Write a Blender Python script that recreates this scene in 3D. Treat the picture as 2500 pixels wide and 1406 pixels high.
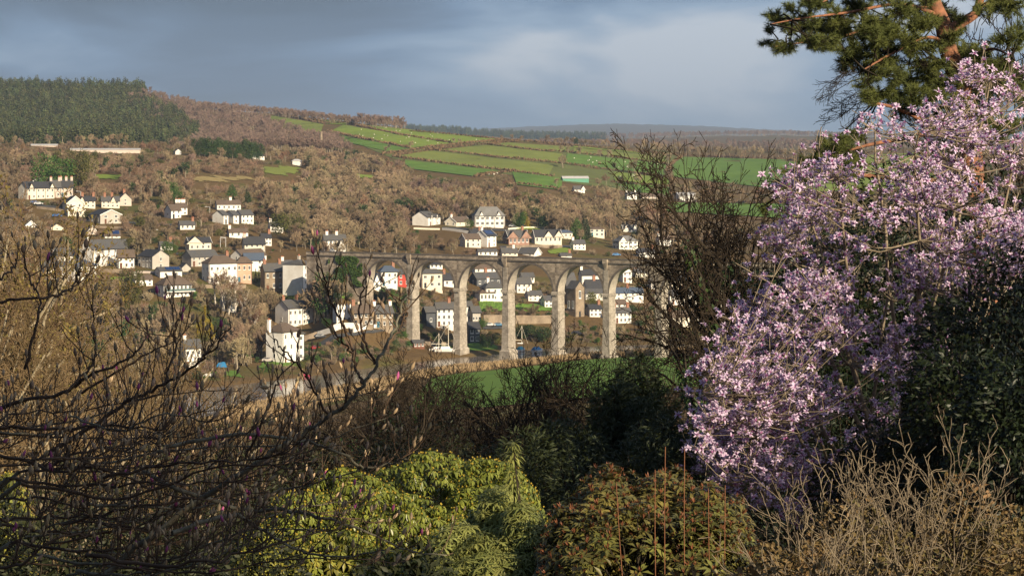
import bpy, math, random
import numpy as np
from mathutils import Vector, Matrix

for _o in list(bpy.data.objects):
    bpy.data.objects.remove(_o)
S = bpy.context.scene
COL = S.collection
rng = np.random.default_rng(11)
random.seed(11)
R = math.radians

# ------------------------------------------------------------ camera
F = 5950.0            # focal length in pixels of a 2500 px wide picture
CX, HY, CZ = 1250.0, 385.0, 70.0   # centre column, horizon row, eye height above the river
cam = bpy.data.cameras.new('camera')
cam.sensor_width = 36
cam.lens = 36 * F / 2500
cam.shift_y = -(703 - HY) / 2500
cam.clip_start = 0.5
cam.clip_end = 60000
cob = bpy.data.objects.new('camera', cam)
cob.location = (0, 0, CZ)
cob.rotation_euler = (R(90), 0, 0)
COL.objects.link(cob)
S.camera = cob

# ------------------------------------------------------------ light
SUN_AZ = 36.0         # degrees to the right of straight behind the camera
SUN_EL = 22.0
sdir = Vector((math.sin(R(SUN_AZ)) * math.cos(R(SUN_EL)), -math.cos(R(SUN_AZ)) * math.cos(R(SUN_EL)), math.sin(R(SUN_EL))))
sl = bpy.data.lights.new('sun', 'SUN')
sl.energy = 5.0
sl.angle = R(0.5)
sl.color = (1.0, 0.84, 0.60)
so = bpy.data.objects.new('sun', sl)
so.rotation_euler = (-sdir).to_track_quat('-Z', 'Y').to_euler()
so.location = (60, -60, 140)
COL.objects.link(so)

S.view_settings.view_transform = 'Standard'
S.view_settings.look = 'None'
S.view_settings.exposure = 0.72
S.view_settings.gamma = 1.0
S.view_settings.use_curve_mapping = False

W = bpy.data.worlds.new('World')
S.world = W
W.use_nodes = True
nt = W.node_tree
nt.nodes.clear()
def N(t, typ, **kw):
    n = t.nodes.new(typ)
    for k, v in kw.items():
        if k.startswith('i_'):
            n.inputs[k[2:]].default_value = v
        else:
            setattr(n, k, v)
    return n
def ramp(t, fac, stops):
    n = t.nodes.new('ShaderNodeValToRGB')
    e = n.color_ramp.elements
    e[0].position, e[0].color = stops[0][0], (*stops[0][1], 1)
    e[1].position, e[1].color = stops[-1][0], (*stops[-1][1], 1)
    for p, c in stops[1:-1]:
        x = e.new(p); x.color = (*c, 1)
    t.links.new(fac, n.inputs[0])
    return n.outputs[0]
def mixc(t, fac, a, b, mode='MIX'):
    n = t.nodes.new('ShaderNodeMix'); n.data_type = 'RGBA'; n.blend_type = mode
    for s, v in ((n.inputs['Factor'], fac), (n.inputs['A'], a), (n.inputs['B'], b)):
        if hasattr(v, 'is_linked'): t.links.new(v, s)
        elif isinstance(v, (int, float)): s.default_value = v
        else: s.default_value = (*v, 1)
    return n.outputs['Result']
sky = N(nt, 'ShaderNodeTexSky', sky_type='NISHITA', sun_disc=False)
sky.sun_elevation = R(SUN_EL)
sky.sun_rotation = R(180 - SUN_AZ)
skyb = N(nt, 'ShaderNodeVectorMath', operation='SCALE'); skyb.inputs['Scale'].default_value = 0.09
nt.links.new(sky.outputs[0], skyb.inputs[0])
tc = N(nt, 'ShaderNodeTexCoord')
mp = N(nt, 'ShaderNodeMapping'); mp.inputs['Scale'].default_value = (4.6, 4.6, 15); mp.inputs['Location'].default_value = (1.7, 2.2, 3.35)
mp.inputs['Rotation'].default_value = (0, R(3), 0)
nt.links.new(tc.outputs['Generated'], mp.inputs[0])
n1 = N(nt, 'ShaderNodeTexNoise', i_Scale=1.3, i_Detail=7.0, i_Roughness=0.5, i_Distortion=0.35)
nt.links.new(mp.outputs[0], n1.inputs['Vector'])
# the storm cloud lies to the left and overhead, clearer grey air to the right and low down
sx = N(nt, 'ShaderNodeSeparateXYZ'); nt.links.new(tc.outputs['Generated'], sx.inputs[0])
mA = N(nt, 'ShaderNodeMath', operation='MULTIPLY_ADD'); mA.inputs[1].default_value = 1.35; nt.links.new(sx.outputs['X'], mA.inputs[0])
nc = N(nt, 'ShaderNodeMapRange'); nc.inputs['From Min'].default_value = 0.3; nc.inputs['From Max'].default_value = 0.7; nc.inputs['To Min'].default_value = -0.02; nc.inputs['To Max'].default_value = 1.02; nt.links.new(n1.outputs['Fac'], nc.inputs['Value']); nt.links.new(nc.outputs[0], mA.inputs[2])
el = N(nt, 'ShaderNodeMapRange'); el.inputs['From Min'].default_value = 0.0; el.inputs['From Max'].default_value = 0.075; el.inputs['To Min'].default_value = 0.16; el.inputs['To Max'].default_value = -0.12
nt.links.new(sx.outputs['Z'], el.inputs['Value'])
mB = N(nt, 'ShaderNodeMath', operation='ADD'); nt.links.new(mA.outputs[0], mB.inputs[0]); nt.links.new(el.outputs[0], mB.inputs[1])
cl = ramp(nt, mB.outputs[0], [(0.10, (0.03, 0.052, 0.105)), (0.34, (0.05, 0.084, 0.158)), (0.54, (0.088, 0.145, 0.25)), (0.74, (0.17, 0.235, 0.34)), (0.98, (0.34, 0.37, 0.43))])
wcol = mixc(nt, 0.9, skyb.outputs[0], cl)
bg = N(nt, 'ShaderNodeBackground'); bg.inputs['Strength'].default_value = 1.0
nt.links.new(wcol, bg.inputs['Color'])
out = N(nt, 'ShaderNodeOutputWorld')
nt.links.new(bg.outputs[0], out.inputs[0])

# ------------------------------------------------------------ materials
MATS = {}
def mat(name, col, col2=None, scale=1.0, rough=0.85, objvar=0.0, trans=0.0, bump=0.0, coords='Object', spec=0.3, detail=4.0, metal=0.0, huevar=0.0):
    if name in MATS: return MATS[name]
    m = bpy.data.materials.new(name); m.use_nodes = True
    t = m.node_tree; b = t.nodes['Principled BSDF']
    col2 = col2 or tuple(c * 0.65 for c in col)
    tc = N(t, 'ShaderNodeTexCoord')
    nz = N(t, 'ShaderNodeTexNoise', i_Scale=scale, i_Detail=detail, i_Roughness=0.6)
    t.links.new(tc.outputs[coords], nz.inputs['Vector'])
    c = ramp(t, nz.outputs['Fac'], [(0.3, col2), (0.7, col)])
    if objvar or huevar:
        oi = N(t, 'ShaderNodeObjectInfo')
        hs = N(t, 'ShaderNodeHueSaturation')
        mr = N(t, 'ShaderNodeMapRange'); mr.inputs['To Min'].default_value = 1 - objvar; mr.inputs['To Max'].default_value = 1 + objvar
        t.links.new(oi.outputs['Random'], mr.inputs['Value']); t.links.new(mr.outputs[0], hs.inputs['Value'])
        if huevar:
            m7 = N(t, 'ShaderNodeMath', operation='MULTIPLY'); m7.inputs[1].default_value = 7.31
            fr = N(t, 'ShaderNodeMath', operation='FRACT')
            mh = N(t, 'ShaderNodeMapRange'); mh.inputs['To Min'].default_value = 0.5 - huevar; mh.inputs['To Max'].default_value = 0.5 + huevar
            t.links.new(oi.outputs['Random'], m7.inputs[0]); t.links.new(m7.outputs[0], fr.inputs[0]); t.links.new(fr.outputs[0], mh.inputs['Value']); t.links.new(mh.outputs[0], hs.inputs['Hue'])
        t.links.new(c, hs.inputs['Color']); c = hs.outputs[0]
    t.links.new(c, b.inputs['Base Color'])
    b.inputs['Roughness'].default_value = rough
    b.inputs['Metallic'].default_value = metal
    b.inputs['Specular IOR Level'].default_value = spec
    if bump:
        bp = N(t, 'ShaderNodeBump'); bp.inputs['Strength'].default_value = bump
        t.links.new(nz.outputs['Fac'], bp.inputs['Height']); t.links.new(bp.outputs[0], b.inputs['Normal'])
    if trans:
        tr = N(t, 'ShaderNodeBsdfTranslucent'); t.links.new(c, tr.inputs['Color'])
        mx = N(t, 'ShaderNodeMixShader'); mx.inputs[0].default_value = trans
        t.links.new(b.outputs[0], mx.inputs[1]); t.links.new(tr.outputs[0], mx.inputs[2])
        t.links.new(mx.outputs[0], t.nodes['Material Output'].inputs['Surface'])
    MATS[name] = m
    return m
def brickmat(name, c1, c2, mortar, bw, bh, stain=None, rough=0.9, msize=0.02):
    """coursed masonry or slates: object coordinates, courses along z on walls"""
    m = bpy.data.materials.new(name); m.use_nodes = True
    t = m.node_tree; b = t.nodes['Principled BSDF']
    tc = N(t, 'ShaderNodeTexCoord'); s = N(t, 'ShaderNodeSeparateXYZ'); t.links.new(tc.outputs['Object'], s.inputs[0])
    ad = N(t, 'ShaderNodeMath', operation='ADD'); t.links.new(s.outputs['X'], ad.inputs[0]); t.links.new(s.outputs['Y'], ad.inputs[1])
    cb = N(t, 'ShaderNodeCombineXYZ'); t.links.new(ad.outputs[0], cb.inputs['X']); t.links.new(s.outputs['Z'], cb.inputs['Y'])
    br = N(t, 'ShaderNodeTexBrick'); br.inputs['Scale'].default_value = 1.0
    br.inputs['Brick Width'].default_value = bw; br.inputs['Row Height'].default_value = bh; br.inputs['Mortar Size'].default_value = msize
    br.inputs['Color1'].default_value = (*c1, 1); br.inputs['Color2'].default_value = (*c2, 1); br.inputs['Mortar'].default_value = (*mortar, 1)
    t.links.new(cb.outputs[0], br.inputs['Vector'])
    nz = N(t, 'ShaderNodeTexNoise', i_Scale=0.35, i_Detail=6.0, i_Roughness=0.7); t.links.new(tc.outputs['Object'], nz.inputs['Vector'])
    c = mixc(t, ramp(t, nz.outputs['Fac'], [(0.42, (0, 0, 0)), (0.62, (0.8, 0.8, 0.8))]), br.outputs['Color'], stain or tuple(x * 0.5 for x in c1))
    t.links.new(c, b.inputs['Base Color']); b.inputs['Roughness'].default_value = rough
    b.inputs['Specular IOR Level'].default_value = 0.25
    bp = N(t, 'ShaderNodeBump'); bp.inputs['Strength'].default_value = 0.6; bp.inputs['Distance'].default_value = 0.05
    t.links.new(br.outputs['Fac'], bp.inputs['Height']); bp.invert = True; t.links.new(bp.outputs[0], b.inputs['Normal'])
    MATS[name] = m
    return m

# ------------------------------------------------------------ mesh helpers
def mesh(name, v, f, mats=(), smooth=False, idx=None):
    me = bpy.data.meshes.new(name)
    me.from_pydata(np.asarray(v, float).reshape(-1, 3).tolist(), [], f.tolist() if hasattr(f, 'tolist') else f)
    for m in mats: me.materials.append(m)
    if idx is not None: me.polygons.foreach_set('material_index', np.asarray(idx, np.int32))
    if smooth: me.polygons.foreach_set('use_smooth', np.ones(len(me.polygons), bool))
    me.update()
    return me
def qmesh(name, v, q, mats=(), smooth=False, idx=None):
    """fast: v (n,3), q (m,k) all faces with k corners"""
    v = np.asarray(v, np.float32); q = np.asarray(q, np.int32); k = q.shape[1]
    me = bpy.data.meshes.new(name)
    me.vertices.add(len(v)); me.vertices.foreach_set('co', v.ravel())
    me.loops.add(q.size); me.loops.foreach_set('vertex_index', q.ravel())
    me.polygons.add(len(q)); me.polygons.foreach_set('loop_start', np.arange(len(q), dtype=np.int32) * k)
    try: me.polygons.foreach_set('loop_total', np.full(len(q), k, np.int32))
    except Exception: pass
    for m in mats: me.materials.append(m)
    if idx is not None: me.polygons.foreach_set('material_index', np.asarray(idx, np.int32))
    if smooth: me.polygons.foreach_set('use_smooth', np.ones(len(q), bool))
    me.update(calc_edges=True); me.validate()
    return me
def ob(name, me, parent=None, loc=(0, 0, 0), rot=(0, 0, 0), scale=(1, 1, 1), **props):
    o = bpy.data.objects.new(name, me)
    COL.objects.link(o)
    if parent: o.parent = parent
    o.location = loc; o.rotation_euler = rot; o.scale = scale
    for k, v in props.items():
        if v is not None: o[k] = v
    return o
BOXF = [(0, 3, 2, 1), (4, 5, 6, 7), (0, 1, 5, 4), (1, 2, 6, 5), (2, 3, 7, 6), (3, 0, 4, 7)]
class MB:
    """collects simple solids into one mesh"""
    def __init__(s): s.v = []; s.f = []; s.i = []
    def add(s, v, f, mi=0):
        n = len(s.v); s.v += [tuple(p) for p in v]; s.f += [tuple(a + n for a in q) for q in f]; s.i += [mi] * len(f)
    def box(s, x0, x1, y0, y1, z0, z1, mi=0):
        s.add([(x0, y0, z0), (x1, y0, z0), (x1, y1, z0), (x0, y1, z0), (x0, y0, z1), (x1, y0, z1), (x1, y1, z1), (x0, y1, z1)], BOXF, mi)
    def frustum(s, cx, cy, w0, d0, w1, d1, z0, z1, mi=0):
        s.add([(cx + a * w / 2, cy + b * d / 2, z) for w, d, z in ((w0, d0, z0), (w1, d1, z1)) for a, b in ((-1, -1), (1, -1), (1, 1), (-1, 1))], BOXF, mi)
    def slab(s, quad, th, mi=0):
        """a quad given thickness th along -normal"""
        q = [Vector(p) for p in quad]; n = (q[1] - q[0]).cross(q[-1] - q[0]).normalized() * th; k = len(q)
        v = [p - n for p in q] + q
        f = [tuple(reversed(range(k))), tuple(range(k, 2 * k))] + [(a, (a + 1) % k, k + (a + 1) % k, k + a) for a in range(k)]
        s.add(v, f, mi)
    def cyl(s, p0, p1, r0, r1, k=8, mi=0):
        p0 = Vector(p0); p1 = Vector(p1); a = (p1 - p0).normalized(); u = a.orthogonal().normalized(); w = a.cross(u)
        v = [p + (u * math.cos(2 * math.pi * j / k) + w * math.sin(2 * math.pi * j / k)) * r for p, r in ((p0, r0), (p1, r1)) for j in range(k)]
        s.add(v, [(j, (j + 1) % k, k + (j + 1) % k, k + j) for j in range(k)] + [tuple(reversed(range(k))), tuple(range(k, 2 * k))], mi)
    def me(s, name, *mats, smooth=False): return mesh(name, s.v, s.f, mats, smooth, s.i)
def tubes(p0, p1, r0, r1, k=3):
    """open k-sided tubes, vectorised; returns verts, quads"""
    p0 = np.asarray(p0, float); p1 = np.asarray(p1, float); n = len(p0)
    a = p1 - p0; a /= np.maximum(np.linalg.norm(a, axis=1, keepdims=True), 1e-9)
    h = np.where(np.abs(a[:, 2:3]) < 0.9, [[0, 0, 1.0]], [[1.0, 0, 0]])
    u = np.cross(a, h); u /= np.linalg.norm(u, axis=1, keepdims=True); w = np.cross(a, u)
    th = np.arange(k) * 2 * np.pi / k
    ring = u[:, None] * np.cos(th)[None, :, None] + w[:, None] * np.sin(th)[None, :, None]
    v = np.concatenate([p0[:, None] + ring * np.asarray(r0)[:, None, None], p1[:, None] + ring * np.asarray(r1)[:, None, None]], 1).reshape(-1, 3)
    j = np.arange(k); q = np.stack([j, (j + 1) % k, k + (j + 1) % k, k + j], 1)
    return v, (q[None] + (np.arange(n) * 2 * k)[:, None, None]).reshape(-1, 4)
def leaves(p, d, nrm, L, Wd, fold=0.0, curl=0.0):
    """diamond leaves of two quads: base p, direction d, face normal nrm"""
    p = np.asarray(p, float); n = len(p)
    d = d / np.maximum(np.linalg.norm(d, axis=1, keepdims=True), 1e-9)
    s = np.cross(d, nrm); s /= np.maximum(np.linalg.norm(s, axis=1, keepdims=True), 1e-9)
    nn = np.cross(s, d)
    L = np.broadcast_to(np.asarray(L, float), (n,))[:, None]; Wd = np.broadcast_to(np.asarray(Wd, float), (n,))[:, None]
    mid = p + d * L * 0.52 + nn * L * curl * 0.5
    tip = p + d * L - nn * L * curl
    v = np.stack([p, mid + s * Wd / 2 + nn * Wd * fold, tip, mid - s * Wd / 2 + nn * Wd * fold, mid], 1).reshape(-1, 3)
    q = np.array([[0, 4, 2, 1], [0, 3, 2, 4]])
    return v, (q[None] + (np.arange(n) * 5)[:, None, None]).reshape(-1, 4)
def cat(*vf):
    vs, qs, ids, n = [], [], [], 0
    for i, (v, q) in enumerate(vf):
        vs.append(v); qs.append(q + n); ids.append(np.full(len(q), i)); n += len(v)
    return np.concatenate(vs), np.concatenate(qs), np.concatenate(ids)
def rdir(n, r=None):
    g = (r or rng).normal(size=(n, 3)); return g / np.linalg.norm(g, axis=1, keepdims=True)
def vnoise(x, y, s, seed=0):
    """smooth value noise, about -1..1"""
    x = np.asarray(x) / s; y = np.asarray(y) / s
    xi = np.floor(x).astype(np.int64); yi = np.floor(y).astype(np.int64); fx = x - xi; fy = y - yi
    fx = fx * fx * (3 - 2 * fx); fy = fy * fy * (3 - 2 * fy)
    def h(a, b): 
        k = (a * 374761393 + b * 668265263 + seed * 974711) & 0x7fffffff
        k = ((k ^ (k >> 13)) * 1274126177) & 0x7fffffff
        return ((k ^ (k >> 16)) & 0xffff) / 32767.5 - 1
    return (h(xi, yi) * (1 - fx) + h(xi + 1, yi) * fx) * (1 - fy) + (h(xi, yi + 1) * (1 - fx) + h(xi + 1, yi + 1) * fx) * fy

# ------------------------------------------------------------ terrain
def Zof(py, d): return CZ - (py - HY) / F * d
near = [(-120, 74), (-30, 69.6), (0, 68.2), (12, 65.4), (25, 62.4), (45, 58), (70, 53), (110, 46), (200, 31), (300, 18), (400, 9), (480, 4), (540, 2), (620, 1.4)]
far_r = [(3300, 62), (4300, 58)]
cols = {
 -600: [(740, 948), (800, 870), (880, 720), (940, 655), (1060, 545), (1150, 480), (1330, 415), (1500, 366), (1620, 350), (1900, 366), (2250, 360), (2700, 280), (3150, 212), (3400, 215), (4200, 330)],
 100: [(740, 948), (800, 870), (880, 720), (940, 655), (1060, 545), (1150, 482), (1330, 418), (1500, 368), (1620, 352), (1900, 368), (2250, 362), (2700, 285), (3150, 216), (3400, 219), (4200, 330)],
 350: [(745, 945), (800, 885), (860, 780), (900, 720), (945, 658), (1010, 600), (1080, 545), (1270, 450), (1480, 385), (1650, 354), (1950, 372), (2250, 365), (2700, 300), (3100, 228), (3300, 229), (4200, 330)],
 480: [(752, 935), (800, 890), (850, 800), (900, 728), (950, 660), (1000, 612), (1090, 540), (1260, 452), (1480, 388), (1650, 358), (1950, 374), (2250, 365), (2650, 310), (3000, 262), (3200, 262), (4200, 330)],
 700: [(778, 918), (830, 885), (880, 812), (910, 772), (945, 706), (985, 652), (1050, 602), (1150, 540), (1350, 462), (1600, 402), (1800, 376), (1950, 372), (2200, 350), (2550, 310), (2850, 282), (3000, 280), (4200, 335)],
 795: [(800, 903), (838, 850), (866, 806), (890, 795), (904, 765), (915, 704), (985, 655), (1050, 606), (1200, 548), (1400, 475), (1650, 415), (1850, 385), (1950, 380), (2200, 347), (2520, 312), (2800, 292), (3000, 292), (4100, 340)],
 830: [(805, 899), (836, 850), (852, 804), (866, 745), (878, 704), (945, 686), (985, 655), (1050, 610), (1200, 550), (1400, 478), (1650, 418), (1860, 387), (1950, 380), (2200, 346), (2515, 312), (2770, 295), (3000, 296), (4080, 341)],
 900: [(822, 888), (846, 840), (858, 802), (874, 745), (890, 702), (950, 690), (1000, 660), (1060, 622), (1200, 560), (1400, 492), (1650, 432), (1900, 395), (2200, 342), (2500, 312), (2650, 303), (2900, 310), (4000, 345)],
 1000: [(840, 876), (868, 840), (888, 800), (925, 745), (960, 702), (1015, 655), (1090, 612), (1200, 560), (1430, 485), (1700, 432), (1950, 392), (2220, 346), (2480, 320), (2680, 318), (3000, 328), (4000, 348)],
 1100: [(862, 862), (885, 842), (915, 797), (955, 747), (985, 702), (1040, 642), (1120, 600), (1200, 560), (1450, 480), (1700, 435), (2000, 390), (2250, 350), (2450, 330), (2700, 332), (3300, 350), (4000, 352)],
 1300: [(896, 850), (908, 840), (935, 800), (970, 742), (1010, 702), (1060, 652), (1150, 602), (1230, 560), (1450, 500), (1700, 450), (2000, 400), (2250, 362), (2450, 343), (2700, 348), (3300, 362), (4000, 358)],
 1500: [(912, 842), (925, 835), (960, 782), (1000, 740), (1050, 692), (1120, 642), (1200, 606), (1300, 570), (1500, 512), (1700, 482), (2000, 425), (2300, 380), (2550, 358), (2900, 362), (3500, 368), (4000, 362)],
 1750: [(926, 834), (980, 790), (1100, 690), (1200, 622), (1400, 552), (1700, 492), (2000, 440), (2300, 400), (2550, 380), (2900, 368), (3500, 372), (4000, 366)],
 2100: [(940, 830), (1000, 780), (1100, 690), (1200, 622), (1400, 552), (1700, 492), (2000, 440), (2300, 400), (2550, 372), (2900, 366), (3500, 372), (4000, 366)],
 3000: [(940, 830), (1000, 780), (1100, 690), (1200, 622), (1400, 552), (1700, 492), (2000, 440), (2300, 400), (2550, 372), (2900, 366), (3500, 372), (4000, 366)],
}
farpx = [-600, 700, 1000, 1150, 1300, 1500, 1700, 1900, 2300, 3000]
farpy = {5200: [360, 360, 352, 352, 356, 356, 352, 350, 352, 352], 8500: [345, 345, 316, 325, 334, 338, 333, 331, 338, 338], 11500: [352, 352, 348, 348, 350, 350, 348, 347, 350, 350],
         22000: [322, 322, 318, 314, 306, 300, 305, 316, 330, 330], 25000: [330, 330, 330, 330, 325, 322, 325, 330, 340, 340], 32000: [360] * 10}
us = np.concatenate([np.linspace(-0.6, -0.25, 16)[:-1], np.linspace(-0.25, 0.25, 420), np.linspace(0.25, 0.6, 16)[1:]])
Ys = np.concatenate([np.linspace(-110, 0, 12)[:-1], np.linspace(0, 560, 90)[:-1], np.linspace(560, 1120, 190)[:-1], np.linspace(1120, 3300, 230)[:-1], np.geomspace(3300, 31000, 80)])
RN = ([100, 300, 480, 600, 700, 850, 1000, 1100, 1200, 1300, 1400, 1500, 1700, 2000, 2600], [1050, 1040, 1026, 1002, 985, 955, 925, 907, 897, 886, 874, 867, 858, 850, 846])
RF = ([100, 300, 480, 600, 700, 800, 900, 1000, 1100, 1200, 1300, 1400, 1500, 1700, 2000, 2600], [970, 958, 948, 936, 925, 912, 898, 886, 873, 866, 853, 847, 843, 838, 832, 830])
def dwater(py): return CZ * F / (np.asarray(py, float) - HY)
def river_s(X, Y):
    px = CX + F * X / np.maximum(Y, 100)
    dn = dwater(np.interp(px, *RN)); df = dwater(np.interp(px, *RF))
    return np.minimum(Y - dn, df - Y)
UU, YY = np.meshgrid(us, Ys, indexing='ij')
XX = UU * (YY + 150)
PX = CX + F * XX / np.maximum(YY, 120)
_cp = sorted(cols)
_Zc = []
for c in _cp:
    kn = near + [(d, Zof(py, d)) for d, py in cols[c]] + [(d, Zof(np.interp(c, farpx, farpy[d]), d)) for d in sorted(farpy)]
    _Zc.append(np.interp(Ys, [k[0] for k in kn], [k[1] for k in kn]))
_Zc = np.array(_Zc)
ZZ = np.empty_like(XX)
for j in range(len(Ys)):
    ZZ[:, j] = np.interp(PX[:, j], _cp, _Zc[:, j])
    if Ys[j] > 4500:
        py = np.interp(PX[:, j], farpx, [np.interp(Ys[j], sorted(farpy), [farpy[d][i] for d in sorted(farpy)]) for i in range(10)])
        ZZ[:, j] = Zof(py, Ys[j])
def sm(Z, ax, n):
    for _ in range(n):
        p = np.pad(Z, [(1, 1) if a == ax else (0, 0) for a in (0, 1)], mode='edge')
        Z = (np.take(p, range(0, Z.shape[ax]), ax) + 2 * Z + np.take(p, range(2, Z.shape[ax] + 2), ax)) / 4
    return Z
ZZ = sm(sm(ZZ, 1, 3), 0, 12)
amp = np.interp(Ys, [0, 40, 600, 850, 1100, 2000, 4000, 9000, 31000], [0.1, 0.4, 0.25, 0.25, 1.2, 2.2, 2.5, 4, 10])[None]
ZZ = ZZ + amp * (0.7 * vnoise(XX, YY, 60, 1) + 0.4 * vnoise(XX, YY, 21, 2) + (YY > 5000) * vnoise(XX, YY, 900, 5)) * (YY > 0)
rs = river_s(XX, YY)
ZZ = np.where((YY > 450) & (YY < 1150), np.where(rs > 0, np.minimum(ZZ, -0.15 * rs - 0.05).clip(-2.5, 200), np.minimum(np.maximum(ZZ, 0.15 - rs * 0.05), 0.15 - rs * 0.22)), ZZ)
def terr(X, Y):
    X = np.asarray(X, float); Y = np.asarray(Y, float)
    u = X / (Y + 150)
    i = np.clip(np.searchsorted(us, u) - 1, 0, len(us) - 2); j = np.clip(np.searchsorted(Ys, Y) - 1, 0, len(Ys) - 2)
    a = np.clip((u - us[i]) / (us[i + 1] - us[i]), 0, 1); b = np.clip((Y - Ys[j]) / (Ys[j + 1] - Ys[j]), 0, 1)
    return (ZZ[i, j] * (1 - a) + ZZ[i + 1, j] * a) * (1 - b) + (ZZ[i, j + 1] * (1 - a) + ZZ[i + 1, j + 1] * a) * b
def hits(px, py, dmin=600.0, dmax=4200.0):
    """where the sight lines through picture points meet the ground: X, Y, Z, ok"""
    px = np.atleast_1d(np.asarray(px, float)); py = np.atleast_1d(np.asarray(py, float))
    D = np.geomspace(dmin, dmax, 1400)
    X = (px[:, None] - CX) / F * D; Yb = np.broadcast_to(D, X.shape)
    above = terr(X, Yb) >= (CZ - (py[:, None] - HY) / F * D)
    ok = above.any(1); k = above.argmax(1)
    d = D[k]; x = (px - CX) / F * d
    return x, d, terr(x, d), ok
def hit(px, py, dmin=600.0):
    x, d, z, ok = hits([px], [py], dmin)
    return float(x[0]), float(d[0]), float(z[0])

gm = bpy.data.materials.new('ground_scrub'); gm.use_nodes = True
t = gm.node_tree; b = t.nodes['Principled BSDF']; b.inputs['Roughness'].default_value = 1; b.inputs['Specular IOR Level'].default_value = 0.1
tc = N(t, 'ShaderNodeTexCoord')
na = N(t, 'ShaderNodeTexNoise', i_Scale=0.02, i_Detail=8.0, i_Roughness=0.65); t.links.new(tc.outputs['Object'], na.inputs['Vector'])
nb = N(t, 'ShaderNodeTexNoise', i_Scale=0.5, i_Detail=6.0, i_Roughness=0.75); t.links.new(tc.outputs['Object'], nb.inputs['Vector'])
c1 = ramp(t, na.outputs['Fac'], [(0.3, (0.11, 0.068, 0.032)), (0.5, (0.15, 0.10, 0.045)), (0.62, (0.10, 0.098, 0.03)), (0.75, (0.075, 0.10, 0.026))])
c2 = mixc(t, 0.55, c1, ramp(t, nb.outputs['Fac'], [(0.3, (0.4, 0.35, 0.3)), (0.7, (1.35, 1.3, 1.2))]), 'MULTIPLY')
t.links.new(c2, b.inputs['Base Color'])
bp = N(t, 'ShaderNodeBump'); bp.inputs['Strength'].default_value = 0.8; bp.inputs['Distance'].default_value = 0.5; t.links.new(nb.outputs['Fac'], bp.inputs['Height']); t.links.new(bp.outputs[0], b.inputs['Normal'])
ni, nj = ZZ.shape
vid = np.arange(ni * nj).reshape(ni, nj)
q = np.stack([vid[:-1, :-1], vid[1:, :-1], vid[1:, 1:], vid[:-1, 1:]], -1).reshape(-1, 4)
ob('ground', qmesh('ground', np.stack([XX, YY, ZZ], -1).reshape(-1, 3), q, [gm], True), kind='structure')

# river
wm = bpy.data.materials.new('river_water'); wm.use_nodes = True
t = wm.node_tree; b = t.nodes['Principled BSDF']
b.inputs['Base Color'].default_value = (0.16, 0.13, 0.105, 1); b.inputs['Roughness'].default_value = 0.12; b.inputs['IOR'].default_value = 1.33
tc = N(t, 'ShaderNodeTexCoord'); nz = N(t, 'ShaderNodeTexNoise', i_Scale=0.35, i_Detail=5.0); t.links.new(tc.outputs['Object'], nz.inputs['Vector'])
bp = N(t, 'ShaderNodeBump'); bp.inputs['Strength'].default_value = 0.25; bp.inputs['Distance'].default_value = 0.3; t.links.new(nz.outputs['Fac'], bp.inputs['Height']); t.links.new(bp.outputs[0], b.inputs['Normal'])
ob('river_water', mesh('river_water', [(-420, 470, 0), (520, 470, 0), (520, 1120, 0), (-420, 1120, 0)], [(0, 1, 2, 3)], [wm]), kind='structure')

# draped sheets: fields, meadow, lawns, roads
def grassmat(name, col, col2, s=0.08):
    m = mat(name, col, col2, s, 1.0, spec=0.1, detail=10.0, bump=0.25)
    return m
G_LIME = grassmat('grass_lime', (0.215, 0.27, 0.045), (0.15, 0.205, 0.036))
G_EM = grassmat('grass_emerald', (0.13, 0.215, 0.038), (0.09, 0.16, 0.03))
G_OLIVE = grassmat('grass_olive', (0.20, 0.225, 0.05), (0.155, 0.18, 0.042))
G_TAN = grassmat('grass_tan', (0.33, 0.25, 0.11), (0.22, 0.17, 0.07), 0.3)
G_MEAD = grassmat('grass_meadow', (0.125, 0.205, 0.032), (0.08, 0.145, 0.025), 0.15)
def patch(name, corners, m, n=26, k=14, off=0.35, dmin=600.0, kind='structure', ragged=None):
    """quad TL, TR, BR, BL given as picture points, laid on the ground"""
    if ragged is None: ragged = name in ('rough_pasture', 'lawn', 'allotment_ground')
    if ragged: n, k = 64, 26
    (a, b_, c, d_) = [np.array(p, float) for p in corners]
    s, tt = np.meshgrid(np.linspace(0, 1, n), np.linspace(0, 1, k), indexing='ij')
    P = a * ((1 - s) * (1 - tt))[..., None] + b_ * (s * (1 - tt))[..., None] + c * (s * tt)[..., None] + d_ * ((1 - s) * tt)[..., None]
    x, y, z, ok = hits(P[..., 0].ravel(), P[..., 1].ravel(), dmin)
    vid = np.arange(n * k).reshape(n, k)
    q = np.stack([vid[:-1, :-1], vid[:-1, 1:], vid[1:, 1:], vid[1:, :-1]], -1).reshape(-1, 4)
    q = q[ok[q].all(1)]
    yy = y[q]; q = q[(yy.max(1) / yy.min(1)) < 1.12]
    if ragged:
        f = q[:, 0]; sv, tv = s.ravel()[f], tt.ravel()[f]; bd = np.minimum(np.minimum(sv, 1 - sv) * 2.2, np.minimum(tv, 1 - tv)); q = q[bd > 0.16 + 0.2 * vnoise(x[f], y[f], 9, 21) + 0.1 * vnoise(x[f], y[f], 3, 22)]
    if len(q) == 0: return None
    return ob(name, qmesh(name, np.stack([x, y, z + off], 1), q, [m], True), kind=kind)
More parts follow.
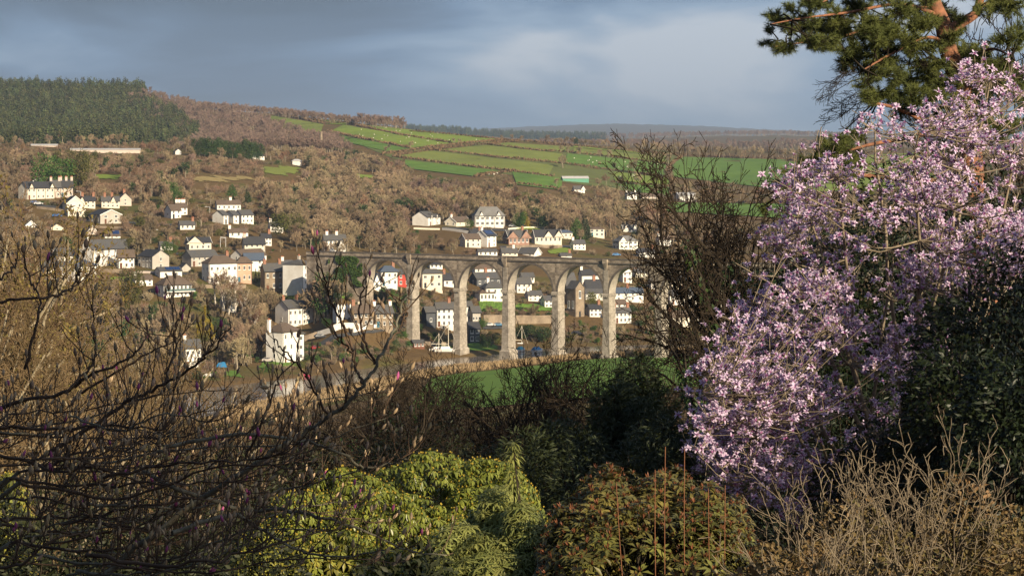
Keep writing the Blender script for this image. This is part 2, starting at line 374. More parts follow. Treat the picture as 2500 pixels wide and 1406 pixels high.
FIELDS = [
 ([(628, 277), (790, 305), (782, 328), (690, 312)], G_OLIVE), ([(761, 292), (850, 300), (848, 305), (796, 304)], G_LIME),
 ([(838, 306), (1103, 352), (1004, 362), (803, 324)], G_LIME), ([(872, 304), (1231, 343), (1105, 352), (862, 305)], G_LIME),
 ([(795, 326), (998, 364), (953, 373), (840, 347)], G_EM), ([(1190, 356), (1372, 377), (1366, 399), (1075, 367)], G_OLIVE),
 ([(1042, 369), (1352, 405), (1340, 429), (966, 384)], G_OLIVE), ([(976, 391), (1228, 420), (1158, 432), (1005, 414)], G_EM),
 ([(1250, 421), (1372, 436), (1372, 466), (1262, 452)], G_EM), ([(1240, 349), (1400, 362), (1366, 374), (1195, 355)], G_OLIVE),
 ([(1400, 354), (1640, 376), (1636, 382), (1400, 361)], G_LIME), ([(1400, 362), (1628, 385), (1622, 399), (1400, 373)], G_OLIVE),
 ([(1385, 376), (1624, 401), (1629, 432), (1380, 402)], G_EM), ([(1500, 421), (1632, 437), (1635, 454), (1500, 447)], G_LIME),
 ([(1500, 449), (1635, 457), (1638, 476), (1560, 471)], G_EM), ([(1650, 384), (1960, 392), (1960, 470), (1640, 432)], G_EM),
 ([(1622, 496), (1960, 500), (1960, 540), (1620, 527)], G_EM), ([(1960, 390), (2300, 370), (2300, 460), (1960, 470)], G_LIME),
]
patch('field', [(800, 322), (1648, 374), (1640, 482), (960, 388)], mat('field_margin', (0.14, 0.165, 0.045), (0.11, 0.115, 0.04), 0.15, 1.0, spec=0.1, detail=8.0), 60, 34, 0.2, 1500.0)
for c, m in FIELDS:
    patch('field', c, m, 30, 16, 0.5, 1500.0)
patch('rough_pasture', [(465, 428), (600, 430), (660, 442), (470, 450)], G_TAN, dmin=1000)
patch('rough_pasture', [(205, 447), (330, 450), (310, 478), (230, 470)], G_TAN, dmin=1000)
patch('rough_pasture', [(640, 406), (740, 405), (720, 432), (640, 428)], G_OLIVE, dmin=1000)
patch('rough_pasture', [(862, 422), (930, 428), (915, 437), (862, 434)], G_LIME, dmin=1000)
patch('allotment_ground', [(225, 424), (300, 426), (292, 442), (235, 440)], G_LIME, dmin=1000)
def xy_sheet(name, fn, m, n, k, off=0.06, kind='structure'):
    """sheet over ground given by fn(s,t) -> X,Y"""
    s, tt = np.meshgrid(np.linspace(0, 1, n), np.linspace(0, 1, k), indexing='ij')
    x, y = fn(s, tt)
    vid = np.arange(n * k).reshape(n, k)
    q = np.stack([vid[:-1, :-1], vid[1:, :-1], vid[1:, 1:], vid[:-1, 1:]], -1).reshape(-1, 4)
    return ob(name, qmesh(name, np.stack([x, y, terr(x, y) + off], -1).reshape(-1, 3), q, [m], True), kind=kind)
def bank(s, tt, px0=700, px1=2300, back0=6.0, back1=330.0):
    px = px0 + (px1 - px0) * s
    dn = dwater(np.interp(px, *RN)); y = dn - back0 - (back1 - back0) * tt
    return (px - CX) / F * dn, y
def meadow_fn(s, tt):
    px = 1060 + 1400 * s
    dn = dwater(np.interp(px, *RN)); y0 = dn - 34; y1 = np.full_like(px, 560.0)
    return (px - CX) / F * dn, y0 + (y1 - y0) * tt
xy_sheet('meadow', meadow_fn, G_MEAD, 80, 40, 0.12)
patch('lawn', [(1165, 734), (1240, 735), (1238, 762), (1172, 764)], G_EM, dmin=860, off=0.25)
patch('lawn', [(1255, 738), (1368, 733), (1366, 764), (1258, 765)], G_EM, dmin=860, off=0.25)
patch('lawn', [(636, 880), (742, 880), (742, 897), (626, 900)], G_EM, dmin=760, off=0.25)
patch('lawn', [(500, 905), (580, 900), (600, 925), (470, 928)], G_EM, dmin=720, off=0.2)
patch('lawn', [(1040, 838), (1200, 836), (1230, 855), (1090, 862)], G_EM, dmin=820, off=0.2)
ROAD = mat('asphalt', (0.075, 0.073, 0.072), (0.05, 0.05, 0.05), 0.6, 0.9)
patch('road', [(742, 862), (775, 862), (830, 824), (812, 820)], ROAD, dmin=760, off=0.3, n=12, k=20)
patch('road', [(812, 820), (830, 826), (990, 806), (990, 800)], ROAD, dmin=760, off=0.3, n=12, k=20)
patch('road', [(1180, 795), (1240, 795), (1242, 804), (1178, 806)], ROAD, dmin=860, off=0.3)

for c, m, nm in (([(90, 500), (200, 512), (200, 517), (90, 506)], ROAD, 'lane'), ([(200, 536), (420, 548), (420, 553), (200, 541)], ROAD, 'lane'), ([(320, 662), (470, 668), (470, 673), (320, 668)], ROAD, 'lane'), ([(430, 618), (600, 626), (600, 631), (430, 623)], ROAD, 'lane'), ([(1080, 556), (1260, 562), (1260, 567), (1080, 561)], ROAD, 'lane'), ([(1220, 602), (1400, 600), (1400, 605), (1220, 607)], ROAD, 'lane'),
                 ([(1330, 606), (1400, 604), (1390, 622), (1340, 622)], G_LIME, 'lawn'), ([(1255, 556), (1330, 552), (1325, 562), (1260, 562)], G_LIME, 'lawn'), ([(225, 672), (330, 676), (330, 688), (225, 688)], G_LIME, 'lawn'), ([(470, 700), (520, 720), (510, 740), (470, 735)], G_EM, 'lawn'), ([(820, 704), (900, 706), (900, 732), (830, 735)], G_EM, 'lawn'), ([(650, 718), (740, 722), (735, 740), (690, 735)], G_OLIVE, 'lawn'), ([(165, 488), (215, 488), (215, 494), (165, 494)], G_EM, 'lawn')):
    patch(nm, c, m, dmin=780, off=0.25)

# ============================================================ viaduct
VST = brickmat('viaduct_stone', (0.28, 0.225, 0.165), (0.46, 0.38, 0.295), (0.50, 0.44, 0.36), 1.3, 0.6, (0.12, 0.095, 0.072), msize=0.04)
VSO = mat('viaduct_concrete', (0.47, 0.42, 0.345), (0.28, 0.245, 0.205), 0.8, 0.9, bump=0.3, detail=8)
VPI = brickmat('viaduct_pier_stone', (0.33, 0.29, 0.235), (0.46, 0.405, 0.335), (0.24, 0.21, 0.17), 1.2, 0.6, (0.16, 0.135, 0.108), msize=0.03)
VDK = mat('viaduct_coping', (0.17, 0.14, 0.115), (0.08, 0.07, 0.06), 1.2, 0.9, bump=0.3)
VTH = R(33)
PITCH, RAD, SPR, TOPZ, HW = 20.4, 9.0, 24.0, 34.0, 2.15
via = ob('viaduct', None, loc=(-1.2, 850, 0), rot=(0, 0, -VTH), label='tall grey stone railway viaduct with round arches crossing the river', category='viaduct')
def arch_mesh(seg=28, w=PITCH / 2, ring=False):
    v, f, mi = [], [], []
    th = np.linspace(math.pi, 0, seg + 1)
    if ring:
        for y in (-HW - 0.07, -HW + 0.02):
            for a in th: v.append((RAD * math.cos(a), y, SPR + RAD * math.sin(a)))
            for a in th: v.append(((RAD + 0.75) * math.cos(a), y, SPR + (RAD + 0.75) * math.sin(a)))
        n = seg + 1
        for i in range(seg):
            f += [(i, i + 1, n + i + 1, n + i), (n + i, n + i + 1, 3 * n + i + 1, 3 * n + i), (i + 1, i, 2 * n + i, 2 * n + i + 1)]
        return mesh('arch_ring', v, f, [VDK], False, [0] * len(f))
    xs = [-w] + [RAD * math.cos(a) for a in th] + [w]
    zs = [SPR] + [SPR + RAD * math.sin(a) for a in th] + [SPR]
    n = len(xs)
    for y in (-HW, HW):
        for x, z in zip(xs, zs): v.append((x, y, z))
        for x in xs: v.append((x, y, TOPZ))
    for i in range(n - 1):
        f.append((i, i + 1, n + i + 1, n + i)); mi.append(0)
        f.append((2 * n + i + 1, 2 * n + i, 3 * n + i, 3 * n + i + 1)); mi.append(0)
        f.append((i + 1, i, 2 * n + i, 2 * n + i + 1)); mi.append(1)
        f.append((n + i, n + i + 1, 3 * n + i + 1, 3 * n + i)); mi.append(0)
    return mesh('arch', v, f, [VST, VSO], False, mi)
AM, ARM = arch_mesh(), arch_mesh(ring=True)
pm = MB(); pm.frustum(0, 0, 3.0, 4.9, PITCH - 2 * RAD - 0.1, 2 * HW - 0.1, -3, SPR - 0.9)
PM = pm.me('pier', VPI)
pm = MB(); pm.box(-(PITCH / 2 - RAD) - 0.28, PITCH / 2 - RAD + 0.28, -HW - 0.28, HW + 0.28, SPR - 0.9, SPR - 0.45)
pm.box(-(PITCH / 2 - RAD) - 0.12, PITCH / 2 - RAD + 0.12, -HW - 0.12, HW + 0.12, SPR - 0.45, SPR - 0.002)
for y in (-HW - 0.4, HW + 0.15):
    for x in (-1.0, -0.35, 0.3, 0.95): pm.box(x - 0.16, x + 0.16, y, y + 0.25, SPR - 1.4, SPR - 0.95)
IM = pm.me('impost', VPI)
pm = MB(); pm.frustum(0, 0, 4.1, 6.0, 3.9, 5.8, -3, 2.6); pm.frustum(0, 0, 3.9, 5.8, 3.1, 5.0, 2.602, 3.1)
PLM = pm.me('plinth', VPI)
K0, K1 = -9, 3
for k in range(K0, K1 + 1):          # pier k stands at local x = -k * PITCH
    x = -k * PITCH
    if k < K1:
        a = ob('arch', AM, via, (x - PITCH / 2, 0, 0)); ob('arch_ring', ARM, a)
    if k < K1:
        p = ob('pier', PM, via, (x, 0, 0)); ob('impost', IM, p); ob('plinth', PLM, p)
xl, xr = -K1 * PITCH - PITCH / 2 * 0 - 26, -K0 * PITCH + 12
mb = MB(); mb.box(xl, -K1 * PITCH - 1.3 + 2.55, -HW, HW, 0, TOPZ - 0.002); ob('abutment', mb.me('abutment', VST), via)
mb = MB(); mb.box(-K0 * PITCH + 0.002, xr, -HW, HW, -2, TOPZ - 0.002); ob('abutment', mb.me('abutment', VST), via)
mb = MB(); mb.box(xl, xr, -HW - 0.32, HW + 0.32, TOPZ, TOPZ + 0.42); ob('string_course', mb.me('string_course', VDK), via)
for s in (-1, 1):
    mb = MB(); mb.box(xl, xr, s * (HW + 0.1) - 0.22, s * (HW + 0.1) + 0.22, TOPZ + 0.422, TOPZ + 1.35); pp = ob('parapet', mb.me('parapet', VST), via)
    mb = MB(); mb.box(xl, xr, s * (HW + 0.1) - 0.32, s * (HW + 0.1) + 0.32, TOPZ + 1.352, TOPZ + 1.6); ob('coping', mb.me('coping', VDK), pp)
mb = MB(); mb.box(xl, xr, -HW + 0.2, HW - 0.2, TOPZ + 0.42, TOPZ + 0.62); ob('track_bed', mb.me('track_bed', mat('ballast', (0.2, 0.17, 0.14), (0.1, 0.09, 0.08), 3)), via)
for k in range(K0 + 1, K1, 2):       # refuges on every second pier, with a corbel below
    mb = MB(); x = -k * PITCH
    mb.box(x - 0.9, x + 0.9, -HW - 0.95, -HW - 0.33, TOPZ + 0.1, TOPZ + 1.25)
    mb.box(x - 1.0, x + 1.0, -HW - 1.05, -HW - 0.45, TOPZ + 1.252, TOPZ + 1.5)
    mb.add([(x + a * w, -HW + y, z) for a, w, y, z in ((-1, 0.85, -0.9, TOPZ + 0.098), (1, 0.85, -0.9, TOPZ + 0.098), (1, 0.85, 0.05, TOPZ + 0.098), (-1, 0.85, 0.05, TOPZ + 0.098), (-1, 0.4, -0.12, TOPZ - 2.2), (1, 0.4, -0.12, TOPZ - 2.2), (1, 0.4, 0.05, TOPZ - 2.2), (-1, 0.4, 0.05, TOPZ - 2.2))], BOXF)
    ob('refuge', mb.me('refuge', VST), via)
    mb = MB(); mb.box(x - 0.9, x + 0.9, -HW - 0.14, -HW + 0.05, SPR + 0.1, TOPZ - 2.21); ob('pilaster', mb.me('pilaster', VPI), via)

# ============================================================ houses
WALL = {
 'white': mat('render_white', (0.80, 0.78, 0.74), (0.64, 0.60, 0.54), 0.45, 0.8, 0.05, detail=9), 'cream': mat('render_cream', (0.72, 0.66, 0.54), (0.58, 0.52, 0.42), 0.45, 0.85, 0.05, detail=9),
 'grey': mat('render_grey', (0.47, 0.43, 0.38), (0.36, 0.33, 0.285), 0.5, 0.9, detail=7), 'pinkgrey': mat('render_pinkgrey', (0.55, 0.46, 0.40), (0.46, 0.385, 0.33), 0.5, 0.9),
 'salmon': mat('render_salmon', (0.58, 0.36, 0.26), (0.50, 0.30, 0.21), 0.5, 0.85), 'red': mat('render_red', (0.42, 0.06, 0.04), (0.36, 0.05, 0.035), 0.5, 0.85),
 'slatewall': mat('slate_hung', (0.085, 0.09, 0.10), (0.055, 0.06, 0.07), 1.5, 0.7), 'stone': brickmat('rubble_stone', (0.27, 0.205, 0.14), (0.34, 0.265, 0.19), (0.33, 0.28, 0.21), 0.5, 0.25, (0.17, 0.13, 0.095)),
 'brick': brickmat('pink_brick', (0.33, 0.17, 0.12), (0.40, 0.23, 0.165), (0.42, 0.34, 0.28), 0.45, 0.16, (0.27, 0.15, 0.11)), 'tin': mat('pale_sheet', (0.62, 0.60, 0.57), (0.5, 0.48, 0.45), 0.6, 0.5),
 'green': mat('green_sheet', (0.10, 0.30, 0.20), (0.08, 0.24, 0.16), 0.8, 0.6), 'timber': mat('red_timber', (0.19, 0.075, 0.045), (0.12, 0.05, 0.03), 1.2, 0.85),
}
ROOF = {
 'slate': brickmat('slate_roof', (0.085, 0.085, 0.09), (0.115, 0.11, 0.11), (0.045, 0.045, 0.05), 0.5, 0.22, (0.10, 0.092, 0.075), 0.6),
 'dark': brickmat('dark_slate_roof', (0.04, 0.042, 0.05), (0.055, 0.055, 0.062), (0.025, 0.025, 0.03), 0.5, 0.22, (0.05, 0.048, 0.045), 0.6),
 'brown': brickmat('brown_tile_roof', (0.125, 0.09, 0.065), (0.15, 0.11, 0.085), (0.07, 0.05, 0.04), 0.45, 0.3, (0.10, 0.075, 0.055), 0.85),
 'blue': brickmat('blue_slate_roof', (0.07, 0.095, 0.14), (0.09, 0.115, 0.16), (0.04, 0.055, 0.09), 0.5, 0.22, (0.08, 0.095, 0.12), 0.5),
 'grey': brickmat('pale_slate_roof', (0.19, 0.185, 0.18), (0.23, 0.22, 0.21), (0.11, 0.11, 0.11), 0.5, 0.25, (0.15, 0.145, 0.13), 0.7),
 'tin': mat('sheet_roof', (0.45, 0.44, 0.43), (0.36, 0.35, 0.34), 0.4, 0.5),
}
M_FRAME = mat('window_frame_white', (0.78, 0.77, 0.74), (0.7, 0.69, 0.66), 2, 0.6)
M_GLASS = mat('window_glass', (0.035, 0.04, 0.045), (0.02, 0.022, 0.026), 0.7, 0.12, spec=0.6)
M_DOOR = [mat('door_blue', (0.05, 0.16, 0.22)), mat('door_brown', (0.16, 0.07, 0.04)), mat('door_dark', (0.03, 0.035, 0.04))]
M_CHIM = mat('chimney_brick', (0.34, 0.17, 0.11), (0.24, 0.12, 0.08), 2.5, 0.9)
M_POT = mat('chimney_pot_clay', (0.45, 0.18, 0.10), (0.36, 0.14, 0.08), 3, 0.9)
M_SOLAR = mat('solar_panel', (0.02, 0.045, 0.13), (0.015, 0.03, 0.09), 0.6, 0.15, spec=0.7)
_m = MB(); _m.box(-0.5, 0.5, -0.05, 0.12, 0, 0.09); _m.box(-0.5, 0.5, -0.05, 0.12, 0.91, 1); _m.box(-0.5, -0.41, -0.05, 0.12, 0.09, 0.91); _m.box(0.41, 0.5, -0.05, 0.12, 0.09, 0.91)
_m.box(-0.03, 0.03, -0.035, 0.12, 0.09, 0.91); _m.box(-0.56, 0.56, -0.14, 0.0, -0.06, 0.0)
ME_FRAME = _m.me('window', M_FRAME)
_m = MB(); _m.box(-0.41, 0.41, -0.012, 0.12, 0.09, 0.91); ME_PANE = _m.me('pane', M_GLASS)
_m = MB(); _m.box(-0.5, 0.5, -0.04, 0.1, 0, 1); ME_DOORS = [_m.me('door', m) for m in M_DOOR]
RECTS = []     # picture rectangle and distance of every building, to keep trees from hiding them
HOUSES = []
def house(label, pc, pb, pe, pr, wf, wg, a, roof='g', wall='white', rcol='slate', win=(3, 2), gwin=(0, 0), chim=(), chimc=None, cat='house', name='house', dmin=760.0, door=0, group=None,
          wsize=(0.95, 1.35), solar=None, barge=False, D=None, low=None, wide=False, gablets=(), d=None, stepwall=None, hide=True):
    x, dd, z = hit(pc, pb, dmin)
    s = dd / F
    if wg >= 12 and a > 0 and roof != 'x' and D is None: a = max(25.0, min(64.0, math.degrees(math.asin(min(0.9, wg * s / 6.8)))))
    ar = R(a); aa = abs(ar)
    L = wf * s / math.cos(aa)
    D = D or max(4.0, min(wg * s / max(math.sin(aa), 0.12), 14.0))
    He = (pb - pe) * s; Hr = max(0.2, (pe - pr) * s)
    ax = math.cos(ar) * L / 2 * (1 if a > 0 else -1); sgn = 1 if a > 0 else -1
    cx = x + sgn * math.cos(ar) * L / 2 - math.sin(ar) * D / 2
    cy = dd + sgn * math.sin(ar) * L / 2 + math.cos(ar) * D / 2
    e = ob(name, None, loc=(cx, cy, z), rot=(0, 0, ar), label=label, category=cat, group=group)
    if hide: RECTS.append((pc - wg if a > 0 else pc - wf, pc + wf if a > 0 else pc + wg, pr, pb, dd))
    HOUSES.append(e)
    wm_, rm_ = WALL[wall], ROOF[rcol]
    h, y0, y1, b0 = L / 2, -D / 2, D / 2, -3.5
    mb = MB(); T = He + Hr
    fb = [(0, 3, 2, 1), (0, 1, 5, 4), (1, 2, 6, 5), (2, 3, 7, 6), (3, 0, 4, 7)]
    base = [(-h, y0, b0), (h, y0, b0), (h, y1, b0), (-h, y1, b0), (-h, y0, He), (h, y0, He), (h, y1, He), (-h, y1, He)]
    if roof == 'g': mb.add(base + [(-h, 0, T), (h, 0, T)], [(0, 3, 2, 1), (0, 1, 5, 4), (2, 3, 7, 6), (1, 2, 6, 9, 5), (3, 0, 4, 8, 7)])
    elif roof == 'x': mb.add(base + [(0, y0, T), (0, y1, T)], [(0, 3, 2, 1), (1, 2, 6, 5), (3, 0, 4, 7), (0, 1, 5, 8, 4), (2, 3, 7, 9, 6)])
    elif roof == 'f': mb.add(base, BOXF)
    elif roof == 'z':      # zigzag parapet of small gables on the front
        n = 5; top = [(h - 2 * h * i / (2 * n), y0, He + (Hr if i % 2 else 0)) for i in range(2 * n + 1)]
        mb.add([(-h, y0, b0), (h, y0, b0)] + top, [tuple(range(2, len(top) + 2))[:0] or (0, 1, *range(2, len(top) + 2))])
        mb.add([(p[0], y0 + 0.5, p[2]) for p in [(-h, 0, b0), (h, 0, b0)] + top], [tuple(reversed((0, 1, *range(2, len(top) + 2))))])
        for i in range(2 * n): mb.add([top[i], top[i + 1], (top[i + 1][0], y0 + 0.5, top[i + 1][2]), (top[i][0], y0 + 0.5, top[i][2])], [(3, 2, 1, 0)])
        mb.box(-h, h, y0 + 0.51, y1, b0, He)
    else: mb.add(base, BOXF)
    ob('wall', mb.me('wall', wm_), e)
    if low:       # lower storey in another finish, a little proud
        mb = MB(); mb.box(-h - 0.05, h + 0.05, y0 - 0.05, y1 + 0.05, b0 + 0.01, He * low[1]); ob('ground_floor', mb.me('ground_floor', WALL[low[0]]), e)
    o_, th = 0.38, 0.2
    mb = MB()
    up = th + 0.02
    if roof == 'g':
        sl_ = Hr / (D / 2)
        for sy in (-1, 1):
            q4 = [(-h - o_ * 0.7, sy * (D / 2 + o_), He - o_ * sl_ + up), (h + o_ * 0.7, sy * (D / 2 + o_), He - o_ * sl_ + up), (h + o_ * 0.7, 0, T + up), (-h - o_ * 0.7, 0, T + up)]
            mb.slab(q4 if sy < 0 else q4[::-1], th)
    elif roof == 'x':
        sl_ = Hr / h
        for sx_ in (-1, 1):
            q4 = [(sx_ * (h + o_), y1 + o_ * 0.7, He - o_ * sl_ + up), (sx_ * (h + o_), y0 - o_ * 0.7, He - o_ * sl_ + up), (0, y0 - o_ * 0.7, T + up), (0, y1 + o_ * 0.7, T + up)]
            mb.slab(q4 if sx_ < 0 else q4[::-1], th)
    elif roof == 'h':
        rl = max(0.15, h - min(D / 2, h) * 0.95); rd = 0.15 if L >= D else max(0.15, D / 2 - h * 0.95)
        if L < D: rl = 0.15
        A = [(-h - o_, y0 - o_, He), (h + o_, y0 - o_, He), (h + o_, y1 + o_, He), (-h - o_, y1 + o_, He)]
        Bq = [(p[0], p[1], p[2] + 0.18) for p in A]; Cq = [(-rl, -rd, T + 0.1), (rl, -rd, T + 0.1), (rl, rd, T + 0.1), (-rl, rd, T + 0.1)]
        mb.add(A + Bq + Cq, [(3, 2, 1, 0)] + [(i, (i + 1) % 4, 4 + (i + 1) % 4, 4 + i) for i in range(4)] + [(4 + i, 4 + (i + 1) % 4, 8 + (i + 1) % 4, 8 + i) for i in range(4)] + [(8, 9, 10, 11)])
    else:
        mb.box(-h + 0.15, h - 0.15, y0 + (0.7 if roof == 'z' else 0.15), y1 - 0.15, He + 0.002, He + 0.12)
        if roof == 'f': mb.box(-h - 0.15, h + 0.15, y0 - 0.15, y0 + 0.14, He + 0.003, He + 0.3); mb.box(-h - 0.15, h + 0.15, y1 - 0.14, y1 + 0.15, He + 0.003, He + 0.3)
    ro = ob('roof', mb.me('roof', rm_), e)
    for g in gablets:    # small front gables: (position along front, width m, height m)
        gx, gw, gh = -h + g[0] * L, g[1], g[2]
        mb = MB(); yb = min(0.0, y0 + gh / max(Hr, 0.5) * D / 2)
        mb.add([(gx - gw / 2, y0 - 0.3, He - 0.6), (gx + gw / 2, y0 - 0.3, He - 0.6), (gx, y0 - 0.3, He + gh), (gx - gw / 2, y0 - 0.05, He - 0.6), (gx + gw / 2, y0 - 0.05, He - 0.6), (gx, y0 - 0.05, He + gh)],
               [(0, 1, 2), (5, 4, 3), (0, 3, 4, 1)])
        ob('gable', mb.me('gable', wm_), e)
        mb = MB()
        for sx_ in (-1, 1):
            q4 = [(gx + sx_ * (gw / 2 + 0.3), y0 - 0.5, He - 0.7), (gx + sx_ * (gw / 2 + 0.3), yb, He - 0.7), (gx, yb + 0.6, He + gh + 0.1), (gx, y0 - 0.5, He + gh + 0.1)]
            mb.slab(q4 if sx_ > 0 else q4[::-1], 0.18)
        ob('gable_roof', mb.me('gable_roof', rm_), ro)
    if barge:
        for end in (-1, 1):
            for sd in (-1, 1):
                if roof == 'g':
                    sl_ = Hr / (D / 2); xx = -h - 0.34 if end < 0 else h + 0.24
                    pts = [(xx, sd * (D / 2 + o_), He - o_ * sl_ - 0.12), (xx, 0, T - 0.12), (xx, 0, T + 0.26), (xx, sd * (D / 2 + o_), He - o_ * sl_ + 0.24)]; dv = (0.1, 0)
                else:
                    if end > 0: continue
                    sl_ = Hr / h; yy = y0 - 0.36
                    pts = [(sd * (h + o_), yy, He - o_ * sl_ - 0.12), (0, yy, T - 0.12), (0, yy, T + 0.26), (sd * (h + o_), yy, He - o_ * sl_ + 0.24)]; dv = (0, 0.1)
                mb = MB(); mb.add(pts + [(p[0] + dv[0], p[1] + dv[1], p[2]) for p in pts], BOXF)
                ob('bargeboard', mb.me('bargeboard', M_FRAME), ro)
    for ci, c in enumerate(chim):
        mb = MB(); cx_, cy_ = (-h + c * L, 0) if roof != 'x' else (0, y0 + c * D)
        cx_ = min(max(cx_, -h + 0.5), h - 0.5) if roof != 'h' else cx_
        zb = He if roof in 'hf' else T - 1.2
        mb.box(cx_ - 0.55, cx_ + 0.55, cy_ - 0.4, cy_ + 0.4, zb, T + 1.25); mb.box(cx_ - 0.65, cx_ + 0.65, cy_ - 0.5, cy_ + 0.5, T + 1.252, T + 1.45)
        for px_ in (-0.28, 0.28): mb.cyl((cx_ + px_, cy_, T + 1.452), (cx_ + px_, cy_, T + 2.0), 0.16, 0.13, 8, 1)
        ob('chimney', mb.me('chimney', WALL[chimc] if chimc else M_CHIM, M_POT), ro)
    if solar:
        sl_ = Hr / (D / 2)
        for i in range(solar[2]):
            x0 = -h + L * (solar[0] + (solar[1] - solar[0]) * i / solar[2]); x1 = -h + L * (solar[0] + (solar[1] - solar[0]) * (i + 0.94) / solar[2])
            mb = MB(); qa = [(x0, y0 * 0.85, He + (1 - 0.85) * Hr + up + 0.16), (x1, y0 * 0.85, He + 0.15 * Hr + up + 0.16), (x1, y0 * 0.15, He + 0.85 * Hr + up + 0.16), (x0, y0 * 0.15, He + 0.85 * Hr + up + 0.16)]
            mb.slab(qa, 0.06); ob('solar_panel', mb.me('solar_panel', M_SOLAR), ro)
    if He > 4.2 and roof in 'ghx':
        mb = MB(); mb.box(-h - 0.3, h + 0.3, y0 - 0.5, y0 - 0.37, He - (0.42 * Hr / (D / 2) if roof == 'g' else 0.12), He - (0.42 * Hr / (D / 2) if roof == 'g' else 0.12) + 0.16)
        if roof != 'x': ob('gutter', mb.me('gutter', M_DOOR[2]), ro)
        for fx in ((0.02, 0.98) if L < 14 else (0.02, 0.34, 0.66, 0.98)):
            mb = MB(); mb.cyl((-h + L * fx, y0 - 0.12, -1), (-h + L * fx, y0 - 0.12, He - 0.1), 0.07, 0.07, 5); ob('downpipe', mb.me('downpipe', M_DOOR[2]), e)
    ww, wh = wsize
    def put(wx, wz, side):
        if side == 0: lo, ro_ = (wx, y0 - 0.002 - (0.05 if low else 0), wz), 0
        elif side < 0: lo, ro_ = (-h - 0.002, wx, wz), -math.pi / 2
        else: lo, ro_ = (h + 0.002, wx, wz), math.pi / 2
        w_ = ob('window', ME_FRAME, e, lo, (0, 0, ro_), (ww, 1, wh)); ob('pane', ME_PANE, w_)
    c, r = win
    if c and r:
        st = He / r; ww = min(ww, L / c * 0.6); wh = min(wh, st * 0.62)
        for j in range(r):
            for i in range(c):
                if door is not None and j == 0 and i == door and r >= 1 and He > 3.6:
                    ob('door', ME_DOORS[(len(HOUSES)) % 3], e, (-h + L * (i + 0.5) / c, y0 - 0.002 - (0.05 if low else 0), 0.05), (0, 0, 0), (0.95, 1, 2.1))
                else: put(-h + L * (i + 0.5) / c, st * j + st * 0.3, 0)
    c, r = gwin
    if c and r:
        st = He / r; ww, wh = wsize; ww = min(ww, D / c * 0.6); wh = min(wh, st * 0.62)
        for j in range(r):
            for i in range(c): put(y0 + D * (i + 0.5) / c, st * j + st * 0.3, -1 if a > 0 else 1)
    return e, L, D, He, Hr
H = house
# ---- top of the town, left
H('long cream terrace under the tall dark evergreens, roof broken by small gables', 66, 488, 459, 445, 56, 26, 22, wall='cream', rcol='dark', win=(6, 2), gwin=(1, 2), gablets=((0.15, 3, 2.2), (0.9, 3, 2.2)))
H('stepped grey terrace house with twin chimneys, lower of the stepped pair', 123, 483, 457, 441, 24, 5, 18, wall='pinkgrey', rcol='slate', win=(2, 2), chim=(0.05, 0.95), chimc='pinkgrey')
H('stepped grey terrace house beside the evergreens, end of the row with tall chimney', 147, 482, 456, 440, 30, 5, 18, wall='pinkgrey', rcol='dark', win=(3, 2), chim=(0.05, 0.5, 0.95), chimc='pinkgrey')
H('white gabled house peeping over the roof of the cream terrace', 80, 448, 443, 434, 24, 4, 14, 'x', 'white', 'dark', (1, 1), door=None, barge=True)
H('cream house with a wide gable and slate roof, small gabled porch in front', 163, 522, 497, 480, 38, 15, 30, 'x', 'cream', 'dark', (2, 2), barge=True)
H('low cream gabled annexe in front of the wide cream gable', 166, 530, 514, 505, 38, 2, 24, 'x', 'cream', 'slate', (2, 1), door=None, barge=True, D=5)
H('cream terrace with red chimneys between two gabled cream houses', 199, 508, 491, 480, 32, 4, 16, wall='cream', rcol='dark', win=(3, 2), chim=(0.1, 0.9), gablets=((0.05, 2.6, 2.0),))
H('cream cottage row with sharp white gables and red chimneys above grey house', 248, 508, 492, 481, 42, 6, 16, wall='cream', rcol='slate', win=(4, 2), chim=(0.2, 0.6), gablets=((0.65, 2.6, 2.2),))
H('pinkish gable-ended house at the end of the cream cottage row', 291, 503, 486, 472, 28, 6, 24, 'x', 'pinkgrey', 'slate', (1, 2), chim=(0.6,))
H('grey modern house with white-edged gable, two white windows and dark roof', 245, 547, 525, 513, 45, 36, 40, 'x', 'grey', 'dark', (2, 2), (2, 1), barge=True, wsize=(1.5, 1.3))
H('white stepped house with pale roof, lower of the pair among bare trees', 418, 535, 515, 501, 22, 21, 40, wall='white', rcol='brown', win=(2, 2), gwin=(1, 1))
H('white stepped house with pale roof and four chimneys, upper of the pair', 434, 527, 508, 496, 22, 17, 40, wall='white', rcol='brown', win=(2, 2), chim=(0.1, 0.4, 0.7, 0.95), chimc='white')
H('small blue-roofed cottage with white gable edges in the brown scrub', 64, 556, 550, 540, 22, 3, 18, 'x', 'white', 'blue', (1, 1), door=None, barge=True)
H('low brown-roofed shed with pale gable beside a flat blue roof', 124, 562, 557, 547, 30, 4, 18, 'x', 'cream', 'brown', (1, 1), door=None, D=7)
H('half hidden white-edged gable among bare trees above the long white house', 214, 574, 566, 553, 20, 8, 30, 'x', 'pinkgrey', 'brown', (1, 1), door=None, barge=True)
H('low white bungalow with blue panels on its roof, by a thin pole', 256, 582, 576, 564, 36, 6, 20, wall='white', rcol='brown', win=(2, 1), solar=(0.5, 0.95, 3), door=None)
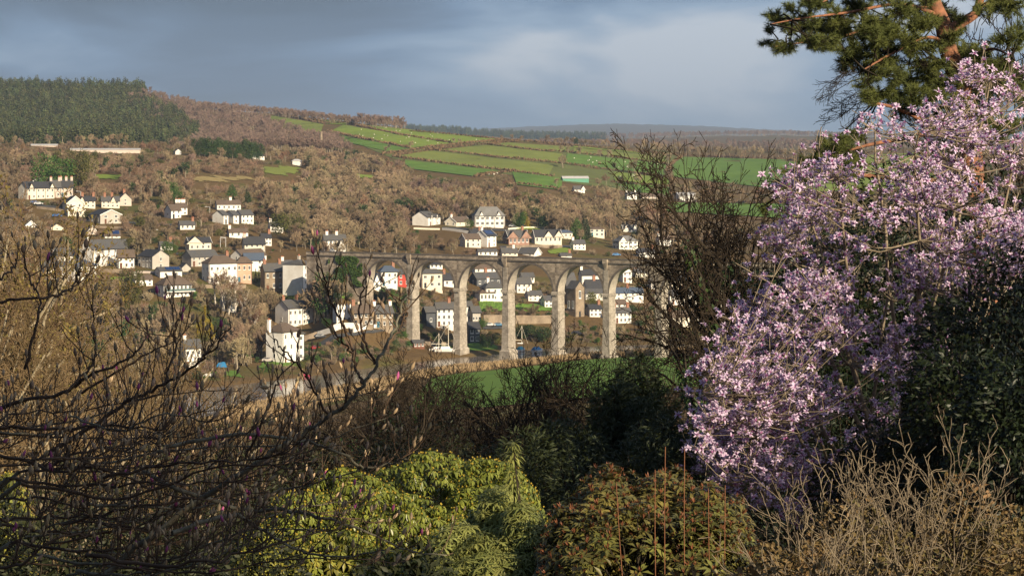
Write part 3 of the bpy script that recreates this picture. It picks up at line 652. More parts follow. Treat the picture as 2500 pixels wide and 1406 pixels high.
# ---- left shoulder
H('big white three-storey house with rows of small windows and slate roof', 226, 655, 609, 588, 63, 37, 34, wall='white', rcol='slate', win=(5, 3), gwin=(1, 1), chim=(0.02,), chimc='white', wsize=(1.0, 1.3))
H('slate-roofed wing with dark red windows behind the big white house', 262, 615, 606, 586, 46, 8, 20, wall='cream', rcol='slate', win=(3, 1), door=None)
H('low white wing under brown roof at the end of the big white house', 289, 656, 628, 611, 38, 3, 18, wall='white', rcol='brown', win=(3, 2))
H('long low white bungalow with brown slate roof left of the big white house', 138, 648, 626, 608, 88, 26, 24, wall='white', rcol='slate', win=(5, 1), gwin=(1, 1), barge=True)
H('white house with blue hipped roof below the long low bungalow', 182, 690, 652, 638, 40, 40, 40, 'h', 'white', 'blue', (2, 2), (2, 2))
H('low white flat-fronted house below the bungalow, half hidden by twigs', 112, 682, 656, 640, 66, 18, 20, 'g', 'cream', 'slate', (4, 1), (1, 1))
H('grey semi-detached house with plain lit gable and single dark window', 372, 658, 627, 612, 42, 36, -46, wall='grey', rcol='dark', win=(4, 2), gwin=(1, 2), barge=False)
H('cream house with front gable and blue porch above the grey house', 462, 614, 593, 581, 51, 14, 20, wall='cream', rcol='dark', win=(4, 1), door=None, gablets=((0.25, 7.5, 2.6),), barge=True)
H('grey house with white windows and long slate roof under the cream house', 467, 652, 629, 613, 60, 27, 30, wall='grey', rcol='slate', win=(5, 2), gwin=(0, 0))
H('tiny grey shed with dark roof below the grey slate house', 444, 664, 654, 644, 20, 6, 30, 'x', 'grey', 'dark', (0, 0), cat='shed', name='shed')
H('white bungalow with blue solar panels across its roof', 391, 680, 664, 655, 50, 19, 34, wall='white', rcol='slate', win=(2, 1), gwin=(1, 1), solar=(0.3, 0.97, 6), door=None)
bung = H('white bungalow with brown hipped roof, glazed balcony and long windows', 400, 728, 697, 675, 62, 26, 24, 'h', 'white', 'brown', (7, 2), (1, 1), wsize=(1.5, 2.1), door=None)
H('large white house with steep brown hipped roof behind tall birches', 510, 692, 644, 626, 66, 22, 26, 'h', 'white', 'brown', (5, 2), (2, 2), chim=(0.75,))
H('salmon pink house with brown hipped roof joined to the white hipped house', 578, 690, 643, 628, 36, 4, 18, 'h', 'salmon', 'brown', (3, 2), wsize=(0.9, 1.6))
H('white house with pale blue-grey roof above the stone house', 598, 662, 635, 620, 46, 10, 22, wall='white', rcol='blue', win=(2, 2), door=None)
H('long brown-roofed house with cream gable behind the blue-grey roof', 592, 640, 626, 611, 52, 32, 34, wall='white', rcol='brown', win=(3, 1), gwin=(1, 1), door=None)
H('cream stone house with dark roof and tall stone chimney among trees', 596, 622, 596, 580, 50, 8, 18, wall='cream', rcol='dark', win=(4, 2), chim=(0.04,), chimc='pinkgrey')
H('grey stone house with white windows, two thin dark cypresses at its gable', 646, 712, 663, 646, 44, 13, 18, wall='stone', rcol='slate', win=(3, 2), chim=(0.1, 0.9), wsize=(1.0, 1.7))
H('tall blank-sided white building with low dark roof and small balcony', 738, 718, 647, 636, 27, 50, 52, 'h', 'white', 'slate', (2, 4), (0, 0), chim=(0.5,), chimc='grey', door=None)
H('white wing stepping down beside the tall white building', 764, 722, 668, 655, 25, 3, 18, 'g', 'white', 'slate', (1, 3), door=None, D=8)
H('low white flat-roofed extension at the foot of the tall white building', 768, 722, 700, 697, 42, 4, 18, 'f', 'white', 'slate', (2, 1), door=None, D=6)
H('dark slate-hung house with white ground floor beside the ivied viaduct end', 818, 700, 673, 658, 44, 26, 28, 'g', 'slatewall', 'brown', (3, 2), (0, 0), low=('white', 0.5), wsize=(1.5, 1.2), door=None)
# ---- waterside terrace
H('long white terrace with slate roof and red chimneys above the quay road', 704, 800, 753, 735, 93, 36, 43, D=7.8, wall='white', rcol='slate', win=(9, 2), gwin=(1, 1), chim=(0.03, 0.36, 0.66, 0.97), door=4, wsize=(0.95, 1.5))
H('white building topped with a row of pointed zigzag gables', 822, 792, 752, 744, 36, 6, 24, 'z', 'white', 'slate', (3, 2), door=None)
H('stone cottage with brown roof beside the zigzag white building', 862, 800, 766, 748, 50, 6, 16, wall='stone', rcol='brown', win=(4, 2), chim=(0.05,))
H('stone cottage with blue door and white chimneys near the viaduct pier', 916, 800, 764, 747, 44, 14, 24, wall='stone', rcol='slate', win=(3, 2), chim=(0.03, 0.95), chimc='white', gwin=(0, 0))
H('white riverside house with brown hipped roof and stout white chimney', 690, 888, 812, 792, 37, 43, 46, 'h', 'white', 'brown', (3, 3), (1, 2), chim=(-0.3,), chimc='white', wsize=(1.0, 1.7))
H('low lean-to with brown hipped roof at the side of the riverside house', 688, 886, 846, 832, 4, 44, 46, 'h', 'white', 'brown', (0, 0), (3, 1), D=7)
H('narrow white bay wing on the road side of the riverside house', 728, 882, 816, 810, 14, 3, 30, 'h', 'white', 'slate', (1, 3), D=5, door=None)
H('white gabled cottage with slate roof behind bare branches by the river', 452, 900, 850, 832, 38, 17, 30, 'g', 'white', 'slate', (3, 2), (1, 2), chim=(0.02,), chimc='white', dmin=700)
# ---- seen through the arches
H('white gable end beside the blue-roofed house, framed by the first arch', 912, 706, 690, 668, 17, 3, 24, 'x', 'white', 'blue', (1, 1), D=7, door=None)
H('white house with bright blue slate roof framed by the first arch', 930, 699, 664, 650, 41, 9, 20, 'h', 'white', 'blue', (3, 2), (1, 2), chim=(0.8,))
H('dark red house beside the blue-roofed house under the first arch', 971, 699, 669, 658, 30, 2, 18, 'g', 'red', 'slate', (2, 2), door=None, D=7)
H('cream house with balcony and brown roof framed by the second arch', 1030, 704, 668, 658, 50, 5, 18, 'h', 'cream', 'slate', (3, 2), wsize=(1.3, 1.3))
H('white cottage with black roof and chimney beside the cream balcony house', 1084, 700, 684, 669, 30, 3, 18, 'g', 'white', 'dark', (2, 1), chim=(0.1,))
H('tall white house with slate roof and red chimney behind the second pier', 1066, 800, 755, 741, 48, 8, 20, 'g', 'white', 'slate', (4, 3), (1, 2), chim=(0.7,), wsize=(0.95, 1.6))
H('small dark-walled cottage with white porch beside the tall white house', 1040, 796, 762, 750, 24, 5, 24, 'g', 'slatewall', 'slate', (1, 1), door=None)
H('white cottage end showing between two viaduct piers', 1138, 786, 748, 738, 16, 3, 18, 'g', 'white', 'slate', (1, 2), door=None)
H('grey stone house with three windows in a row under the third arch', 1153, 790, 762, 749, 21, 6, 22, 'g', 'grey', 'slate', (3, 1), door=None)
H('dark slate-hung quay warehouse with white bay at the foot of the pier', 1146, 838, 802, 788, 26, 4, 20, 'g', 'slatewall', 'dark', (2, 2), door=None, wsize=(1.6, 1.7))
H('white villa with hipped slate roof and white chimney above the lawn', 1186, 737, 704, 689, 46, 14, 24, 'h', 'white', 'slate', (3, 2), (1, 1), chim=(0.25,), chimc='white')
H('low glazed garden room with hipped brown roof on the white villa', 1172, 738, 718, 707, 36, 6, 24, 'h', 'white', 'brown', (4, 1), wsize=(1.9, 1.9), D=5, door=None)
H('dark slate house with slate-hung gable behind the white villa', 1164, 700, 682, 668, 60, 18, 24, 'g', 'slatewall', 'slate', (4, 1), (1, 1), chim=(0.5,))
H('white house behind the bare tree framed by the fourth arch', 1262, 716, 694, 680, 36, 4, 20, 'g', 'white', 'slate', (3, 2), door=None)
H('white house higher up behind the bare tree in the fourth arch', 1275, 690, 678, 668, 30, 3, 18, 'g', 'white', 'slate', (3, 1), door=None)
H('stone chapel with steep gable and tall buttress framed by the fifth arch', 1404, 775, 705, 688, 24, 20, 40, 'x', 'stone', 'slate', (1, 2), (2, 1), cat='chapel', name='chapel', wsize=(1.2, 3.0))
H('stone chapel hall with slate roof behind the steep gable', 1384, 745, 700, 668, 26, 18, 34, 'g', 'stone', 'slate', (3, 1), cat='chapel', name='chapel', wsize=(1.0, 2.4), door=None)
H('white house with dark roof and white chimney high in the fifth arch', 1420, 703, 672, 660, 50, 6, 18, 'g', 'white', 'dark', (4, 1), chim=(0.05,), chimc='white')
H('white cottage with long black roof beside the chapel gable', 1432, 718, 703, 684, 44, 4, 18, 'g', 'white', 'dark', (3, 1), chim=(0.5,), door=None)
H('low white cottage with grey roof below the black roof', 1430, 732, 717, 708, 46, 4, 18, 'g', 'white', 'slate', (3, 1), door=None)
for i, (lb, *p) in enumerate([
 ('white house with brown roof framed by the sixth arch', 1520, 690, 664, 654, 24, 8, 22, 'x', 'white', 'brown'), ('cream cottage with slate roof high in the sixth arch', 1552, 678, 666, 656, 30, 4, 18, 'g', 'cream', 'slate'),
 ('long white house with blue roof behind bare twigs under the sixth arch', 1502, 735, 716, 704, 70, 8, 18, 'g', 'white', 'blue'), ('white quay house with three windows behind the bare tree', 1502, 790, 764, 752, 40, 8, 24, 'g', 'white', 'slate'),
 ('cream house with black roof beyond the seventh pier', 1640, 705, 684, 670, 44, 10, 24, 'g', 'cream', 'dark'), ('white gabled house beyond the seventh pier', 1648, 672, 662, 650, 22, 6, 24, 'x', 'white', 'slate'),
 ('white terrace behind bare branches beyond the seventh pier', 1636, 745, 722, 710, 66, 8, 20, 'g', 'white', 'slate'), ('cream terrace with brown roof on the quay beyond the seventh pier', 1630, 800, 776, 762, 90, 8, 20, 'g', 'cream', 'brown'),
 ('white house with slate roof behind the ivied oak', 1705, 700, 676, 662, 40, 8, 22, 'g', 'white', 'slate')]):
    H(lb, *p, win=(4, 2) if p[4] > 35 else (2, 2), chim=(0.1, 0.9) if i % 2 else (0.5,))
# ---- upper right slope
H('white house with long cream gable and twin dormers on the wooded slope', 1043, 553, 531, 518, 31, 37, 48, 'g', 'white', 'slate', (2, 2), (0, 0), gablets=((0.3, 2.2, 1.6), (0.7, 2.2, 1.6)))
H('cream bungalow with white-edged gable beside the three-storey house', 1114, 554, 543, 531, 36, 28, 40, 'g', 'cream', 'brown', (2, 1), (2, 1), barge=True, door=None, chim=(0.02,), chimc='white')
H('large white three-storey house with grey mansard roof, dormers and grey garage', 1160, 554, 528, 506, 72, 8, 14, 'h', 'white', 'grey', (6, 2), (1, 2), wsize=(2.2, 1.9), door=None, gablets=((0.22, 3, 2.4), (0.8, 3, 2.4)))
H('tall white house with blue panelled roof below the big house', 1188, 604, 576, 563, 24, 28, 46, 'g', 'white', 'dark', (2, 3), (1, 1), solar=(0.15, 0.85, 3), chim=(0.05,), chimc='white', barge=True)
H('cream cottage with brown roof beside the tall white panelled house', 1136, 604, 584, 572, 38, 14, 28, 'g', 'cream', 'brown', (3, 2), (1, 1), barge=True)
H('pink brick schoolhouse with white-edged gables and slate roof', 1242, 598, 580, 563, 50, 14, 22, 'g', 'brick', 'slate', (5, 1), (1, 1), wsize=(1.2, 2.0), barge=True, chim=(0.8,), gablets=((0.2, 6.5, 3.0), (0.85, 6.0, 3.2)), door=None)
H('cream school hall with dark roof and pointed gables beside the brick school', 1306, 596, 578, 562, 66, 8, 20, 'g', 'cream', 'dark', (6, 1), (1, 1), wsize=(1.1, 2.0), barge=True, gablets=((0.5, 5, 2.6), (0.88, 5, 2.8)), door=None)
H('cream bungalow with blue panelled roof right of the school', 1366, 582, 570, 563, 32, 6, 22, 'h', 'cream', 'blue', (3, 1), door=None)
H('cream house with brown porch beside two dark firs', 1440, 578, 560, 555, 36, 4, 16, 'h', 'cream', 'brown', (3, 2), wsize=(1.5, 1.2))
H('little white house with twin gables among the trees', 1522, 566, 560, 550, 33, 3, 16, 'g', 'white', 'slate', (3, 1), (0, 0), gablets=((0.2, 3, 2.4), (0.85, 3, 2.4)), door=None, barge=True)
H('white house with glazed gable and grey roof over brown scrub', 1512, 609, 590, 577, 46, 15, 28, 'h', 'white', 'grey', (4, 2), (2, 2), wsize=(1.8, 1.6), gablets=((0.2, 5, 2.4),), door=None)
H('low white garage block just above the viaduct parapet', 1168, 626, 615, 609, 46, 4, 16, 'g', 'white', 'slate', (4, 1), door=None, chim=())
H('low grey-roofed bungalow just above the viaduct parapet', 1226, 626, 618, 607, 38, 4, 16, 'g', 'cream', 'slate', (3, 1), door=None, chim=(0.8,), chimc='white')
H('bungalow with white gable edge and grey roof above the parapet', 1304, 627, 620, 607, 40, 4, -22, 'g', 'white', 'slate', (2, 1), (1, 1), door=None, barge=True, D=9)
H('grey-roofed house with red chimney just showing over the parapet', 1370, 628, 625, 619, 26, 3, 16, 'g', 'white', 'slate', (1, 1), door=None, chim=(0.9,))
H('tall pale house with two chimneys half hidden by bare trees', 792, 616, 586, 574, 52, 6, 16, 'g', 'white', 'slate', (5, 2), chim=(0.15, 0.6), chimc='white', hide=False)
# ---- middle slope and beyond
H('white house with dark slate roof, lowest step of the hillside trio', 546, 548, 526, 514, 10, 30, 44, 'g', 'white', 'slate', (1, 2), (0, 0))
H('white house with dark slate roof, middle step of the hillside trio', 570, 546, 526, 515, 12, 25, 44, 'g', 'white', 'slate', (1, 2), (0, 0), door=None)
H('white house with wide slate roof, widest of the hillside trio', 590, 546, 526, 514, 27, 22, 36, 'g', 'white', 'slate', (3, 2), (0, 0), door=None)
H('long low white house with brown roof and porch behind the trio', 530, 514, 500, 490, 56, 8, 18, 'g', 'white', 'brown', (5, 1), chim=(0.6,), chimc='white')
H('white bungalow with dark roof at the end of the dark evergreen row', 617, 388, 382, 373, 28, 4, 14, 'h', 'white', 'dark', (3, 1), door=None, dmin=1200)
H('distant white cottage with gabled ends below the green fields', 1402, 470, 463, 455, 26, 4, 16, 'g', 'white', 'slate', (2, 1), door=None, gablets=((0.85, 4, 2.6),), dmin=1300)
H('distant white farmhouse with two chimneys below the green fields', 1531, 487, 475, 470, 24, 5, 18, 'g', 'white', 'slate', (3, 2), chim=(0.03, 0.97), chimc='white', dmin=1300)
H('long red-roofed farm range beside the distant white farmhouse', 1566, 486, 480, 473, 54, 4, 14, 'g', 'pinkgrey', 'brown', (4, 1), door=None, cat='farm building', name='farm_building', dmin=1300)
H('pale open-sided barn with curved-up sheet roof beyond the farm range', 1658, 490, 478, 471, 44, 10, 18, 'g', 'tin', 'tin', (0, 0), cat='barn', name='barn', dmin=1300)
H('green sheet-clad sheds in a row below the striped fields', 1374, 442, 436, 431, 64, 4, 14, 'g', 'green', 'tin', (0, 0), cat='shed', name='shed', dmin=1500)
H('tiny farmhouse with pale wall on the wooded ridge', 552, 266, 262, 257, 22, 3, 14, 'g', 'cream', 'brown', (3, 1), cat='farmhouse', name='farmhouse', door=None, dmin=2200)
H('long pale glasshouse roof lying along the brow of the hill', 172, 368, 366, 363, 165, 6, 14, 'g', 'pinkgrey', 'tin', (0, 0), cat='glasshouse', name='glasshouse', dmin=1200)
H('short pale glasshouse at the left of the brow under the forest', 76, 357, 355.5, 352.5, 62, 4, 14, 'g', 'pinkgrey', 'tin', (0, 0), cat='glasshouse', name='glasshouse', dmin=1200)
H('pale gable-ended barn at the end of the long glasshouse', 428, 378, 370, 364, 14, 3, 24, 'x', 'tin', 'slate', (0, 0), cat='barn', name='barn', dmin=1200)
H('small round-roofed white store at the foot of the far wood', 714, 402, 394, 389, 22, 4, 16, 'h', 'tin', 'tin', (0, 0), cat='shed', name='shed', dmin=1200)
H('red timber boat shed on the river bank beside the piers', 1010, 850, 838, 832, 26, 4, 20, 'g', 'timber', 'slate', (3, 1), cat='boat shed', name='boat_shed', door=None, dmin=820)
for i, (lb, *p) in enumerate([
 ('small white cottage with slate roof behind the birches', 545, 760, 738, 727, 30, 10, 26), ('white cottage half hidden behind the stone house', 690, 664, 648, 638, 26, 8, 24), ('narrow white house above the salmon house', 640, 600, 582, 572, 22, 8, 24),
 ('low white house below the solar-panelled bungalow', 330, 700, 684, 674, 40, 12, 26), ('white cottage behind the grey gabled house', 392, 612, 600, 591, 28, 8, 22), ('white house with slate roof left of the cream balcony house', 1000, 668, 652, 642, 24, 6, 20), ('white cottage high in the second arch', 1050, 656, 646, 638, 30, 5, 18),
 ('white row with slate roof high in the third arch', 1160, 668, 656, 647, 50, 6, 18), ('white cottage low in the fourth arch beside the pier', 1330, 752, 734, 724, 30, 8, 24), ('white house behind the lawn wall in the fourth arch', 1290, 736, 722, 712, 34, 6, 20), ('grey-roofed white cottage beside the chapel foot', 1440, 775, 756, 746, 30, 8, 24),
 ('white quay cottage beside the fifth pier', 1495, 762, 744, 734, 36, 8, 22), ('white cottage in the upper sixth arch', 1590, 706, 690, 680, 32, 6, 20), ('white house on the slope right of the school', 1400, 610, 596, 587, 30, 8, 22), ('small white bungalow above the right end of the viaduct', 1560, 628, 616, 608, 40, 6, 18), ('white cottage among trees below the twin-gabled house', 1610, 600, 586, 577, 30, 8, 22),
 ('white bungalow below the stepped white pair', 440, 562, 550, 541, 34, 8, 22), ('white cottage above the cream stone house', 660, 566, 552, 543, 30, 8, 22), ('white house with slate roof left of the cream school hall', 1150, 585, 572, 563, 26, 6, 20), ('low white row beneath the white trio', 560, 580, 568, 559, 44, 8, 20)]):
    H(lb, *p, 'g', 'white', ('slate', 'slate', 'dark', 'brown')[i % 4], win=(3, 2) if p[1] - p[2] > 13 else (3, 1), gwin=(1, 1), chim=(0.05,) if i % 2 else (0.95,), chimc=(None, 'white')[i % 2], door=None if p[1] - p[2] < 14 else 1)
# balcony of the bungalow
e, L, D_, He, Hr = bung
mb = MB(); mb.box(-L / 2 - 0.4, L / 2 + 0.8, -D_ / 2 - 1.8, -D_ / 2 - 0.06, He * 0.46, He * 0.46 + 0.3); bal = ob('balcony', mb.me('balcony', WALL['white']), e)
mb = MB(); mb.box(-L / 2 - 0.35, L / 2 + 0.75, -D_ / 2 - 1.76, -D_ / 2 - 1.72, He * 0.46 + 0.302, He * 0.46 + 1.2); ob('glass_rail', mb.me('glass_rail', mat('balcony_glass', (0.12, 0.17, 0.17), (0.10, 0.15, 0.15), 1, 0.1)), bal)

# ---- garden and quay walls
def gwall(label, p0, p1, hpx, wall='stone', th=0.45, dmin=760.0, name='garden_wall'):
    x0, y0, z0 = hit(*p0, dmin); x1, y1, z1 = hit(*p1, dmin)
    n = 8; mb = MB(); hh = hpx * (y0 + y1) / 2 / F; dx, dy = x1 - x0, y1 - y0; ln = math.hypot(dx, dy); nx, ny = -dy / ln * th / 2, dx / ln * th / 2
    rows = []
    for i in range(n + 1):
        x, y = x0 + dx * i / n, y0 + dy * i / n; z = float(terr(x, y)); rows.append((x, y, z))
    zt = [max(r[2] for r in rows[max(0, i - 1):i + 2]) + hh for i in range(n + 1)]
    v = []
    for (x, y, z), zz in zip(rows, zt): v += [(x - nx, y - ny, z - 1.5), (x + nx, y + ny, z - 1.5), (x + nx, y + ny, zz), (x - nx, y - ny, zz)]
    f = []
    for i in range(n):
        a, b2 = 4 * i, 4 * i + 4
        f += [(a, b2, b2 + 3, a + 3), (a + 1, a + 2, b2 + 2, b2 + 1), (a + 3, b2 + 3, b2 + 2, a + 2)]
    f += [(0, 3, 2, 1), (4 * n, 4 * n + 1, 4 * n + 2, 4 * n + 3)]
    ob(name, mesh(name, v, f, [WALL[wall]]), label=label, category='wall')
    RECTS.append((min(p0[0], p1[0]), max(p0[0], p1[0]), min(p0[1], p1[1]) - hpx, max(p0[1], p1[1]), min(y0, y1)))
gwall('white garden wall along the quay road below the long white terrace', (776, 822), (812, 812), 11, 'white')
gwall('rubble stone wall along the quay road beside the riverside house', (740, 834), (774, 823), 12)
gwall('white yard wall in front of the zigzag gabled building', (814, 812), (880, 806), 13, 'white')
gwall('stone retaining wall under the lawn between two viaduct piers', (1180, 796), (1232, 796), 26)
gwall('pale stone retaining wall along the lawn in the fourth arch', (1258, 790), (1368, 790), 20)
gwall('stone garden wall below the big white three-storey house', (222, 664), (300, 668), 9)
gwall('white terrace wall on the slope below the white house with dormers', (1080, 562), (1150, 572), 5, 'white')
gwall('long pale wall between the school and the big house', (1240, 562), (1330, 560), 4, 'cream')
gwall('cream retaining wall on the bank below the viaduct end', (874, 744), (926, 740), 7, 'cream')
gwall('rubble wall along the lane below the cream terrace', (90, 510), (160, 520), 5)
gwall('stone garden wall below the grey modern house', (215, 556), (300, 560), 5)
gwall('pale wall beside the lane under the grey gabled house', (330, 668), (440, 672), 5, 'pinkgrey')
gwall('rubble wall below the hipped white and salmon houses', (500, 704), (600, 704), 8)
gwall('white terrace wall under the tall blank-sided building', (770, 734), (830, 726), 7, 'white')
gwall('stone wall below the school playground', (1236, 608), (1372, 606), 6)
gwall('pale garden wall under the white house with dormers', (1010, 560), (1074, 562), 4, 'cream')
gwall('white quay wall in front of the stone cottages', (862, 812), (958, 808), 8, 'white')
gwall('stone quay wall behind the laid-up boats', (1020, 842), (1110, 846), 8)

# ============================================================ plants: builders
def unit(v): return v / np.maximum(np.linalg.norm(v, axis=-1, keepdims=True), 1e-9)
def grow(seed, p, d, L, r, spec, trunk_up=0.0):
    """levels of branches; spec rows: n children, t0, angle deg, length ratio, steps, wobble, up pull, radius ratio. Returns per level (p0,p1,r0,r1), tips, tip dirs"""
    g = np.random.default_rng(seed)
    p = np.atleast_2d(np.asarray(p, float)); d = unit(np.atleast_2d(np.asarray(d, float))); L = np.atleast_1d(np.asarray(L, float)); r = np.atleast_1d(np.asarray(r, float))
    levels = []; tips = None
    for li, (n, t0, ang, ratio, m, wob, up, rr) in enumerate(spec):
        if li > 0:
            k = P.shape[0]; mm = P.shape[1] - 1
            t = t0 + (1 - t0) * ((np.arange(n)[None] + g.random((k, n))) / n)
            f = t * mm; i = np.minimum(f.astype(int), mm - 1); fr = (f - i)[..., None]; rows = np.arange(k)[:, None]
            pp = P[rows, i] * (1 - fr) + P[rows, i + 1] * fr; dd = unit(P[rows, i + 1] - P[rows, i])
            rad = RR[rows, i] * (1 - fr[..., 0]) + RR[rows, i + 1] * fr[..., 0]
            per = np.cross(dd, g.normal(size=dd.shape)); per = unit(per)
            a = np.radians(ang * (0.7 + 0.6 * g.random((k, n))))[..., None]
            d = unit(dd * np.cos(a) + per * np.sin(a)).reshape(-1, 3)
            L = (L[:, None] * ratio * (1.1 - 0.55 * t) * (0.7 + 0.6 * g.random((k, n)))).ravel()
            r = np.minimum(rad * 0.85, rad * rr + 0.002).ravel(); p = pp.reshape(-1, 3)
        K = len(p); P = np.empty((K, m + 1, 3)); P[:, 0] = p; dcur = d.copy()
        for s_ in range(m):
            dcur = unit(dcur + g.normal(size=dcur.shape) * wob + np.array([0, 0, up]))
            P[:, s_ + 1] = P[:, s_] + dcur * (L / m)[:, None]
        tp = np.linspace(1, 0.35, m + 1)[None]; RR = r[:, None] * tp
        levels.append((P[:, :-1].reshape(-1, 3), P[:, 1:].reshape(-1, 3), RR[:, :-1].ravel(), RR[:, 1:].ravel()))
        tips = (P[:, -1], dcur)
    return levels, tips
def seg_cat(ls): return [np.concatenate([l[i] for l in ls]) for i in range(4)]
TW = {
 'brown': mat('twig_brown', (0.27, 0.2, 0.128), (0.175, 0.128, 0.08), 0.4, 1.0, 0.4, spec=0.1, huevar=0.02),
 'tan': mat('twig_tan', (0.36, 0.275, 0.17), (0.25, 0.19, 0.115), 0.4, 1.0, 0.35, spec=0.1, huevar=0.015),
 'red': mat('twig_red', (0.26, 0.155, 0.095), (0.18, 0.105, 0.065), 0.4, 1.0, 0.35, spec=0.1, huevar=0.015),
 'far': mat('twig_far', (0.27, 0.19, 0.15), (0.20, 0.14, 0.11), 0.3, 1.0, 0.25, spec=0.1, huevar=0.012),
 'olive': mat('twig_olive', (0.21, 0.19, 0.08), (0.14, 0.13, 0.05), 0.5, 1.0, 0.3, spec=0.1, huevar=0.02),
}
BARK = mat('bark_grey', (0.33, 0.28, 0.21), (0.17, 0.135, 0.095), 1.5, 1.0, 0.15, spec=0.1)
BIRCH = mat('bark_birch', (0.62, 0.56, 0.48), (0.42, 0.37, 0.31), 2.5, 0.9, 0.1)
EV = {
 'dark': mat('leaf_dark', (0.05, 0.085, 0.022), (0.03, 0.055, 0.016), 0.6, 0.7, 0.3, 0.15, huevar=0.015), 'green': mat('leaf_green', (0.065, 0.125, 0.022), (0.045, 0.085, 0.016), 0.6, 0.7, 0.25, 0.15, huevar=0.015),
 'olive': mat('leaf_olive', (0.115, 0.115, 0.025), (0.075, 0.078, 0.018), 0.6, 0.8, 0.25, 0.15, huevar=0.015), 'gold': mat('leaf_gold', (0.36, 0.26, 0.025), (0.22, 0.17, 0.02), 0.6, 0.7, 0.15, 0.15),
 'forest': mat('leaf_forest', (0.085, 0.095, 0.03), (0.045, 0.055, 0.02), 0.2, 0.8, 0.45, 0.1, huevar=0.03),
}
def bare_mesh(name, seed, Hh, tw, bark=BARK, wide=1.0, twr=0.055, trunk=0.26, dens=1.0, stems=1):
    """a leafless tree Hh metres tall: trunk, limbs, branches and a haze of twigs"""
    g = np.random.default_rng(seed)
    ls = []
    if stems == 1:
        lv, _ = grow(seed, [0, 0, -0.6], [0, 0, 1], Hh * 0.62, Hh * 0.028, [(1, 0, 0, 1, 5, 0.06, 0.1, 1), (int(11 * dens), trunk / 0.62, 52 * wide, 0.64, 4, 0.13, 0.12, 0.5), (7, 0.25, 44, 0.52, 3, 0.15, 0.07, 0.5), (int(12 * dens), 0.1, 45, 0.5, 2, 0.18, 0.05, 0.4)])
    else:
        a = g.random(stems) * 6.28; sp = np.sqrt(g.random(stems))
        d0 = np.stack([np.cos(a) * sp * wide, np.sin(a) * sp * wide, np.full(stems, 1.1)], 1)
        p0 = np.stack([np.cos(a) * sp * Hh * 0.12, np.sin(a) * sp * Hh * 0.12, np.full(stems, -0.4)], 1)
        lv, _ = grow(seed, p0, d0, np.full(stems, Hh * 0.8) * (0.7 + 0.4 * g.random(stems)), np.full(stems, Hh * 0.011), [(1, 0, 0, 1, 4, 0.1, 0.08, 1), (int(6 * dens), 0.2, 40, 0.5, 3, 0.13, 0.1, 0.5), (int(6 * dens), 0.2, 40, 0.5, 2, 0.13, 0.08, 0.4)])
    sk = seg_cat(lv[:2]); fine = seg_cat(lv[2:])
    fine[2] = np.maximum(fine[2], twr); fine[3] = np.maximum(fine[3], twr * 0.6)
    sk[2] = np.maximum(sk[2], twr); sk[3] = np.maximum(sk[3], twr)
    v, q, i = cat(tubes(*sk, 4), tubes(*fine, 3))
    return qmesh(name, v, q, [bark, tw], False, i)
def ever_mesh(name, seed, Hh, Rr, lf, shape='cone', n=1500, ls=0.55, lobes=9):
    """an evergreen: leaf sprays through the crown's volume round a stem"""
    g = np.random.default_rng(seed)
    if shape == 'cone':
        z = Hh * (0.06 + 0.94 * (1 - np.sqrt(g.random(n)))); prof = Rr * (1 - z / Hh) ** 0.8 + 0.1
        whorl = 1 + 0.22 * np.sin(z / Hh * 60 + g.random() * 6)
        a = g.random(n) * 6.283; rad = prof * whorl * (0.45 + 0.55 * np.sqrt(g.random(n))) * (1 + 0.25 * np.sin(a * 5 + z))
        P = np.stack([np.cos(a) * rad, np.sin(a) * rad, z], 1); out = np.stack([np.cos(a), np.sin(a), np.full(n, -0.15)], 1)
    elif shape == 'column':
        z = Hh * (0.02 + 0.98 * g.random(n)); prof = Rr * np.clip(np.sin(np.clip(z / Hh * 1.15 + 0.22, 0, 1) * math.pi) ** 0.6, 0.05, 1)
        a = g.random(n) * 6.283; rad = prof * (0.6 + 0.4 * np.sqrt(g.random(n))) * (1 + 0.12 * np.sin(a * 4 + z * 2))
        P = np.stack([np.cos(a) * rad, np.sin(a) * rad, z], 1); out = np.stack([np.cos(a) * 0.4, np.sin(a) * 0.4, np.full(n, 1.0)], 1)
    else:
        c = np.stack([g.normal(size=lobes) * Rr * 0.45, g.normal(size=lobes) * Rr * 0.45, Hh * (0.3 + 0.5 * g.random(lobes))], 1); c[:, :2] = np.clip(c[:, :2], -Rr * 0.7, Rr * 0.7)
        rr = np.minimum(Rr * (0.38 + 0.25 * g.random(lobes)), Hh - c[:, 2]); w = g.integers(0, lobes, n)
        o = rdir(n, g); P = c[w] + o * (rr[w] * (0.6 + 0.4 * g.random(n)))[:, None]; P[:, 2] = np.maximum(P[:, 2], 0.05 * Hh); out = o
    d = unit(out + g.normal(size=(n, 3)) * 0.5); nn = unit(out + np.array([0, 0, 0.6]) + g.normal(size=(n, 3)) * 0.5)
    lv = leaves(P, d, nn, ls * (0.6 + 0.8 * g.random(n)), ls * 0.55 * (0.6 + 0.8 * g.random(n)), 0.1, 0.15)
    st = tubes([[0, 0, -0.6]], [[0, 0, Hh * 0.9]], [Hh * 0.018], [0.03], 5)
    v, q, i = cat(st, lv)
    return qmesh(name, v, q, [BARK, lf], False, i)
def unlinked(name, me): return bpy.data.objects.new(name, me)
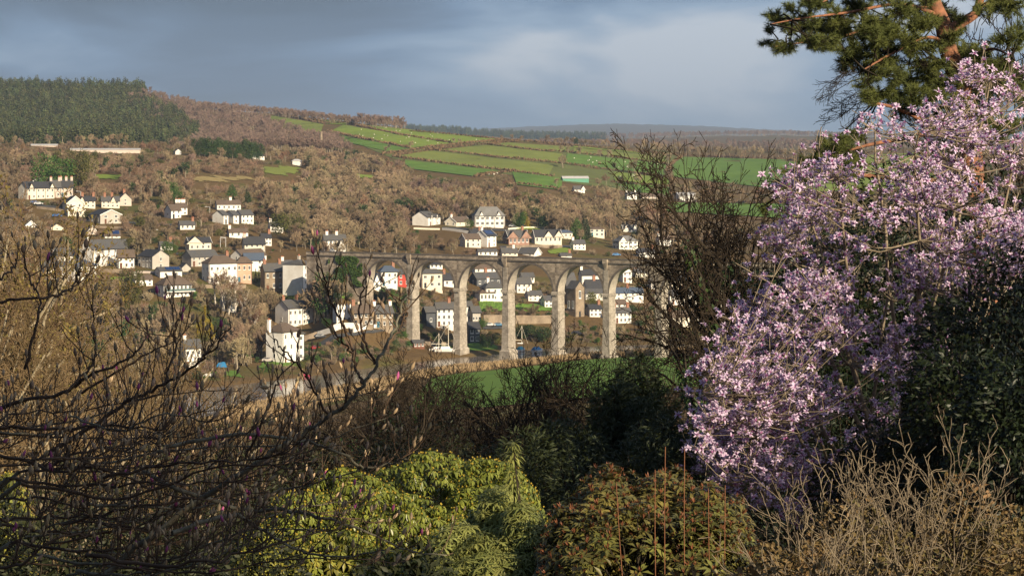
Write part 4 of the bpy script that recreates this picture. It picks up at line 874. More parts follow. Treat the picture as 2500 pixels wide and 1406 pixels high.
def stuff_scatter(name, me, pts, sc, label, category):
    """one object whose points carry copies of one plant mesh"""
    pts = np.asarray(pts, float)
    if len(pts) == 0: return
    m = bpy.data.meshes.new(name); m.from_pydata(pts.tolist(), [], [])
    a = m.attributes.new('size', 'FLOAT', 'POINT'); a.data.foreach_set('value', np.asarray(sc, np.float32))
    a = m.attributes.new('turn', 'FLOAT', 'POINT'); a.data.foreach_set('value', (rng.random(len(pts)) * 6.283).astype(np.float32))
    o = ob(name, m, kind='stuff', label=label, category=category)
    ng = bpy.data.node_groups.new(name, 'GeometryNodeTree')
    ng.interface.new_socket('Geometry', in_out='INPUT', socket_type='NodeSocketGeometry'); ng.interface.new_socket('Geometry', in_out='OUTPUT', socket_type='NodeSocketGeometry')
    gi = ng.nodes.new('NodeGroupInput'); go = ng.nodes.new('NodeGroupOutput'); ip = ng.nodes.new('GeometryNodeInstanceOnPoints'); oi = ng.nodes.new('GeometryNodeObjectInfo')
    oi.inputs['Object'].default_value = unlinked(name + '_source', me); oi.inputs['As Instance'].default_value = True
    s1 = ng.nodes.new('GeometryNodeInputNamedAttribute'); s1.data_type = 'FLOAT'; s1.inputs['Name'].default_value = 'size'
    s2 = ng.nodes.new('GeometryNodeInputNamedAttribute'); s2.data_type = 'FLOAT'; s2.inputs['Name'].default_value = 'turn'
    cb = ng.nodes.new('ShaderNodeCombineXYZ')
    L_ = ng.links.new
    L_(gi.outputs[0], ip.inputs['Points']); L_(oi.outputs['Geometry'], ip.inputs['Instance']); L_(s1.outputs[0], ip.inputs['Scale']); L_(s2.outputs[0], cb.inputs['Z']); L_(cb.outputs[0], ip.inputs['Rotation']); L_(ip.outputs[0], go.inputs[0])
    md = o.modifiers.new('scatter', 'NODES'); md.node_group = ng
    return o
def in_poly(px, py, poly):
    x, y = np.asarray(px), np.asarray(py); c = np.zeros(x.shape, bool); n = len(poly); j = n - 1
    for i in range(n):
        (xi, yi), (xj, yj) = poly[i], poly[j]
        c ^= ((yi > y) != (yj > y)) & (x < (xj - xi) * (y - yi) / (yj - yi + 1e-12) + xi); j = i
    return c
def sample_poly(poly, n):
    P = np.array(poly, float); lo, hi = P.min(0), P.max(0); out = np.empty((0, 2))
    while len(out) < n:
        s = lo + (hi - lo) * rng.random((n * 3, 2)); out = np.vstack([out, s[in_poly(s[:, 0], s[:, 1], poly)]])
    return out[:n]
def blocked(px, py, d, hpx, wpx, allow=0.35):
    """would a plant here hide a building?"""
    ok = np.zeros(len(px), bool)
    for (x0, x1, y0, y1, dd) in RECTS:
        top = py - hpx; cover = (px + wpx > x0 + 1) & (px - wpx < x1 - 1) & (top < y1 - (y1 - y0) * allow) & (py > y0) & (d < dd + 6)
        inside = (px > x0 - 3) & (px < x1 + 3) & (np.abs(d - dd) < 12)
        ok |= cover | inside
    return ok
# via keep-out: do not put far-bank trees in front of the arches
RECTS.append((900, 1700, 628, 850, 800))
RECTS.append((780, 900, 640, 700, 860))
RECTS.append((472, 528, 750, 836, 862)); RECTS.append((300, 345, 655, 765, 880)); RECTS.append((485, 640, 338, 388, 1500)); RECTS.append((98, 210, 375, 468, 1180))

# ---- far-bank tree kinds (shared meshes, size 1 = metres as built)
TALL = [bare_mesh('bare_tree', 20 + i, 11, TW[c], wide=w, dens=1.15) for i, (c, w) in enumerate((('brown', 1.0), ('tan', 0.85), ('brown', 1.15), ('tan', 1.0), ('far', 0.9)))]

_iv = bare_mesh('ivied_tree', 33, 11, TW['brown'], wide=0.9, dens=0.8)
def add_ivy(me, Hh, n, m):
    v = np.empty(len(me.vertices) * 3, np.float32); me.vertices.foreach_get('co', v); v = v.reshape(-1, 3); w = v[(v[:, 2] < Hh * 0.75) & (np.hypot(v[:, 0], v[:, 1]) < Hh * 0.16)]; g = np.random.default_rng(3)
    P = w[g.integers(0, len(w), n)] + g.normal(size=(n, 3)) * 0.3; a = np.empty((len(me.polygons), 4), np.int32).ravel(); me.polygons.foreach_get('vertices', a); a = a.reshape(-1, 4); ix = np.empty(len(me.polygons), np.int32); me.polygons.foreach_get('material_index', ix)
    V, Q, I = cat((v, a), leaves(P, rdir(n, g), rdir(n, g), 0.5, 0.4)); I[:len(a)] = ix; I[len(a):] = 2
    return qmesh('ivied_tree', V, Q, [me.materials[0], me.materials[1], m], False, I)
TALL.append(add_ivy(_iv, 11, 700, EV['dark']))
TALL.append(bare_mesh('bare_tree', 34, 11, TW['red'], wide=1.0, dens=1.1))
SCRUB = [bare_mesh('scrub_bush', 40 + i, 4, TW[c], wide=0.9, stems=16, twr=0.045) for i, c in enumerate(('brown', 'red', 'tan', 'olive', 'red'))]
FARB = [bare_mesh('bare_tree', 60 + i, 13, TW['far'], wide=1.0, dens=0.8, twr=0.09) for i in range(2)]
SPRUCE = [ever_mesh('spruce', 70 + i, 17, 3.4, EV['forest'], 'cone', 420, 1.6) for i in range(3)]
GREENS = [ever_mesh('holly_bush', 80 + i, 4, 2.4, EV[c], 'blob', 700, 0.5) for i, c in enumerate(('olive', 'green', 'dark'))]
OPEN = [c for c, m in FIELDS[1:]] + [[(465, 426), (600, 428), (660, 442), (470, 452)], [(640, 404), (740, 403), (720, 430), (640, 428)], [(862, 420), (930, 426), (915, 437), (862, 434)], [(225, 422), (300, 424), (292, 442), (235, 440)], [(600, 275), (790, 303), (780, 326), (700, 312)]]
GREENS += [ever_mesh('evergreen', 83, 8, 3.4, EV['olive'], 'blob', 1500, 0.6), ever_mesh('evergreen', 84, 8, 3.2, EV['dark'], 'blob', 1500, 0.6), ever_mesh('evergreen', 85, 9, 2.4, EV['green'], 'cone', 1200, 0.55)]
pool = {}     # (mesh kind) -> list of candidates
def scatter(poly, n, kinds, dmin, smin, smax, key, keep=0.35):
    p = sample_poly(poly, n); x, y, z, ok = hits(p[:, 0], p[:, 1], dmin)
    ok &= river_s(x, y) < -4
    names = [k[0] for k in kinds]; w = np.array([k[1] for k in kinds], float); lw = np.log(w / w.sum())[None] + np.stack([2.0 * vnoise(x, y * 0.6, 45, 11 + 7 * a) + rng.gumbel(size=n) * 0.55 for a in range(len(kinds))], 1); ch = lw.argmax(1); s = smin + (smax - smin) * rng.random(n) ** 1.4
    hgt = np.array([k[2] for k in kinds])[ch] * s
    op = np.zeros(n, bool)
    for c in OPEN:
        for fr in (0, 0.35, 0.7, 1.0): op |= in_poly(p[:, 0], p[:, 1] - hgt * F / y * fr, c)
    ok &= ~op
    bad = blocked(p[:, 0], p[:, 1], y, hgt * F / y, hgt * 0.38 * F / y, keep)
    for i in np.nonzero(ok & ~bad)[0]:
        pool.setdefault((key, names[ch[i]]), []).append((x[i], y[i], z[i], s[i]))
T5 = [(('tall', i), w, 11) for i, w in enumerate((1, 1.3, 1, 1.3, 0.5, 0.6, 0.5))]
S5 = [(('scrub', i), w, 4) for i, w in enumerate((1.2, 1.0, 1.0, 0.8, 0.8))]
G3 = [(('green', i), 1, 4) for i in range(3)]
G6 = [(('green', 3), 1.2, 8), (('green', 4), 0.8, 8), (('green', 5), 0.7, 9)]
def wts(l, f): return [(k, w * f, h) for k, w, h in l]
town = [(0, 400), (480, 395), (800, 410), (960, 450), (960, 600), (790, 620), (640, 620), (620, 690), (690, 720), (690, 880), (480, 940), (300, 955), (0, 950)]
scatter(town, 2600, wts(T5, 1.2) + wts(S5, 1.4) + wts(G3, 0.3) + wts(G6, 0.16), 700, 0.55, 1.3, 'town')
scatter([(0, 395), (480, 392), (760, 410), (640, 470), (300, 480), (0, 480)], 900, wts(S5[:1], 1) + [(('scrub', 1), 2.5, 4), (('scrub', 4), 2.5, 4)] + wts(T5, 0.25), 1100, 0.7, 1.2, 'town')
scatter([(0, 346), (500, 352), (800, 378), (780, 415), (0, 410)], 700, wts(T5, 0.9) + wts(S5, 1.2) + wts(G3, 0.3) + wts(G6, 0.2), 1100, 0.6, 1.05, 'brow')
wood = [(640, 415), (760, 395), (850, 400), (980, 415), (1250, 440), (1500, 485), (1640, 505), (1660, 600), (1500, 612), (1400, 585), (1230, 560), (1000, 600), (900, 612), (760, 600), (660, 540)]
scatter(wood, 2600, wts(T5, 2.2) + wts(S5, 0.5) + wts(G3, 0.2) + wts(G6, 0.3), 900, 0.7, 1.45, 'wood', 0.2)
scatter([(960, 560), (1240, 560), (1640, 560), (1700, 628), (1000, 628), (900, 625)], 360, wts(T5, 1.2) + wts(S5, 1.5) + wts(G3, 0.5), 900, 0.5, 0.9, 'town', 0.15)
scatter([(1620, 430), (1760, 450), (2000, 470), (2400, 470), (2400, 640), (1650, 620)], 500, wts(T5, 2) + wts(S5, 1), 900, 0.7, 1.1, 'wood')
scatter([(880, 700), (1700, 690), (1750, 840), (1200, 845), (900, 870), (760, 900), (640, 915), (620, 880), (760, 840)], 1500, wts(T5, 0.35) + wts(S5, 1.6) + wts(G3, 1.2), 780, 0.35, 0.7, 'quay', 0.3)
scatter([(560, 690), (690, 700), (690, 800), (640, 860), (520, 880), (480, 780)], 150, wts(T5, 1.6) + wts(S5, 1), 780, 0.6, 0.95, 'town', 0.3)
scatter([(740, 835), (850, 815), (960, 812), (1030, 850), (900, 882), (690, 905), (640, 900)], 620, wts(S5, 1.6) + wts(G3, 0.35), 770, 0.22, 0.5, 'quay', 0.45)
scatter([(860, 800), (1010, 700), (1180, 690), (1180, 800), (1030, 850)], 260, wts(S5, 1.2) + wts(G3, 1.4), 850, 0.25, 0.5, 'quay', 0.5)
scatter([(760, 830), (860, 735), (900, 700), (1700, 690), (1740, 830), (1200, 842), (900, 868)], 900, wts(G3, 1.4) + wts(S5, 0.8), 850, 0.15, 0.36, 'quay', 0.7)
scatter([(40, 460), (640, 500), (700, 740), (560, 760), (120, 700)], 420, wts(G3, 1.0) + wts(S5, 0.6), 850, 0.2, 0.42, 'town', 0.6)
SRC = {('tall', i): m for i, m in enumerate(TALL)}; SRC.update({('scrub', i): m for i, m in enumerate(SCRUB)}); SRC.update({('green', i): m for i, m in enumerate(GREENS)})
KIND = {'tall': ('bare_tree', 'tree'), 'scrub': ('scrub_bush', 'bush'), 'green': ('evergreen_bush', 'bush')}
HUE = {('tall', 0): 'brown leafless tree', ('tall', 1): 'slender tan leafless tree', ('tall', 2): 'broad brown leafless tree', ('tall', 3): 'tan leafless tree', ('tall', 4): 'greyish leafless tree', ('tall', 5): 'ivy-clad leafless tree', ('tall', 6): 'russet leafless tree',
       ('scrub', 0): 'brown leafless bush', ('scrub', 1): 'reddish leafless bush', ('scrub', 2): 'tan leafless bush', ('scrub', 3): 'olive twiggy bush', ('scrub', 4): 'low reddish bush',
       ('green', 0): 'olive evergreen bush', ('green', 1): 'green evergreen bush', ('green', 2): 'dark evergreen bush', ('green', 3): 'rounded olive evergreen tree', ('green', 4): 'rounded dark evergreen tree', ('green', 5): 'pointed green conifer'}
PLACE = {'town': 'on the slope among the houses', 'brow': 'along the brow under the far forest', 'wood': 'in the wood above the viaduct', 'quay': 'on the banks around the viaduct piers'}
HP = [(e.location.x, e.location.y, e['label']) for e in HOUSES]
def near_house(x, y, kind, place):
    dx, dy, lb = min(((hx - x, hy - y, l) for hx, hy, l in HP), key=lambda q: q[0] ** 2 + (q[1] * 0.7) ** 2)
    if dx * dx + dy * dy > 1600: return f'{kind} {place}'
    rel = 'behind the' if dy < -6 else ('below the' if dy > 8 else 'beside the')
    w = f'{kind} {rel} {lb}'.split()
    if len(w) > 16:
        w = w[:16]
        while w[-1] in ('and', 'with', 'the', 'a', 'of', 'on', 'in', 'by', 'to', 'at', 'its', 'above', 'below', 'behind', 'beside', 'two', 'under', 'between', 'framed', 'near', 'over', 'rows', 'small', 'white', 'dark', 'brown', 'long', 'single', 'blue', 'lit', 'plain', 'red', 'grey', 'slate', 'low', 'foot', 'end', 'tall'): w = w[:-1]
    return ' '.join(w)
for kd, cap in (('tall', 36), ('scrub', 250), ('green', 150)):
    allc = [(key, nm, c) for (key, nm), l in pool.items() if nm[0] == kd for c in l]
    allc.sort(key=lambda t_: -t_[2][3] / t_[2][1])
    for key, nm, c in allc[:cap]:
        lb = near_house(c[0], c[1], HUE[nm], PLACE[key])
        ob(KIND[kd][0], SRC[nm], None, c[:3], (0, 0, random.random() * 6.283), (c[3],) * 3, label=lb, category=KIND[kd][1], group=lb)
    rest = {}
    for key, nm, c in allc[cap:]: rest.setdefault(nm, []).append(c)
    for nm, l in rest.items():
        l = np.array(l); stuff_scatter({'tall': 'woodland', 'scrub': 'scrub', 'green': 'undergrowth'}[kd], SRC[nm], l[:, :3], l[:, 3], f'{HUE[nm]}s massed over the far slopes', {'tall': 'trees', 'scrub': 'bushes', 'green': 'bushes'}[kd])

# ---- forest on the far hill, far-off hedgerow woods: masses
def mass(poly, n, me_list, dmin, s0, s1, name, label, category, dmax=4200):
    p = sample_poly(poly, n); x, y, z, ok = hits(p[:, 0], p[:, 1], dmin, dmax); s = s0 + (s1 - s0) * rng.random(n); w = rng.integers(0, len(me_list), n)
    for i, me in enumerate(me_list):
        k = ok & (w == i)
        stuff_scatter(name, me, np.stack([x, y, z - 0.3], 1)[k], s[k], label, category)
mass([(-60, 215), (365, 228), (320, 248), (295, 266), (330, 305), (400, 330), (435, 352), (420, 372), (-60, 372)], 2900, SPRUCE, 2000, 0.55, 1.25, 'conifer_forest', 'dark conifer forest covering the far hill', 'forest')
mass([(-60, 225), (350, 235), (400, 372), (-60, 372)], 620, FARB, 2000, 0.7, 1.0, 'leafless_wood', 'purple-brown leafless trees scattered in the conifer forest', 'forest')
mass([(290, 240), (360, 229), (420, 246), (520, 268), (640, 292), (740, 332), (830, 345), (860, 385), (620, 385), (400, 372), (370, 300)], 1500, FARB, 2000, 0.75, 1.1, 'leafless_wood', 'purple-brown leafless wood beside the conifer forest', 'forest')
mass([(270, 246), (350, 250), (430, 285), (490, 335), (450, 365), (330, 365), (290, 290)], 420, SPRUCE, 2000, 0.7, 1.05, 'conifer_forest', 'last conifers straggling into the leafless wood', 'forest')
mass([(480, 262), (700, 281), (860, 300), (990, 314), (985, 320), (850, 306), (690, 288), (480, 268)], 330, FARB, 2300, 0.55, 0.95, 'ridge_wood', 'continuous leafless wood along the ridge above the fields', 'wood')
# ridge and hedgerow trees one can tell apart
def tree_at(me, px, py, hpx, nm, label, cat_, base_h, dmin, group=None, dmax=4200.0, wide=1.0):
    x, y, z, ok = hits([px], [py], dmin, dmax)
    if not ok[0]: return
    s = hpx * y[0] / F / base_h
    ob(nm, me, None, (x[0], y[0], z[0] - 0.2), (0, 0, random.random() * 6.28), (s * wide, s * wide, s), label=label, category=cat_, group=group)
for i in range(105):
    px = 480 + i * 4.8 + random.uniform(-5, 5); py = np.interp(px, [480, 700, 800, 880, 985], [264, 284, 295, 305, 315]); 
    tree_at(random.choice(FARB), px, py + random.uniform(-1, 3), random.uniform(20, 30) + (12 if 870 < px < 985 else 0), 'bare_tree', 'leafless tree in the row along the ridge above the fields', 'tree', 13, 2300, 'ridge row trees')
for i in range(60):
    px = 1340 + i * 13 + random.uniform(-5, 5); py = np.interp(px, [1340, 1500, 1650, 1800, 2100], [352, 364, 378, 388, 388])
    tree_at(random.choice([TALL[1], TALL[3], TALL[0]]), px, py + random.uniform(-2, 3), random.uniform(20, 30) + (10 if px > 1560 else 0), 'bare_tree', 'tan leafless tree in the wood edging the highest fields', 'tree', 11, 2200, 'field edge wood')
for px, py, hp in ((812, 304, 16), (846, 306, 18), (1003, 364, 26), (1108, 352, 20), (1120, 352, 18), (1225, 343, 18), (1249, 344, 22), (1275, 346, 20), (1369, 373, 24), (1388, 374, 24), (1416, 378, 26), (1466, 384, 26), (1486, 386, 28),
                   (1374, 412, 42), (1360, 456, 28), (1550, 424, 44), (1500, 416, 26), (1462, 406, 16), (1412, 374, 22), (1574, 386, 32), (1597, 393, 24), (1610, 396, 26), (1632, 404, 40), (1640, 470, 26), (942, 374, 22), (950, 366, 18)):
    tree_at(random.choice([TALL[0], TALL[1], TALL[3]]), px, py, hp, 'bare_tree', 'solitary leafless tree standing on a field hedge', 'tree', 11, 1500, 'hedge trees in the fields', wide=1.1)
for px, py, hp in ((1705, 480, 52), (1735, 478, 48), (1680, 474, 40), (1560, 455, 40), (1480, 452, 34), (1515, 460, 40), (1460, 458, 30), (1600, 482, 36), (755, 398, 40), (800, 402, 40), (880, 400, 46), (895, 418, 58), (915, 420, 54), (860, 415, 40), (940, 418, 40), (980, 425, 40)):
    tree_at(random.choice(TALL), px, py, hp, 'bare_tree', 'broad leafless tree in a clump at the foot of the fields', 'tree', 11, 1400, 'clumps below the fields', wide=1.15)
for i in range(16):
    tree_at(random.choice(TALL), random.uniform(1660, 1990), random.uniform(470, 505), random.uniform(30, 46), 'bare_tree', 'leafless tree along the hedge beyond the barn', 'tree', 11, 1300, 'trees beyond the barn', wide=1.1)
for px, py, hp in ((800, 640, 66), (826, 636, 60), (850, 632, 70), (905, 628, 62), (940, 630, 76), (968, 628, 84), (990, 628, 70), (780, 660, 60)):
    tree_at(random.choice(TALL[:4]), px, py, hp, 'bare_tree', 'large leafless tree rising just behind the viaduct parapet', 'tree', 11, 900, 'trees behind the left of the parapet', wide=1.1)
def tree_d(me, px, d, ytop, nm, label, base_h, group=None, wide=1.0):
    x = (px - CX) / F * d; z = float(terr(x, d)); s = (Zof(ytop, d) - z) / base_h
    ob(nm, me, None, (x, d, z - 0.2), (0, 0, random.random() * 6.28), (s * wide, s * wide, s), label=label, category='tree', group=group)
for px, d, yt in ((768, 890, 652), (782, 888, 640), (794, 887, 648), (806, 885, 655), (820, 881, 664), (812, 884, 640), (800, 886, 662), (834, 878, 672), (788, 888, 632)):
    tree_d(random.choice(TALL[:4] + TALL[5:6]), px, d, yt, 'bare_tree', 'tall leafless tree crowding the left end wall of the viaduct', 11, 'trees against the viaduct end', 0.8)
# ---- evergreens one can tell apart
EG = lambda sd, h, r, c, shp, n=1500, ls=0.55: ever_mesh('evergreen', sd, h, r, EV[c], shp, n, ls)
E_BL, E_CN, E_CO, E_BD, E_GC, E_GB, E_DC, E_OL = EG(101, 10, 5, 'green', 'blob', 2600), EG(102, 10, 3, 'dark', 'cone', 1800), EG(103, 10, 1.1, 'dark', 'column', 900, 0.4), EG(104, 10, 5, 'dark', 'blob', 2600), EG(105, 10, 2.8, 'gold', 'cone', 1400), EG(106, 10, 4.2, 'gold', 'column', 2200, 0.5), EG(107, 10, 3.2, 'green', 'cone', 1800), EG(108, 10, 5, 'olive', 'blob', 2600)
for me, px, py, hp, lb, w in (
 (E_BL, 126, 470, 96, 'huge round dark green evergreen behind the cream terrace', 1.0), (E_DC, 166, 470, 84, 'narrow dark evergreen beside the huge round one', 0.9), (E_OL, 195, 470, 106, 'tall shaggy brown-green conifer beside the dark evergreens', 0.6),
 (E_BL, 410, 492, 54, 'leaning green evergreen above the stepped white pair', 0.75), (E_BL, 428, 496, 42, 'smaller green evergreen beside the leaning one', 0.75), (E_DC, 566, 492, 44, 'pointed green conifer behind the low white house', 1.2), (E_CN, 604, 500, 34, 'small dark conifer right of the low white house', 1.2),
 (E_GC, 648, 478, 28, 'little golden conifer on the brown slope', 1.1), (E_CN, 674, 476, 34, 'small dark blue conifer beside the golden one', 1.1), (E_GB, 703, 506, 34, 'round golden bush on the brown slope', 0.9), (E_DC, 756, 512, 30, 'small green conifer right of the golden bush', 1.1), (E_OL, 778, 500, 36, 'loose olive evergreen right of the golden bush', 0.8),
 (E_BL, 411, 630, 48, 'dense round green tree beside the grey gabled house', 0.8), (E_OL, 708, 590, 72, 'large dome-shaped yew on the slope above the stone house', 1.0), (E_CN, 770, 600, 50, 'dark evergreen right of the dome-shaped yew', 1.0), (E_DC, 846, 545, 40, 'pointed green conifer in the brown wood', 1.1),
 (E_CO, 624, 692, 36, 'left of two thin dark cypresses by the stone house', 1.0), (E_CO, 632, 692, 33, 'right of two thin dark cypresses by the stone house', 1.0),
 (E_GB, 500, 838, 90, 'bright golden yellow evergreen on the steep river bank', 0.62), (E_BD, 535, 830, 60, 'dull green bush behind the golden evergreen', 0.9),
 (E_BD, 1036, 540, 30, 'dark clipped hedge tree behind the white house with dormers', 1.3), (E_BD, 1066, 540, 28, 'second dark hedge tree behind the white house with dormers', 1.3), (E_DC, 1106, 532, 54, 'tall olive-green conifer between white house and cream bungalow', 0.9), (E_BL, 1147, 562, 28, 'clipped bright green bush beside the three-storey house', 0.7),
 (E_DC, 1216, 512, 22, 'small pointed conifer over the three-storey roof', 1.1), (E_BD, 1300, 520, 40, 'dark evergreen crown in the mixed clump right of the big house', 0.9), (E_GC, 1282, 556, 44, 'golden green conifer in the mixed clump right of the big house', 0.9), (E_BL, 1270, 560, 46, 'mid green evergreen in the mixed clump right of the big house', 0.7), (E_BD, 1345, 560, 30, 'low dark evergreen above the school', 1.2),
 (E_DC, 1408, 584, 54, 'left of two dark firs beside the cream house with porch', 1.1), (E_CN, 1428, 586, 56, 'right of two dark firs beside the cream house with porch', 1.1), (E_CN, 1474, 556, 30, 'small dark fir behind the cream house with porch', 1.0), (E_CN, 1506, 556, 32, 'small dark fir left of the twin-gabled white house', 1.0), (E_CN, 1584, 584, 52, 'tall narrow fir right of the twin-gabled white house', 0.8), (E_BD, 1549, 588, 26, 'round dark bush below the twin-gabled white house', 0.8),
 (E_GC, 1459, 470, 18, 'tiny golden conifer beside the distant white cottage', 1.0), (E_BD, 1562, 474, 14, 'round dark tree behind the distant farmhouse', 1.1), (E_BL, 555, 312, 18, 'lone green tree in the leafless wood', 1.0), (E_BD, 1408, 356, 20, 'dark round tree in the field edge wood', 0.8),
 (E_BL, 160, 612, 38, 'green bush beside the low bungalow', 1.2), (E_OL, 310, 612, 34, 'olive shrub behind the big white house', 1.2), (E_BL, 700, 740, 20, 'low bright hedge above the white terrace', 1.8), (E_GB, 712, 718, 20, 'yellow-green shrub beside the tall white building', 1.1), (E_BL, 800, 800, 26, 'green hedge between the terrace and the zigzag building', 0.8),
 (E_BL, 846, 726, 24, 'green bank shrub under the dark slate house', 1.8), (E_BL, 928, 736, 28, 'large clipped green bush below the blue-roofed house', 1.5), (E_OL, 900, 730, 22, 'olive bush on the bank under the viaduct end', 1.5), (E_DC, 890, 722, 20, 'small green shrub beside the timber steps', 1.0), (E_BL, 1178, 800, 24, 'green shrub beside the quay warehouse', 0.9), (E_OL, 1450, 760, 50, 'rounded olive tree beside the chapel gable', 0.75),
 (E_BD, 1190, 850, 40, 'dark bank shrub below the retaining wall', 1.3), (E_BD, 1275, 830, 40, 'dark shrub on the bank behind the third pier', 1.4), (E_BD, 1320, 836, 44, 'dark thicket on the bank behind the fourth pier', 1.4), (E_BD, 735, 590, 40, 'dark evergreen low beside the yew', 1.0), (E_OL, 320, 770, 120, 'tall drooping olive conifer below the garden wall', 0.45)):
    tree_at(me, px, py, hp, 'evergreen_tree' if hp > 30 else 'evergreen_shrub', lb, 'tree' if hp > 30 else 'shrub', 10, 700, wide=w)
for me, px, d, yt, lb, w in ((E_OL, 806, 885, 676, 'shaggy olive evergreen before the left end of the viaduct', 0.55), (E_BD, 826, 879, 690, 'dark evergreen beside the ivy at the viaduct end', 0.7), (E_BL, 786, 889, 690, 'green evergreen against the tall white building', 0.7)):
    tree_d(me, px, d, yt, 'evergreen_tree', lb, 10, None, w)
for i in range(11):
    tree_at(E_BD, 486 + i * 14, 384 + i * 1.0, random.uniform(44, 54), 'evergreen_tree', 'dark green evergreen in the solid row on the brow', 'tree', 10, 1200, 'evergreen row on the brow', wide=0.75)
# birches on the steep bank
BIR = [bare_mesh('birch_tree', 120 + i, 12, TW['red' if i else 'brown'], BIRCH, wide=0.6, dens=0.8, trunk=0.35, twr=0.04) for i in range(2)]
for i in range(16):
    px = random.uniform(525, 640); tree_at(BIR[i % 2], px, np.interp(px, [520, 640], [735, 835]) + random.uniform(-20, 20), random.uniform(88, 120), 'birch_tree', 'slender pale-stemmed birch on the bank below the hipped white house', 'tree', 12, 780, 'birches on the steep bank')
# ---- hedges along the field edges
HEDGE = mat('hedge_twigs', (0.20, 0.125, 0.07), (0.12, 0.085, 0.045), 0.3, 1.0, 0.15)
def hedge(label, pts, hpx=5.2, dmin=1500.0, m=HEDGE, dens=1.0):
    P = np.array(pts, float); X = []
    n = 14 * (len(P) - 1); tt = np.linspace(0, len(P) - 1, n); px = np.interp(tt, range(len(P)), P[:, 0]); py = np.interp(tt, range(len(P)), P[:, 1])
    x, y, z, ok = hits(px, py, dmin); x, y, z = x[ok], y[ok], z[ok]
    if len(x) < 3: return
    ln = np.concatenate([[0], np.cumsum(np.hypot(np.diff(x), np.diff(y)))]); k = int(ln[-1] * 4 * dens)
    s = rng.random(k) * ln[-1]; hx = np.interp(s, ln, x); hy = np.interp(s, ln, y); hm = hpx * y.mean() / F
    hh = hm * (0.75 + 0.35 * vnoise(s, s * 0, 7)); bx = hx + rng.normal(size=k) * 0.6; by = hy + rng.normal(size=k) * 0.6; bz = terr(bx, by)
    Pp = np.stack([bx, by, bz + hh * rng.random(k) * 0.8], 1)
    v, q = leaves(Pp, unit(rdir(k) + [0, 0, 0.8]), rdir(k), 1.5 + rng.random(k), 0.8 + 0.5 * rng.random(k), 0.2)
    ob('hedge', qmesh('hedge', v, q, [m]), label=label, category='hedge')
for lb, pts in (('hedge along the top edge of the olive field', [(600, 268), (700, 284), (790, 304)]), ('hedge between the olive field and the lime strip', [(760, 292), (800, 303), (850, 301)]), ('hedge dividing the two upper lime fields', [(850, 302), (980, 332), (1103, 351)]), ('hedge under the sloping lime sheep field', [(800, 322), (900, 343), (1000, 363)]),
                ('upper hedge of the sunken lane crossing the fields', [(930, 379), (1080, 358), (1230, 343)]), ('lower hedge of the sunken lane crossing the fields', [(960, 382), (1100, 362), (1268, 346)]), ('hedge along the skyline of the upper lime field', [(1000, 322), (1120, 332), (1240, 344)]), ('hedge between the two olive fields', [(1040, 366), (1200, 384), (1372, 401)]),
                ('hedge above the emerald field', [(960, 384), (1100, 402), (1240, 419), (1352, 433)]), ('hedge above the upper olive field', [(1190, 354), (1300, 368), (1400, 374)]), ('hedge at the foot of the emerald field', [(1158, 433), (1200, 426), (1255, 419)]), ('hedge under the narrow strip beside the field wood', [(1280, 346), (1450, 362), (1640, 383)]),
                ('hedge between the olive strip and the sheep field', [(1390, 374), (1500, 385), (1630, 403)]), ('hedge below the emerald sheep field', [(1370, 401), (1500, 418), (1632, 434)]), ('hedge above the lowest lime fields', [(1490, 446), (1560, 452), (1640, 458)]), ('wide hedge winding down the right edge of the striped fields', [(1650, 376), (1664, 384), (1640, 402), (1628, 420), (1640, 440), (1642, 478)]),
                ('hedge below the green sheds', [(1262, 450), (1350, 462), (1420, 478)]), ('hedge under the field beside the barn', [(1640, 492), (1800, 497), (1960, 498)]), ('dark hedge under the field edge wood', [(1340, 353), (1500, 366), (1650, 380), (1960, 394)])):
    hedge(lb, pts)
# ---- far ridges: woods on the skyline beyond the fields
def far_mass(d0, d1, px0, px1, n, me, s0, s1, label):
    d = d0 + (d1 - d0) * rng.random(n); px = px0 + (px1 - px0) * rng.random(n); x = (px - CX) / F * d
    stuff_scatter('distant_wood', me, np.stack([x, d, terr(x, d) - 1], 1), s0 + (s1 - s0) * rng.random(n), label, 'wood')
far_mass(7900, 8700, 960, 1480, 620, SPRUCE[0], 1.0, 1.7, 'dark distant conifer wood on the blue ridge')
far_mass(3900, 4400, 1320, 2300, 380, FARB[0], 1.0, 1.6, 'distant leafless wood beyond the field edge')
far_mass(7900, 8700, 1450, 2300, 520, FARB[1], 1.3, 2.2, 'blue-grey distant wood below the moor')

# ============================================================ near bank and garden
def W3(px, py, d): return np.array([(px - CX) / F * d, d, CZ - (py - HY) / F * d])
# reeds along the water
REED = mat('reed_straw', (0.42, 0.30, 0.165), (0.28, 0.20, 0.105), 0.3, 0.9, trans=0.2)
def reeds(px0, px1, n, b0, b1, label, h=2.0):
    px = px0 + (px1 - px0) * rng.random(n); dn = dwater(np.interp(px, *RN)); y = dn - b0 - (b1 - b0) * rng.random(n); x = (px - CX) / F * dn
    P = np.stack([x, y, terr(x, y)], 1)
    v, q = leaves(P, unit(rng.normal(size=(n, 3)) * [0.25, 0.25, 0] + [0, 0, 1]), rdir(n), h * (0.6 + 0.6 * rng.random(n)), 0.3, 0.1)
    ob('reed_bed', qmesh('reed_bed', v, q, [REED]), kind='stuff', label=label, category='reeds')
reeds(960, 1900, 20000, 1, 26, 'straw-coloured reed bed between the river and the green meadow')
reeds(560, 960, 12000, 1, 60, 'straw-coloured reed bed along the near bend of the river', 2.2)
